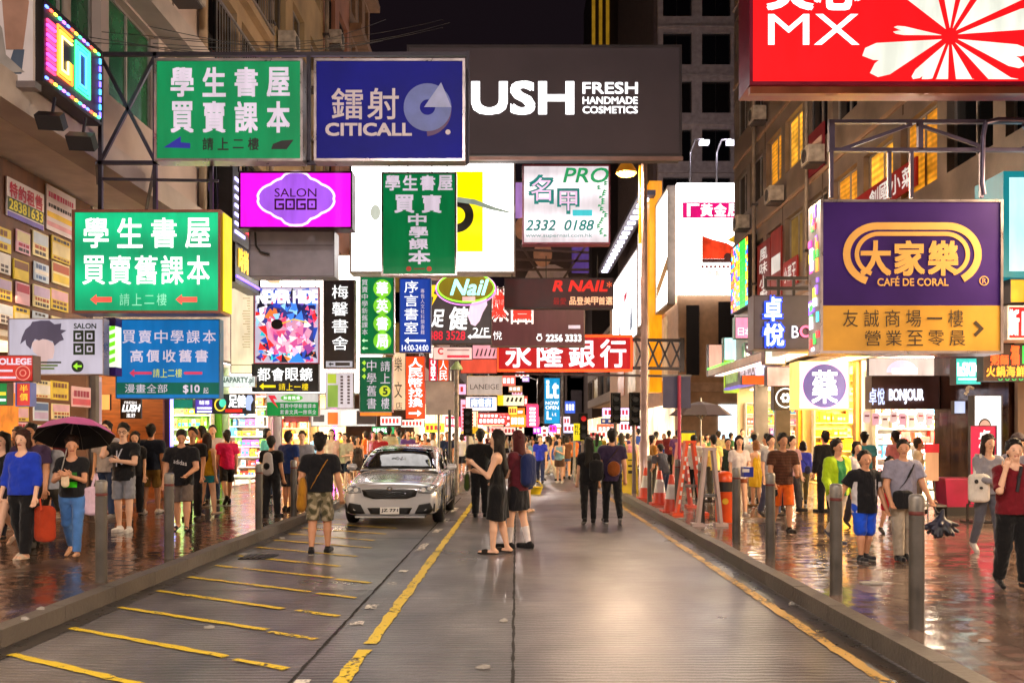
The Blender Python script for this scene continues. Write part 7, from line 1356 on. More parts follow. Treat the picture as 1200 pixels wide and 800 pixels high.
def rbag(cx, cy, cz, w, h, r, col, q=.5): return [((cx + a * (w / 2 - r), cy, cz + h / 2 - r), (cx + b * (w / 2 - r), cy, cz - h / 2 + r), r, r, col, {'sq': (1, q, 1), 'k': .05}) for a, b in ((-1, -1), (1, 1), (0, 0), (-.5, -.5), (.5, .5))]
def person(label, px, foot, H=1.66, face=180, sex='m', legs=((12, 5), (-14, 18)), arms=((8, 8, 18, 0), (-8, 8, 22, 0)), top=('tee', '#17181c'), bot=('shorts', '#7a7a80'), shoes=('sneaker', '#c8c4c0'), hair=('short', '#15110f'), skin=0, head=(0, 0), lean=0, h=None, z=None, x=None, y=None, build=1.0, fmt=None, group=None, extra=None, glasses=False, walk=None, stance=.09):
    """px, foot: where the feet stand in the photo.  face: degrees from 'away from camera', turning left.  legs: (swing, knee) left/right; arms: (swing, spread, elbow, inward) left/right"""
    global N_PEOPLE; N_PEOPLE += 1
    zz = KZ if z is None else z
    if y is None: y = GY(foot, zz); x = (px - CX) * y / F
    if h is None: h = .0085 if y < 15 else .011 if y < 20 else .015 if y < 27 else .021 if y < 40 else .03
    fine = h < .0125; sk = SKIN[skin % len(SKIN)] if isinstance(skin, int) else skin; f = sex == 'f'; q = build
    hip = np.array((0, 0, .50 * H)); sw = (.098 if f else .112) * H * (q ** .5); hw = (.054 if f else .055) * H
    Tq = np.array((1, .62, 1)); body = Blob(); topb = Blob(); botb = Blob(); shoe = Blob(); tk, tc = top[0], top[1]; bk_, bc = bot[0], bot[1]; dress = tk == 'dress'
    def up(zf, yo=0): return rot(np.array((0, yo * H, (zf - .50) * H)), 'x', -lean) + hip
    def upx(v): return rot(np.array(v) - hip, 'x', -lean) + hip
    # trunk
    body.add(up(.53), up(.61), .076 * H * q, .068 * H * q, sk, .03, Tq); body.add(up(.61), up(.75, -.002), .070 * H * q, (.084 if f else .09) * H * q, sk, .05, Tq)
    body.add(up(.79) + [-sw * .8, 0, 0], up(.79) + [sw * .8, 0, 0], .042 * H, .042 * H, sk, .05); body.add(up(.80), up(.885, .012), .034 * H * (1 if not f else .88), .03 * H, sk, .03)
    J = {}
    # head
    hc = up(.935, .012); hy, hp = head
    def hd(x_, y_, z_): return rot(rot(np.array((x_, y_, z_)) * H, 'x', hp), 'z', hy) + hc
    hs = .9 if H > 1.5 else 1.08
    body.add(hd(0, -.008, .022), hd(0, -.008, .022), .0615 * H * hs, .0615 * H * hs, sk, .02, (.88, 1, 1)); body.add(hd(0, .008, -.01), hd(0, .021, -.042), .047 * H * hs, .027 * H * hs, sk, .025, (.9, 1, 1))
    if h < .025:
        body.add(hd(0, .052 * hs, .008), hd(0, .064 * hs, -.012), .006 * H, .010 * H, sk, .012)
        for s in (-1, 1): body.add(hd(s * .051 * hs, -.004, .0), hd(s * .054 * hs, -.008, -.016), .009 * H, .006 * H, sk, .006, (.6, 1, 1))
        body.add(hd(-.012, .046 * hs, -.031), hd(.012, .046 * hs, -.031), .0045 * H, .0045 * H, '#9a5048' if f else '#96604e', .004)
    def bone(blob, a, b, ra, rb, col, k=.02, **kw): blob.add(a, b, ra, rb, col, k, **kw)
    # arms
    sl = {'tee': .62, 'jersey': .62, 'blouse': .95, 'jacket': 2, 'long': 2, 'tank': 0, 'dress': 0, 'polo': .66, 'dolman': 1.25}.get(tk, .6)
    for s, (sw_, ab, el, inw) in zip((-1, 1), arms):
        sh = up(.795) + [s * sw, 0, 0]; L1, L2 = .172 * H, .150 * H
        u = rot(rot(np.array((0, 0, -1.0)), 'x', sw_), 'y', -s * ab); elb = sh + u * L1
        d = rot(np.array((0, 0, -1.0)), 'x', sw_ + el); d = rot(d, 'z', s * inw) if False else rot(rot(d, 'y', -s * ab * .6), 'z', s * inw); wr = elb + d * L2
        sh, elb, wr = upx(sh), upx(elb), upx(wr); d = (wr - elb) / np.linalg.norm(wr - elb); ar = (.025 if f else .03) * H * (q ** .6)
        bone(body, sh, elb, ar * 1.12, ar * .86, sk, .03); bone(body, elb, wr, ar * .84, ar * .56, sk, .015)
        hd_ = d * .095 * H; J['wr', s] = wr; J['el', s] = elb; J['sh', s] = sh; J['hand', s] = wr + d * .07 * H; side = np.cross(d, [0, 1.0, 0] if abs(d[1]) < .8 else [0, 0, 1.0]); side /= np.linalg.norm(side); pal = np.cross(side, d)
        if pal @ np.array((-s, .2, 0)) < 0: pal = -pal
        bone(body, wr, wr + d * .045 * H, .0155 * H, .021 * H, sk, .01)
        if h < .016:
            for i, (o, l) in enumerate(((-.020, .042), (-.0067, .048), (.0067, .045), (.020, .036))):
                a = wr + d * .048 * H + np.cross(d, pal) * o * H * .82; m_ = a + d * l * .55 * H + np.cross(d, pal) * o * .15 * H + pal * .004 * H; bone(body, a, m_, .0062 * H, .0056 * H, sk, .004); bone(body, m_, m_ + d * l * .40 * H + pal * l * .32 * H, .0056 * H, .0046 * H, sk, .003)
            fw = np.cross(d, pal) * (1 if (np.cross(d, pal) @ np.array((0, 1.0, 0))) > 0 else -1); a = wr + d * .015 * H + fw * .014 * H; m_ = a + (d * .6 + fw * .7 + pal * .3) * .03 * H; bone(body, a, m_, .0075 * H, .0062 * H, sk, .006); bone(body, m_, m_ + (d * .9 + fw * .2 + pal * .2) * .026 * H, .006 * H, .005 * H, sk, .003)
        else: bone(body, wr + d * .04 * H, wr + d * .09 * H, .02 * H, .012 * H, sk, .01)
        if sl > 0:
            ra = ar * (1.5 if tk not in ('jacket',) else 1.75)
            if sl <= 1: e_ = sh + (elb - sh) * sl; topb.add(sh, e_, ra * 1.0, ra * (1.08 if not f else .95), tc, .035, flat=1)
            else:
                topb.add(sh, elb, ra, ra * .88, tc, .035); fr_ = .42 if tk == 'dolman' else .92; topb.add(elb, elb + (wr - elb) * fr_, ra * .88, ra * .72, tc, .02, flat=1)
    # trunk clothing
    hem = {'tee': .475, 'jersey': .46, 'blouse': .47, 'jacket': .47, 'long': .50, 'tank': .50, 'polo': .48, 'dolman': .49}.get(tk, .47); hem = top[2] if len(top) > 2 and top[2] else hem
    tr = 1.13 if tk != 'jacket' else 1.24
    if not dress:
        topb.add(up(.62), up(.745), .074 * H * q * tr, (.085 if f else .092) * H * q * tr, tc, .05, Tq); topb.add(up(.66), up(hem, 0), .088 * H * q * tr, (.112 if f else .109) * H * q ** .6, tc, .03, (1, .76, 1), flat=1)
        topb.add(up(.79) + [-sw * .72, 0, 0], up(.79) + [sw * .72, 0, 0], .045 * H * (1.1 if sl else .9), .045 * H * (1.1 if sl else .9), tc, .05)
    else:
        topb.add(up(.63), up(.745), .072 * H * q * 1.1, .084 * H * q * 1.1, tc, .05, Tq); topb.add(up(.64), up(.50), .072 * H * 1.1 * q, .095 * H * q, tc, .04, (1, .72, 1)); topb.add(up(.50), up(top[2], 0), .095 * H * q, .085 * H * q, tc, .03, (1, .72, 1), flat=1); topb.add(up(.785) + [-sw * .62, 0, 0], up(.785) + [sw * .62, 0, 0], .036 * H, .036 * H, tc, .04)
    if f: 
        for s in (-1, 1): (topb).add(up(.715, .038) + [s * .036 * H, 0, 0], up(.715, .038) + [s * .036 * H, 0, 0], .042 * H * q, .042 * H * q, tc, .04)
    neck = up(.845, .006 if not f else .03); topb.add(neck, neck + np.array((0, .02, .05)) * H, (.043 if not f else .05) * H, .06 * H, tc, 0, sub=True)
    if tk in ('jacket', 'polo'): topb.add(up(.83, -.008), up(.845, -.006), .047 * H, .043 * H, tc, .015, (1, .9, 1), flat=1); topb.add(up(.80, .01), up(.90, .012), .034 * H, .035 * H, tc, 0, sub=True)
    # legs
    low = 9; legd = []
    for s, (th, kn) in zip((-1, 1), legs):
        a = hip + np.array((s * hw, 0, .005 * H)); out = stance * .35
        k_ = a + np.array((s * out * .4, math.sin(R(th)), -math.cos(R(th)))) * .235 * H; sa = th - kn; an = k_ + np.array((s * out * .2, math.sin(R(sa)), -math.cos(R(sa)))) * .235 * H
        pit = min(0, sa) * .9 if kn > 14 or sa < -15 else max(0, sa * .35); ft = np.array((s * .12, math.cos(R(pit)), math.sin(R(pit)))); heel = an + np.array((0, 0, -.03 * H)) - ft * .03 * H; toe = heel + ft * .14 * H
        J['knee', s], J['ank', s] = k_, an; legd.append((s, a, k_, an, heel, toe)); low = min(low, heel[2] - .018 * H, toe[2] - .014 * H)
    shoes_ = []
    for s, a, k_, an, heel, toe in legd:
        lq = q ** .7; shoe = Blob(); shoes_.append(shoe)
        bone(body, a, k_, .050 * H * lq, .034 * H * lq, sk, .015); bone(body, k_, k_ + (an - k_) * .35, .033 * H * lq, .0325 * H * lq, sk, .015); bone(body, k_ + (an - k_) * .35, an, .0325 * H * lq, .02 * H, sk, .015); bone(body, an, heel, .02 * H, .018 * H, sk, .01); bone(body, heel, toe, .019 * H, .013 * H, sk, .012)
        if bk_ in ('shorts', 'jeans', 'trousers', 'slim', 'hotpants'):
            fr_ = {'shorts': .86, 'hotpants': .4}.get(bk_, 2); fr_ = bot[2] if len(bot) > 2 else fr_; lo_ = {'slim': 1.0, 'jeans': 1.08, 'hotpants': 1.05}.get(bk_, 1.16)
            if fr_ <= 1: botb.add(a + [0, 0, .01], a + (k_ - a) * fr_, .060 * H * lq, .058 * H * lq * (1.04 if bk_ == 'shorts' else .98), bc, .012, (.88, 1, 1), flat=1)
            elif fr_ < 2: botb.add(a, k_, .061 * H * lq, .043 * H * lq * lo_, bc, .02); botb.add(k_, k_ + (an - k_) * (fr_ - 1), .043 * H * lq * lo_, .042 * H * lq * lo_, bc, .02, flat=1)
            else: botb.add(a, k_, .060 * H * lq, .042 * H * lq * lo_, bc, .02); botb.add(k_, an + (an - k_) * .03, .042 * H * lq * lo_, .034 * H * lo_ * (1.05 if bk_ == 'trousers' else .95), bc, .02, flat=1)
        if dress or bk_ == 'skirt':
            L_ = (.50 - top[2]) * H if dress else (bot[2] if len(bot) > 2 else .14) * H
            d_ = (k_ - a) / np.linalg.norm(k_ - a); (topb if dress else botb).add(a, a + d_ * min(L_, .235 * H), .066 * H * lq, .070 * H * lq, tc if dress else bc, .06, flat=1)
        st, scol = shoes[0], shoes[1]
        if st != 'bare':
            if st == 'sandal': shoe.add(heel + [0, 0, -.012 * H], toe + [0, 0, -.009 * H], .021 * H, .020 * H, scol, .01, (1, 1, .45)); shoe.add(heel + (toe - heel) * .62 + [0, 0, .004 * H], heel + (toe - heel) * .78 + [0, 0, .002 * H], .021 * H, .019 * H, scol, .006)
            elif st == 'flat': shoe.add(heel, toe, .024 * H, .017 * H, scol, .012, (1, 1, .85)); shoe.add(heel + [0, 0, .03 * H], an + (k_ - an) * .05, .02 * H, .022 * H, sk, 0, sub=True)
            else:
                shoe.add(heel, toe, .027 * H, .021 * H, scol, .02, (1, 1, .95)); shoe.add(an, heel, .024 * H, .025 * H, scol, .015); shoe.add(heel - [0, 0, .022 * H], toe - [0, 0, .017 * H], .024 * H, .02 * H, shoes[2] if len(shoes) > 2 else scol, .004, (1, 1, .4))
                if len(shoes) > 3: shoe.add(an + (k_ - an) * shoes[4], an, .035 * H, .024 * H, shoes[3], .012, flata=1)
    if bk_ in ('shorts', 'jeans', 'trousers', 'slim', 'hotpants'): botb.add(hip + [0, 0, .015 * H], up(.575), .082 * H * q, .076 * H * q, bc, .04, (1, .68, 1), flat=1); botb.add(hip + [-hw * .7, 0, -.005 * H], hip + [hw * .7, 0, -.005 * H], .056 * H * q ** .5, .056 * H * q ** .5, bc, .03)
    elif bk_ == 'skirt': botb.add(up(.575), hip + [0, 0, -.02 * H], .076 * H * q, .092 * H * q, bc, .03, (1, .74, 1)); botb.add(hip + [0, 0, -.02 * H], hip + [0, .0, -(bot[2] if len(bot) > 2 else .14) * H], .092 * H * q, .105 * H * q, bc, .03, (1, .74, 1), flat=1)
    # hair
    hb = Blob(); hk, hcol = hair[0], hair[1]
    if hk != 'bald':
        hb.add(hd(0, -.017, .031), hd(0, -.017, .031), .067 * H * hs, .0675 * H * hs, hcol, .02, (.92, 1.0, 1.0)); rr = random.Random(label)
        for _ in range(22 if fine else 0): a_ = rr.uniform(0, 6.28); e_ = rr.uniform(.15 if math.sin(a_) < .2 else .95, 1.45); v = np.array((math.cos(a_) * math.cos(e_) * .9, math.sin(a_) * math.cos(e_), math.sin(e_))) * .058 * hs + [0, -.014, .032]; w_ = v + np.array((rr.uniform(-.018, .018), rr.uniform(-.016, .008), rr.uniform(-.010, .006))); hb.add(hd(*v), hd(*w_), rr.uniform(.012, .019) * H, .008 * H, hcol, .01)
        fc = hd(0, .070, .002); fb = hd(0, .036, -.055); hb.add(fc, fb, .068 * H * hs, .066 * H * hs, hcol, 0, (1, 1, 1), sub=True)
        if hk in ('short', 'spiky', 'cap'):
            hb.add(hd(0, -.035, -.002), hd(0, -.03, -.035), .046 * H * hs, .034 * H * hs, hcol, .02); 
            for s in (-1, 1): hb.add(hd(s * .08, .02, -.04), hd(s * .08, .0, -.09), .045 * H, .05 * H, hcol, 0, sub=True)
            if hk == 'spiky':
                rr = random.Random(label)
                for _ in range(26 if fine else 8): a_ = rr.uniform(0, 6.28); e_ = rr.uniform(.3, 1.4); v = np.array((math.cos(a_) * math.cos(e_), math.sin(a_) * math.cos(e_), math.sin(e_))); hb.add(hd(*(v * .055 * hs + [0, -.013, .03])), hd(*(v * .082 * hs + [0, -.013, .03])), .014 * H, .007 * H, hcol, .008)
        if hk in ('bob', 'long', 'pony', 'bun'):
            if hk == 'bob' or hk == 'long':
                for s in (-1, 1): hb.add(hd(s * .050 * hs, -.01, .0), hd(s * .050 * hs, -.008, -.052 if hk == 'bob' else -.10), .020 * H, .016 * H, hcol, .02)
            hb.add(hd(0, -.035, 0), hd(0, -.036, -.035), .048 * H * hs, .038 * H * hs, hcol, .02)
            if hk == 'bob': hb.add(hd(-.025, -.032, -.03), hd(.025, -.032, -.03), .036 * H, .036 * H, hcol, .02)
            if hk == 'long': hb.add(hd(0, -.038, -.03), up(.70, -.062), .045 * H, .045 * H, hcol, .03, (1.15, .7, 1)); hb.add(up(.70, -.062), up(.655, -.062), .045 * H, .03 * H, hcol, .02, (1.1, .6, 1))
            if hk == 'pony': hb.add(hd(0, -.066, .02), hd(0, -.085, -.07), .02 * H, .016 * H, hcol, .015); hb.add(hd(0, -.055, .025), hd(0, -.07, .02), .02 * H, .018 * H, hcol, .01)
            if hk == 'bun': hb.add(hd(0, -.07, .035), hd(0, -.075, .04), .028 * H, .028 * H, hcol, .01)
        if hk == 'cap': hb.add(hd(0, .03, .045), hd(0, .105, .035), .045 * H, .032 * H, hair[2], .02, (1, 1, .35)); hb.add(hd(0, -.012, .035), hd(0, -.012, .04), .068 * H * hs, .068 * H * hs, hair[2], .01); 
        if hk in ('bob', 'long', 'bun', 'pony') and len(hair) > 2: hb.add(hd(-.030, .022, .054), hd(.026, .026, .058), .011 * H, .011 * H, hcol, .012); hb.add(hd(-.036, .018, .046), hd(-.012, .030, .055), .008 * H, .008 * H, hcol, .01)
    if glasses: pass
    # place in the world
    ang = R(face); kk = (foot - TOPY[(px, foot)]) * y / F / (H * 1.01) if (px, foot) in TOPY else .95 if foot == 0 else 1; Mx = Matrix.Translation((x, y, zz - low * kk)) @ Matrix.Rotation(ang, 4, 'Z') @ Matrix.Scale(kk, 4)
    cf = extra.get('cf') if extra else None
    bd = body.build(h); me = np_mesh('person', bd, vmat('skin'), None); o = link('person', me); o.matrix_world = Mx; tag(o, label, 'person', group)
    def child(name, bl, mk, colf=None):
        if not bl.p: return None
        r_ = bl.build(h, colf)
        if r_ is None or len(r_[1]) == 0: return None
        if mk == 'cloth' and h < .025 and name not in ('shoe', 'sandal'):
            V = r_[0]; rx = np.maximum(np.hypot(V[:, 0], V[:, 1]), .03)[:, None]; sd = N_PEOPLE * 1.7; f_ = np.sin(V[:, 2] * 34 + 3.2 * np.sin(V[:, 0] * 13 + sd) + 2.1 * np.sin(V[:, 1] * 17 + V[:, 2] * 6)) + .6 * np.sin(V[:, 2] * 71 + V[:, 0] * 40 + sd); f2 = np.sin(np.arctan2(V[:, 1], V[:, 0]) * 7 + 2 * np.sin(V[:, 2] * 5 + sd)) + .5 * np.sin(V[:, 2] * 23 + V[:, 0] * 21 + sd); f_ = f2 if name in ('dress', 'skirt') else .45 * f_ if tk == 'jacket' else .5 * f_ + .3 * f2 if name == 'shirt' else .6 * f_; V[:, :2] += (.0052 * f_)[:, None] * V[:, :2] / rx
        c = link(name, np_mesh(name, r_, vmat(mk), None), o); return c, r_
    tp = child({'dress': 'dress', 'jacket': 'jacket', 'blouse': 'blouse', 'tank': 'vest_top'}.get(tk, 'shirt'), topb, 'cloth', cf and cf.get('top')); 
    if botb.p: child({'jeans': 'jeans', 'skirt': 'skirt', 'shorts': 'shorts', 'hotpants': 'shorts', 'slim': 'leggings'}.get(bk_, 'trousers'), botb, 'cloth', cf and cf.get('bot'))
    if hb.p: child('hair' if hk != 'cap' else 'cap', hb, 'hair')
    for q_ in shoes_: child('shoe' if shoes[0] != 'sandal' else 'sandal', q_, 'cloth')
    J['M'] = Mx; J['up'] = up; J['hd'] = hd; J['H'] = H; J['o'] = o; J['y'] = y; J['x'] = x; J['h'] = h
    if h < .016:
        bv_ = BVHTree.FromPolygons([tuple(v) for v in bd[0]], [tuple(p) for p in bd[1]])
        for s in (-1, 1):
            for nm, x0, y0, z0, x1, y1, z1, r0, c_ in (('eye', .0135, .0515, .008, .0265, .0475, .008, .0034, '#1a120f'), ('eyebrow', .0115, .0520, .0205, .031, .0465, .0215, .0022, '#241915')):
                m = MB(); a_, b_ = [(lambda q_: np.array(q_) if q_ is not None else hd(x_, .05, z_))(bv_.ray_cast(Vector(hd(x_, .3, z_)), Vector(hd(x_, 0, z_) - hd(x_, .3, z_)).normalized())[0]) for x_, z_ in ((s * x0, z0), (s * x1, z1))]; c0 = (a_ + b_) / 2; m.tube(a_, c0, r0 * H * .5, r0 * H, 7); m.tube(c0, b_, r0 * H, r0 * H * .4, 7); link(nm, m.mesh(nm, mat(c_, .4)), o)
    if glasses:
        m = MB()
        for s in (-1, 1): c = hd(s * .026, .058, .012); m.ring(Fr(c, (1, 0, 0), (0, 0, 1), (0, 1, 0)), 0, 0, .017 * H * .8, .021 * H * .8, -.003, .003, 14); m.tube(hd(s * .042, .05, .014), hd(s * .052, -.01, .012), .003, n=5)
        m.tube(hd(-.01, .06, .014), hd(.01, .06, .014), .003, n=5); link('spectacles', m.mesh('spectacles', mat('#141214', .3)), o)
    if extra and 'print' in extra and tp:
        V, F_, C = tp[1]; bvh = BVHTree.FromPolygons([tuple(v) for v in V], [tuple(p) for p in F_]); dirn = extra.get('dir', 1)
        for txt, cx, cz, w, hh, col, rt in extra['print']:
            v, f = glyphs(txt); xs = [p[0] for p in v]; ys = [p[1] for p in v]; mb = MB(); vs = []
            for a, b in v:
                X = cx + dirn * -((a - min(xs)) / (max(xs) - min(xs)) - .5) * w; Z = cz + ((b - min(ys)) / (max(ys) - min(ys)) - .5) * hh - rt * (X - cx)
                hit = bvh.ray_cast(Vector((X * 1.0, dirn * 2, Z * H)), Vector((0, -dirn, 0))); yy = hit[0].y if hit[0] else dirn * .1; vs.append((X, yy + dirn * .006, Z * H))
            mb._add(vs, f); link('print', mb.mesh('print', mat(col, .7)), o)
    return J
def W_(J, v): return J['M'] @ Vector(v)
def bag_blob(name, label, cat, J, parts, m='cloth', h=None, group=None, straps=None, strap_c='#1a1a1c'):
    b = Blob()
    for p in parts: b.add(*p[:5], **(p[5] if len(p) > 5 else {}))
    r_ = b.build(h or J['h']); 
    if r_ is None: return
    c = r_[0].mean(0); V = r_[0] - c; o = link(name, np_mesh(name, (V, r_[1], r_[2]), vmat(m), None)); o.matrix_world = J['M'] @ Matrix.Translation(Vector(c)); tag(o, label, cat, group)
    if straps:
        mb = MB(); 
        for pts, w in straps:
            pts = [Vector(p) - Vector(c) for p in pts]
            for a, b_ in zip(pts, pts[1:]): mb.bar(a, b_, w, .008)
        s = link('strap', mb.mesh('strap', mat(strap_c, .7)), o)
    return o
def torso_loop(J, side, z_hip=.52, col=None, off=.022, n=16, zs=.84):
    """a strap from one shoulder round to the opposite hip, front and back"""
    H = J['H']; up = J['up']; pts = []
    for i in range(n + 1):
        t = 2 * math.pi * i / n; u = math.cos(t); v = math.sin(t); zf = (zs + z_hip) / 2 + (zs - z_hip) / 2 * u; xo = side * u * .085 * H; rad = (.062 if zf < .72 else .058 - .05 * max(0, zf - .76)) * H
        p = up(zf, 0); pts.append((p[0] + xo, p[1] + v * (rad + off) * (1 if abs(u) < .93 else .6), p[2]))
    return pts
# ------------------------------------------------------------------ the people
BLK = '#14141a'; GRY = '#7c7c84'; NVY = '#1a2238'; WHT = '#d8d4d2'
WALK = ((22, 6), (-18, 26)); WALK2 = ((-20, 22), (20, 5)); STEP = ((12, 4), (-10, 14)); STAND = ((2, 2), (-2, 3)); REST = ((4, 4, 12, 4), (-2, 4, 12, 4))
PHONE = ((18, 6, 95, 30), (18, 6, 95, 30)); HOLD = ((14, 8, 70, 35), (2, 5, 16, 0))
# --- left pavement
J = person('woman in a royal blue V neck blouse and black trousers walking at the far left', 27, 656, 1.57, 176, 'f', ((10, 4), (-8, 12)), ((4, 10, 18, 5), (6, 10, 14, 5)), ('dolman', '#1c3ab8', .50), ('trousers', '#101014'), ('sandal', '#cdb8a4'), ('bob', '#3a2018', 1), 2, (0, -6), build=1.12)
bag_blob('tote_bag', 'orange red carrier bag held low behind the woman in the royal blue blouse', 'bag', J, rbag(-.30, .02, .42, .27, .40, .05, '#a8381a'), straps=[([(-.3, .1, .60), (-.26, .06, .74)], .02)], strap_c='#c8401c')
def shirt_green(V, C):
    H = 1.6; m = (np.abs(V[:, 0]) < .09) & (V[:, 2] > .585 * H) & (V[:, 2] < .635 * H) & (V[:, 1] > 0); C = C.copy(); C[m] = lin('#3ad01c'); m2 = (np.abs(V[:, 0] + .04) < .05) & (V[:, 2] > .65 * H) & (V[:, 2] < .71 * H) & (V[:, 1] > 0); C[m2] = lin('#2c6a2a'); return C
JU = J = person('woman in a printed black T-shirt and jeans under the pink umbrella', 85, 653, 1.60, 190, 'f', ((14, 5), (-10, 24)), ((26, 6, 82, 40), (26, 10, 82, 44)), ('tee', '#16161a', .50), ('slim', '#4a78b8'), ('flat', '#cf9a74'), ('bun', '#2a1812', 1), 1, (14, -14), extra={'cf': {'top': shirt_green}})
o = bag_blob('drink_pouch', 'pale printed packet in the hands of the woman under the umbrella', 'packet', J, [((0, .33, 1.10), (0, .33, 1.0), .05, .055, '#d8c0a0', {'sq': (1, .35, 1)})])
bag_blob('tote_bag', 'pale pink tote bag on the arm of the woman under the umbrella', 'bag', J, rbag(-.30, .02, .74, .30, .36, .04, '#d8b8c8', .6), straps=[([(-.36, .03, .9), (-.31, .03, 1.12), (-.25, .03, .9)], .03)], strap_c='#d8b8c8')
# umbrella
c = W_(J, (-.02, -.03, 1.75)); t = Thing('umbrella', 'open umbrella with a pink top and black underside over the woman in jeans', 'umbrella', c); ax = Vector((-.12, .35, 1)).normalized(); e1 = ax.orthogonal().normalized(); e2 = ax.cross(e1); n = 8; top = c + ax * .10
def um(r, d, i): a = 2 * math.pi * i / n + .2; return top + e1 * (r * math.cos(a)) + e2 * (r * math.sin(a)) - ax * d
mo = MB(); mi = MB(); rb = MB()
for i in range(n):
    seq = [(0, 0), (.18, .025), (.34, .10), (.47, .22)]
    for k in range(3):
        (r0, d0), (r1, d1) = seq[k], seq[k + 1]; q = [um(r0, d0, i), um(r1, d1, i), um(r1, d1, i + 1), um(r0, d0, i + 1)]
        if k == 0: q = q[:3]
        mo.quad(*q); mi.quad(*[p - ax * .006 for p in q][::-1]); rb.tube(um(r0, d0 + .01, i), um(r1, d1 + .01, i), .004, n=4)
t.part('canopy', mo, mat('#c8609a', .5)); t.part('lining', mi, mat('#141216', .7)); t.part('rib', rb, SILV); t.part('shaft', MB().tube(top + ax * .05, W_(J, (.12, .2, 1.02)), .008), SILV)
person('person in a grey shirt and dark shorts walking behind the umbrella holder', 60, 638, 1.70, 165, 'm', WALK2, ((-14, 6, 20, 0), (16, 8, 30, 0)), ('tee', '#9a9ca4', .5), ('shorts', '#3a352c'), ('sneaker', '#1c1a1c'), ('short', '#18120f'), 1, lean=4)
person('woman in black with dark hair at the very left edge', 4, 640, 1.58, 170, 'f', WALK, REST, ('tee', '#141418'), ('hotpants', '#181820'), ('sandal', '#b89a84'), ('long', '#14100e', 1), 2)
J = person('man with glasses in a black T-shirt and grey shorts holding a phone to his chin', 145, 623, 1.76, 182, 'm', ((4, 2), (-3, 5)), ((30, 8, 68, 40), (62, 18, 118, 24)), ('tee', '#15161a', .48), ('shorts', '#8a8c94'), ('sneaker', '#d4d0cc'), ('short', '#15100e'), 2, (6, -8), glasses=True, extra={'print': [('K', .02, .70, .12, .15, '#c8c8d0', .2)], 'dir': 1})
person('man seen from behind in a navy T-shirt and khaki shorts before the soap shop', 177, 602, 1.72, 4, 'm', ((-4, 8), (10, 4)), REST, ('tee', '#172034', .50), ('shorts', '#8a6a30'), ('sneaker', '#c8c0b8', '#1c1a1c'), ('short', '#14100e'), 1, build=1.05)
person('man in a white cap and pale shirt behind the man with glasses', 125, 606, 1.74, 175, 'm', STAND, REST, ('tee', '#a8a8b4'), ('jeans', '#2a3a5c'), ('sneaker', '#8a8480'), ('short', '#161210'), 2, glasses=True)
person('woman with a dark bob in black behind the man with glasses', 158, 604, 1.55, 200, 'f', STAND, REST, ('tee', '#15151b'), ('trousers', '#14141a'), ('flat', '#1a1818'), ('bob', '#120e0d', 1), 0)
person('person with short dark hair behind the royal blue blouse', 36, 640, 1.67, 190, 'm', WALK, REST, ('tee', '#4a3a5c'), ('trousers', '#2c2a30'), ('sneaker', '#3a3634'), ('short', '#120e0c'), 1)
person('person in purple behind the umbrella rim at the left', 22, 632, 1.62, 160, 'f', WALK2, REST, ('tee', '#4c2a66'), ('trousers', '#24222a'), ('flat', '#2a2422'), ('long', '#2a1812', 1), 3)
person('dark haired person in white glimpsed between blouse and umbrella', 48, 634, 1.5, 200, 'f', STEP, REST, ('tee', '#b8b4bc'), ('hotpants', '#3a3a4a'), ('flat', '#8a8480'), ('bob', '#15100e', 1), 1)
person('person with black hair behind the pink umbrella', 68, 606, 1.73, 20, 'm', STAND, REST, ('tee', '#5c2430'), ('jeans', '#22304c'), ('sneaker', '#3a3634'), ('short', '#15100e'), 1)
J = person('heavy man in a lettered black T-shirt and brown grey shorts looking down', 213, 622, 1.70, 188, 'm', ((8, 4), (-6, 12)), ((14, 10, 50, 30), (2, 10, 16, 4)), ('tee', '#131318', .45), ('shorts', '#6a5c54', .95), ('sandal', '#2a2422'), ('short', '#14100e'), 1, (10, -22), build=1.22, extra={'print': [('adidas', .0, .69, .22, .045, '#c8c4c8', -.12)], 'dir': 1})
person('man in black half hidden behind the heavy man', 226, 608, 1.72, 178, 'm', STAND, REST, ('tee', '#18181e'), ('trousers', '#1c1a1e'), ('sneaker', '#2a2624'), ('short', '#120e0c'), 1)
person('woman in an ochre top and teal shorts walking away', 243, 605, 1.60, 340, 'f', ((-6, 10), (10, 4)), REST, ('tank', '#b88a10', .49), ('hotpants', '#1c7a84', .42), ('flat', '#b8a08c'), ('long', '#2a1410'), 0)
person('person in a hot pink shirt and black shorts facing the pharmacy', 266, 590, 1.66, 30, 'm', WALK2, REST, ('tee', '#d81c5c', .48), ('shorts', '#15151a'), ('sneaker', '#1c1a1c'), ('pony', '#15100e'), 0)
person('person in an orange shirt inside the green shop', 236, 592, 1.62, 120, 'f', STAND, REST, ('tee', '#e0641c'), ('jeans', '#2a3a5c'), ('flat', '#3a3634'), ('bob', '#18120f', 1), 0)
person('person in white by the green shop doorway', 249, 588, 1.66, 200, 'm', STAND, REST, ('tee', '#d8d0c8'), ('jeans', '#3a4a6c'), ('sneaker', '#3a3634'), ('short', '#18120f'), 2)
J = person('man with a pale backpack seen from behind near the left pharmacy', 318, 606, 1.70, 350, 'm', ((-4, 8), (8, 4)), ((2, 5, 30, 0), (2, 5, 20, 0)), ('tee', '#14141a'), ('trousers', '#131318'), ('sneaker', '#1c1a1c'), ('short', '#12100f'), 1)
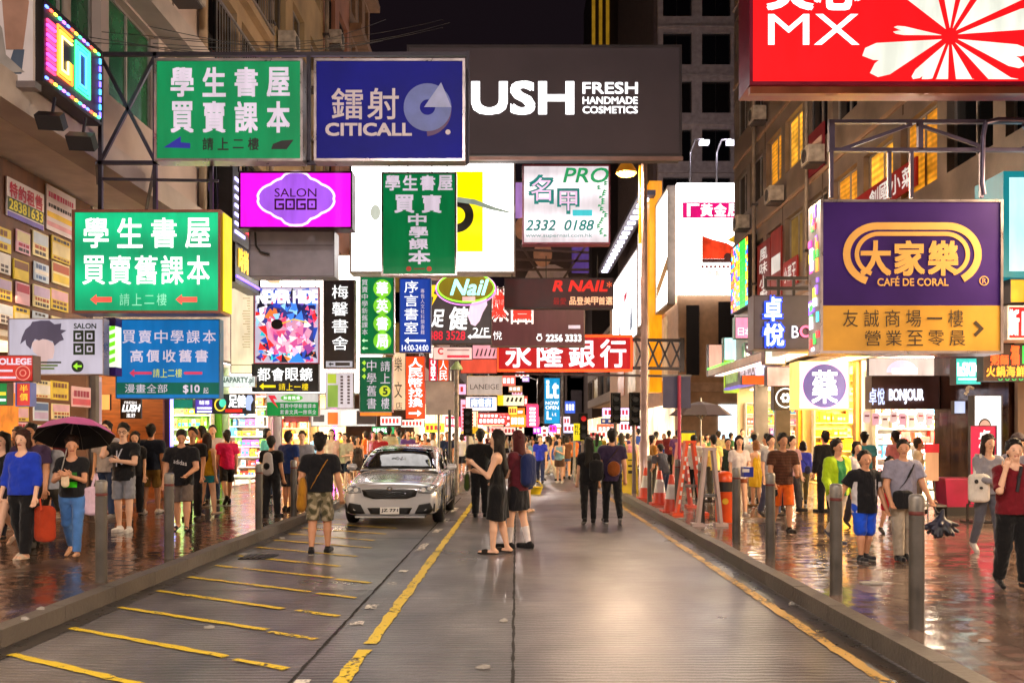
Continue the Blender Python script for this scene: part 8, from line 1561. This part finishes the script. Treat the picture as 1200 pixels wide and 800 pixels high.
bag_blob('backpack', 'small white backpack with a round black patch on the man by the pharmacy', 'backpack', J, [((0, -.17, 1.30), (0, -.18, 1.02), .10, .13, '#b8b4b8', {'sq': (1, .55, 1)}), ((0, -.245, 1.10), (0, -.25, 1.10), .07, .07, '#17171b', {'sq': (1, .3, 1), 'k': .005})], straps=[([(.09, -.15, 1.36), (.10, .0, 1.43), (.1, .1, 1.3)], .035), ([(-.09, -.15, 1.36), (-.10, .0, 1.43), (-.1, .1, 1.3)], .035)])
J = person('man in a navy polo and dark shorts with a shoulder bag by the left bollards', 338, 598, 1.72, 330, 'm', STAND, HOLD, ('polo', '#18306c', .47), ('shorts', '#1c2030'), ('sneaker', '#24201f'), ('short', '#12100e'), 1, build=1.1)
bag_blob('shoulder_bag', 'brown shoulder bag at the hip of the man in the navy polo', 'bag', J, [((-.25, -.05, .92), (-.25, -.05, .80), .09, .11, '#6a4c38', {'sq': (.6, 1, 1)})], straps=[([(-.24, -.05, 1.0), (-.2, -.02, 1.42)], .03)])
person('man in a grey T-shirt facing the camera near the left bollards', 354, 594, 1.68, 190, 'm', STAND, HOLD, ('tee', '#8a8c98'), ('shorts', '#5a5450'), ('sneaker', '#3a3634'), ('short', '#18120f'), 2)
# man with mustard bag
def camo(V, C):
    a = np.sin(V[:, 0] * 37 + 2 * np.sin(V[:, 2] * 29)) + np.sin(V[:, 2] * 41 + 3 * np.sin(V[:, 1] * 31 + V[:, 0] * 13)); C = C.copy(); C[a > .55] = lin('#4a4632'); C[a < -.75] = lin('#a89c84'); return C
J = person('man in a black T-shirt and camouflage shorts walking away along the road', 375, 648, 1.68, 2, 'm', ((-6, 8), (8, 5)), ((-6, 14, 34, 14), (4, 12, 14, 0)), ('tee', '#16161b', .52), ('shorts', '#7a7058', .98), ('sneaker', '#15151a', '#b8b0a8'), ('spiky', '#14100e'), 1, build=1.12, z=0, extra={'cf': {'bot': camo}})
pts = torso_loop(J, 1, .50, off=.036); bag_blob('messenger_bag', 'mustard canvas bag slung over the man in camouflage shorts', 'bag', J, [((-.23, -.10, .93), (-.25, -.08, .70), .10, .12, '#a8741c', {'sq': (.62, 1, 1), 'k': .03}), ((-.23, -.10, .99), (-.23, -.1, .90), .10, .11, '#a8741c', {'sq': (.55, 1, 1)})], straps=[(pts, .05)], strap_c='#a8741c')
person('man in a beige shirt and dark shorts behind the car bonnet', 404, 574, 1.74, 170, 'm', WALK, HOLD, ('tee', '#b8a890'), ('shorts', '#1c2438'), ('sneaker', '#c0b8b0'), ('short', '#18120f'), 2)
person('woman in a dark dress beside the beige shirted man', 419, 570, 1.62, 200, 'f', STAND, REST, ('dress', '#3a2c28', .33), ('none', ''), ('flat', '#2a2422'), ('long', '#2a1a12', 1), 1)
person('person in a red shirt just over the roof of the car', 446, 574, 1.78, 150, 'm', STAND, REST, ('tee', '#a81c24'), ('jeans', '#22304c'), ('sneaker', '#3a3634'), ('short', '#15100e'), 1)
person('person in a turquoise top by the pharmacy end shelves', 313, 583, 1.6, 250, 'f', STAND, REST, ('tee', '#6ad0c8'), ('jeans', '#22304c'), ('flat', '#3a3634'), ('bob', '#15100e', 1), 0)
person('person in pale pink by the cream shop entrance', 389, 574, 1.6, 180, 'f', STAND, REST, ('tee', '#e0b8a8'), ('skirt', '#8a5a50'), ('flat', '#5a4a40'), ('long', '#1c120e', 1), 2)
# --- middle of the road
J = person('man in a black shirt and black trousers seen from behind, middle of the road', 563, 605, 1.70, 2, 'm', ((-3, 6), (5, 3)), ((6, 8, 40, 20), (8, 8, 60, 25)), ('polo', '#0e0e12', .48), ('trousers', '#0f0f13'), ('sneaker', '#0e0e10'), ('short', '#14100e'), 1, z=0, build=1.1)
bag_blob('handbag', 'dark bag with a green patch by the left leg of the man all in black', 'bag', J, [((-.27, .02, .76), (-.27, .02, .60), .09, .11, '#3a4a1c', {'sq': (.6, 1, 1)})], straps=[([(-.27, .02, .82), (-.25, .02, 1.0)], .02)])
def hem_frill(V, C): return C
J = person('woman in a sleeveless black dress and sandals standing side on in the road', 583, 648, 1.64, 84, 'f', ((6, 4), (-6, 6)), ((22, 4, 108, 6), (10, 4, 96, 12)), ('dress', '#101013', .27), ('none', ''), ('sandal', '#2a2420'), ('long', '#18100e', 1), 2, (-4, 2), z=0, stance=.03)
J = person('woman with long maroon hair, navy backpack and white knee socks in the road', 607, 642, 1.62, 60, 'f', ((10, 6), (-4, 10)), ((16, 8, 50, 20), (4, 6, 30, 10)), ('tee', '#5a1c28', .5), ('skirt', '#16161c', .17), ('sneaker', '#16161a', '#1c1a1c', '#ded6d8', .62), ('long', '#4a1618', 1), 2, z=0)
bag_blob('backpack', 'navy backpack worn by the woman with maroon hair', 'backpack', J, rbag(0, -.17, 1.10, .29, .44, .08, '#1c2858', .9), straps=[([(.09, -.13, 1.3), (.1, 0, 1.36), (.1, .1, 1.2)], .035), ([(-.09, -.13, 1.3), (-.1, 0, 1.36), (-.1, .1, 1.2)], .035)], strap_c='#1c2858')
person('woman with short black hair in a pale pink top and navy skirt, hand on hip', 613, 600, 1.66, 330, 'f', ((-4, 8), (8, 3)), ((-20, 26, 50, 40), (-24, 30, 62, 50)), ('tank', '#d0b0a8', .5), ('skirt', '#1c2a58', .2), ('sandal', '#c0a080'), ('short', '#14100e'), 2, z=0)
person('man in a bright blue polo and jeans coming towards the camera', 633, 566, 1.75, 175, 'm', WALK, REST, ('polo', '#2a3ac8'), ('jeans', '#24305c'), ('sneaker', '#3a3634'), ('short', '#3a2818'), 2, z=0)
J = person('woman with waist long black hair, all in black, walking away beside a man', 690, 614, 1.63, 358, 'f', ((-10, 14), (10, 4)), ((4, 8, 18, 0), (2, 6, 16, 4)), ('tee', '#0e0e12', .48), ('slim', '#101014'), ('sneaker', '#24211f', '#8a8480'), ('long', '#0e0b0a'), 0, z=0, build=1.05)
bag_blob('backpack', 'black rucksack hanging from the right shoulder of the long haired woman', 'backpack', J, rbag(.14, -.15, 1.02, .27, .38, .07, '#121216', .9), straps=[([(.14, -.12, 1.2), (.14, 0, 1.36)], .035)])
J = person('man in a dark purple shirt and black trousers walking away beside the woman in black', 717, 613, 1.74, 2, 'm', ((10, 4), (-14, 24)), ((4, 6, 20, 0), (-2, 8, 14, 0)), ('tee', '#322642', .45), ('slim', '#121216'), ('sneaker', '#1c1a1c', '#b8b0b0'), ('short', '#14100e'), 1, z=0)
pts = torso_loop(J, 1, .62, off=.03); bag_blob('shoulder_bag', 'round brown leather bag across the back of the man in purple', 'bag', J, [((.01, -.19, 1.05), (.01, -.19, 1.0), .12, .12, '#7a4018', {'sq': (1, .4, 1)})], straps=[(pts, .03)], strap_c='#3a2410')
# --- right pavement
def ribs(V, C): C = C.copy(); C *= np.where(np.sin(V[:, 2] * 120) > 0, 1.25, .85)[:, None]; return C
J = person('man in a striped brown T-shirt and orange shorts facing the camera', 917, 625, 1.68, 184, 'm', ((8, 4), (-8, 16)), ((10, 8, 66, 20), (8, 8, 30, 8)), ('tee', '#4a2a1c', .49), ('shorts', '#e0641c', 1.0), ('sneaker', '#2a2220'), ('short', '#14100e'), 3, (4, -6), build=1.05, extra={'cf': {'top': ribs}})
bag_blob('camera_pouch', 'small black pouch in the hand of the man in orange shorts', 'pouch', J, [(tuple(J['hand', 1] + [0, 0, -.03]), tuple(J['hand', 1] + [0, 0, -.08]), .05, .055, '#141418', {'sq': (.8, .6, 1)})])
J = person('small woman in a violet blue jacket and olive trousers walking away', 941, 590, 1.58, 350, 'f', WALK2, ((10, 10, 40, 20), (6, 8, 30, 10)), ('long', '#4a50d0', .52), ('slim', '#6a6040'), ('sneaker', '#2a2624'), ('bob', '#15100e'), 0)
bag_blob('shoulder_bag', 'thin strapped bag on the back of the violet blue jacket', 'bag', J, [((.1, -.14, .92), (.1, -.14, .86), .07, .08, '#3a3a5a', {'sq': (1, .5, 1)})], straps=[(torso_loop(J, -1, .58, off=.03), .02)])
def jack(V, C): m = (np.abs(V[:, 0]) < .075) & (V[:, 1] > 0.02); C = C.copy(); C[m] = lin('#2c7a44'); return C
J = person('person in a lime green jacket over a green shirt and white trousers', 981, 637, 1.70, 196, 'f', ((-14, 30), (16, 4)), ((-8, 12, 22, 0), (6, 12, 34, 0)), ('jacket', '#a8c81c', .47), ('slim', '#cfc4b8'), ('sneaker', '#4a4c5c', '#b8b0b0'), ('bun', '#1c120e', 1), 1, (12, -4), build=1.08, extra={'cf': {'top': jack}})
hw_ = J['hand', 1]; bag_blob('water_bottle', 'dark bottle dangling from the hand of the lime green jacket', 'bottle', J, [(tuple(hw_ + [0, 0, -.12]), tuple(hw_ + [0, 0, -.26]), .03, .04, '#1c2030', {'k': .01}), (tuple(hw_ + [0, 0, -.02]), tuple(hw_ + [0, 0, -.12]), .012, .015, '#1c2030', {'k': .01})])
def jersey(V, C): C = C.copy(); m = (np.abs(V[:, 0]) > .155) & (V[:, 2] < .74 * 1.45); C[m & (np.abs(V[:, 0]) < .2)] = lin('#d0ccd0'); m2 = (V[:, 1] > 0) & (np.abs(V[:, 0] + .11) < .008) & (V[:, 2] > .6 * 1.45) & (V[:, 2] < .76 * 1.45); C[m2] = lin('#d0ccd0'); return C
person('boy in a black sports shirt with white sides and bright blue shorts', 1013, 656, 1.45, 192, 'm', ((-4, 8), (6, 3)), ((6, 12, 20, 4), (-18, 28, 22, 0)), ('jersey', '#16161b', .44), ('shorts', '#1c50d8', 1.02), ('sneaker', '#2a2a30', '#8a8480'), ('short', '#14100e'), 1, (-10, 0), build=1.25, extra={'cf': {'top': jersey}})
J = person('man in a grey short sleeved shirt with a black crossbody bag', 1058, 657, 1.70, 184, 'm', ((-6, 10), (8, 4)), ((14, 14, 26, 6), (4, 12, 30, 10)), ('polo', '#8c8a9c', .50), ('trousers', '#a09484'), ('sneaker', '#17171b'), ('short', '#14100e'), 1, (-22, 0), build=1.15)
pts = torso_loop(J, -1, .56, off=.05); bag_blob('crossbody_bag', 'black crossbody bag at the waist of the man in grey', 'bag', J, rbag(.10, .20, .87, .30, .25, .05, '#17171b', .9), straps=[(pts, .035)])
hw_ = J['hand', -1]; p = W_(J, tuple(hw_)); b = Blob(); rr = random.Random(3)
for k in range(34): a = rr.uniform(0, 6.28); e_ = rr.uniform(-1.1, .5); q_ = rr.uniform(.75, 1.05); v = np.array((math.cos(a) * math.cos(e_) * .19, math.sin(a) * math.cos(e_) * .12, math.sin(e_) * .13)) * q_; b.add((0, 0, .07), v, .05, .02, ['#1c1e30', '#24263c', '#141624'][k % 3], .012)
b.add((0, 0, .1), (.03, 0, .2), .05, .02, '#1c1e30', .03)
r_ = b.build(.012); o = link('folded_umbrella', np_mesh('folded_umbrella', r_, vmat('goods'), None)); o.location = PX(1102, 618, p.y); tag(o, 'crumpled dark navy umbrella hanging from the hand of the man in grey', 'umbrella'); s = link('handle', MB().path([tuple(o.location + Vector((.02, 0, .15))), tuple(o.location.lerp(p, .5) + Vector((0, 0, .05))), tuple(p)], .012).mesh('handle', mat('#1a1a20', .5), o.location), o)
J = person('young woman in a grey top and grey leggings with long dark hair and fringe', 1158, 648, 1.62, 178, 'f', ((12, 5), (-10, 18)), ((8, 6, 60, 30), (18, 8, 66, 40)), ('long', '#8a8890', .50), ('slim', '#5a5c68'), ('sneaker', '#b8b0ac'), ('long', '#24130e', 1), 0, (8, -4))
o = bag_blob('tote_bag', 'white tote bag with a panda face on the shoulder of the young woman in grey', 'bag', J, [*rbag(.19, .13, .90, .30, .38, .05, '#d8d2c8', .8)], straps=[([(.1, .1, 1.1), (.14, .06, 1.38), (.16, -.02, 1.38), (.24, .1, 1.1)], .035)], strap_c='#d8d2c8')
m = MB(); fr = Fr(W_(J, (.19, .13, .94)) - o.matrix_world.translation + Vector((0, -.062, 0)))
for a, b, r_ in ((-.06, .05, .026), (.06, .045, .024), (0, -.03, .016)): m.disc(fr, a, b, r_, -.01, .004, 16, 1.2 if r_ < .02 else .85)
q_ = link('panda_face', m.mesh('panda_face', mat('#1a1a1c', .6)), None); q_.location = o.matrix_world.translation; q_.parent = o; q_.matrix_parent_inverse = o.matrix_world.inverted()
J = person('woman in a maroon wrap uniform and black trousers raising a hand to her shoulder', 1188, 690, 1.60, 176, 'f', ((6, 4), (-6, 12)), ((4, 14, 20, 10), (38, 16, 132, 24)), ('blouse', '#6a0f1c', .50), ('trousers', '#0f0f12'), ('flat', '#0f0f12'), ('bun', '#14100e', 1), 2, (-6, 2), build=1.15)
o = link('sash', MB().path([tuple(J['up'](.83, .045) + [-.05, .0, 0]), tuple(J['up'](.76, .075) + [.0, .01, 0]), tuple(J['up'](.66, .085) + [.03, .01, 0])], .02).mesh('sash', mat('#18121a', .7)), J['o'])
o = link('apron_belt', MB().lathe((0, 0, .53 * 1.6), [(.155, 0), (.16, .06), (.155, .09)], 22, False).mesh('apron_belt', mat('#141216', .7)), J['o']); o.scale = (1, .72, 1)
person('man in a cap and grey shirt at the right edge behind the maroon uniform', 1193, 640, 1.74, 180, 'm', WALK, REST, ('tee', '#7a7684'), ('trousers', '#3a363a'), ('sneaker', '#24201f'), ('cap', '#15100e', '#3a2c34'), 1)
person('person in black with hood up before the golden pharmacy', 967, 600, 1.78, 20, 'm', STAND, REST, ('jacket', '#121216', .5), ('trousers', '#15151a'), ('sneaker', '#1c1a1c'), ('short', '#100c0b'), 1)
J = person('man in a teal shirt walking into the bright shop', 1013, 594, 1.76, 340, 'm', WALK, REST, ('tee', '#4a9cac'), ('trousers', '#4a4640'), ('sneaker', '#3a3634'), ('short', '#15100e'), 1)
person('woman in white with dark hair between lime jacket and boy', 1004, 618, 1.60, 190, 'f', STEP, REST, ('tee', '#cfc8cc'), ('trousers', '#3a363c'), ('flat', '#3a3634'), ('bob', '#120e0d', 1), 0)
person('person in a salmon pink shirt facing the bright shop shelves', 1049, 596, 1.74, 30, 'm', STAND, REST, ('polo', '#e08a94'), ('jeans', '#3a4056'), ('sneaker', '#3a3634'), ('short', '#15100e'), 1)
person('older man in a cream shirt behind the man in grey', 1076, 600, 1.68, 250, 'm', STAND, REST, ('polo', '#d8c4a4'), ('trousers', '#8a7a68'), ('sneaker', '#3a2a22'), ('short', '#3a322c'), 3)
person('child in red shorts by the man in grey', 1043, 626, 1.1, 185, 'm', STEP, REST, ('tee', '#3a2c34'), ('shorts', '#b81c2c'), ('sneaker', '#3a3634'), ('short', '#15100e'), 0)
person('young woman with long dark hair in white and orange by the fourth bollard', 866, 606, 1.64, 182, 'f', STEP, HOLD, ('tee', '#d8ccc8'), ('hotpants', '#8a4a2a'), ('sneaker', '#c8c0b8'), ('long', '#1c110d', 1), 0)
person('woman in a mustard dress under the black fascia', 886, 593, 1.58, 30, 'f', STAND, REST, ('dress', '#e0b42a', .3), ('none', ''), ('flat', '#8a6a40'), ('bob', '#8a5a30'), 0)
person('man in a white polo under the black fascia', 884, 586, 1.78, 340, 'm', STAND, REST, ('polo', '#e0dcd4'), ('trousers', '#8a7e6c'), ('sneaker', '#3a3634'), ('cap', '#15100e', '#8a7a60'), 1)
person('man in a white T-shirt looking into the pillared shop', 899, 590, 1.70, 60, 'm', STAND, REST, ('tee', '#d8d4cc'), ('jeans', '#2a344c'), ('sneaker', '#3a3634'), ('short', '#15100e'), 1)
person('woman in a light grey top beside the striped brown T-shirt', 903, 606, 1.62, 200, 'f', STEP, REST, ('tee', '#9a989c'), ('jeans', '#4a506a'), ('flat', '#3a3634'), ('short', '#15100e'), 0)
person('man in a pink grey shirt behind the orange shorts', 928, 600, 1.66, 210, 'm', STEP, REST, ('tee', '#b8909a'), ('trousers', '#3a363a'), ('sneaker', '#3a3634'), ('short', '#15100e'), 2)
person('person in a yellow shirt behind the orange bin', 836, 588, 1.66, 20, 'm', STAND, REST, ('tee', '#f0d06a'), ('trousers', '#4a463c'), ('sneaker', '#3a3634'), ('short', '#15100e'), 1)
person('person in a white shirt and black trousers by the pink pole', 813, 586, 1.72, 10, 'm', STAND, REST, ('polo', '#dedad8'), ('trousers', '#17171b'), ('sneaker', '#17171b'), ('short', '#15100e'), 1)
person('person in black seen between the barriers and long haired woman', 853, 586, 1.66, 180, 'm', STAND, REST, ('tee', '#2a3a34'), ('trousers', '#2a282c'), ('sneaker', '#3a3634'), ('short', '#15100e'), 1)
person('person in dark grey stooping at the street stall', 779, 588, 1.62, 40, 'm', STAND, HOLD, ('tee', '#4a4a54'), ('jeans', '#2a344c'), ('sneaker', '#3a3634'), ('short', '#15100e'), 1, lean=14)
person('man in a mustard jacket beside the lamp post', 765, 578, 1.70, 280, 'm', STAND, HOLD, ('long', '#9a6a2a'), ('trousers', '#3a342c'), ('sneaker', '#3a3634'), ('short', '#15100e'), 2)
# --- crowd at and beyond the crossing: every one of them a figure of its own
TOPS = [('red', '#a8242a'), ('white', '#d4d0cc'), ('black', '#17171b'), ('orange', '#d8702a'), ('pink', '#d88a98'), ('blue', '#2a4aa0'), ('yellow', '#d8b83a'), ('grey', '#85858c'), ('green', '#4a7a4a'), ('sky blue', '#86b4cc'), ('navy', '#1c2440'), ('purple', '#5a3a78'), ('cream', '#d8c8a4'), ('maroon', '#5c1a24'), ('teal', '#2a7a7c'), ('brown', '#6a4630')]
BOTS = [('black trousers', ('trousers', '#15151a')), ('jeans', ('jeans', '#2c3c60')), ('khaki shorts', ('shorts', '#8a7850')), ('dark shorts', ('shorts', '#22222a')), ('white trousers', ('slim', '#c8c0b4')), ('denim shorts', ('hotpants', '#4a648c')), ('a brown skirt', ('skirt', '#5a4032'))]
rnd = random.Random(77); combos = [(a, b) for a in range(len(TOPS)) for b in range(len(BOTS))]; rnd.shuffle(combos); ci = 0
def crowd(px, y, facing=None, z=None, where='beyond the crossing'):
    global ci
    a, b = combos[ci % len(combos)]; ci += 1; x = (px - CX) * y / F; f = rnd.random() < .5 or BOTS[b][0] in ('a brown skirt', 'denim shorts'); face = facing if facing is not None else rnd.choice([180, 0, 170, 10, 195, 345, 90, 270])
    face += rnd.uniform(-15, 15); fc = (face % 360); vw = 'walking away' if fc < 60 or fc > 300 else 'facing the camera' if 120 < fc < 240 else 'seen from the side'
    who = 'woman' if f else 'man'; hair = (rnd.choice(['long', 'bob', 'pony']) if f else rnd.choice(['short', 'short', 'spiky']), rnd.choice(['#15100e', '#1c1410', '#24160f']), 1)
    if z is None: z = 0 if (CR0 - .2 < y < CR1 + .2 or XB - .2 < x < XR + .1) else KZ
    person(f'{who} in {TOPS[a][0]} top and {BOTS[b][0]} {where}, {vw}', 0, 0, rnd.uniform(1.52, 1.66) if f else rnd.uniform(1.62, 1.78), face, 'f' if f else 'm', rnd.choice([WALK, WALK2, STEP, STAND]), rnd.choice([REST, REST, HOLD, PHONE]), (rnd.choice(['tee', 'tank', 'tee']) if f else rnd.choice(['tee', 'polo']), TOPS[a][1]), BOTS[b][1], ('sneaker', rnd.choice(['#2a2624', '#8a8480', '#c0b8b0'])), hair, rnd.randrange(5), x=x, y=y, z=z, group='people in the far crowd')
for px, y in ((646, 33), (656, 31.5), (664, 34), (625, 36), (641, 38), (672, 36), (652, 40), (682, 38), (617, 40), (634, 43), (661, 44), (676, 42), (700, 40), (608, 44), (645, 47), (690, 46), (668, 50), (630, 51), (655, 53), (705, 49), (615, 55), (640, 57), (678, 56), (695, 58), (602, 52), (586, 47), (594, 58), (624, 62), (650, 64), (668, 66), (632, 70), (610, 68), (660, 74), (643, 80), (620, 84), (685, 70), (656, 92), (630, 98), (645, 108)): crowd(px, y)
for px, y in ((728, 31), (736, 34), (722, 38), (748, 36), (757, 33), (769, 30), (784, 33), (794, 30), (805, 34), (744, 42), (731, 47), (762, 44), (778, 41), (790, 46), (715, 52), (725, 58), (822, 32), (829, 36), (842, 31), (857, 34), (848, 41), (870, 37), (741, 27), (803, 27.5)): crowd(px, y, where='on right pavement ahead')
for px, y in ((466, 33), (478, 30), (489, 36), (498, 29), (508, 33), (518, 38), (472, 40), (484, 44), (532, 41), (541, 33), (550, 37), (456, 28), (437, 30), (428, 35), (381, 33), (371, 30), (413, 38), (524, 30), (560, 43), (505, 42), (447, 41), (398, 36), (536, 52), (552, 56), (572, 62), (492, 50), (515, 55)): crowd(px, y, where='left beyond car')
# a yellow umbrella in the crowd
c = PX(556, 508, 34); t = Thing('umbrella', 'yellow umbrella open in the far crowd behind the man in black', 'umbrella', c); m = MB(); n = 8
for i in range(n):
    a0, a1 = 2 * math.pi * i / n, 2 * math.pi * (i + 1) / n; P = lambda r, z, a: c + Vector((r * math.cos(a), r * math.sin(a), z)); m.quad(P(.55, 0, a0), P(.55, 0, a1), P(.3, .2, a1), P(.3, .2, a0)); m.quad(P(.3, .2, a0), P(.3, .2, a1), c + Vector((0, 0, .27)))
t.part('canopy', m, mat('#e8c832', .5)); t.part('shaft', MB().tube(c + Vector((0, 0, .3)), c - Vector((0, 0, .6)), .012), SILV)
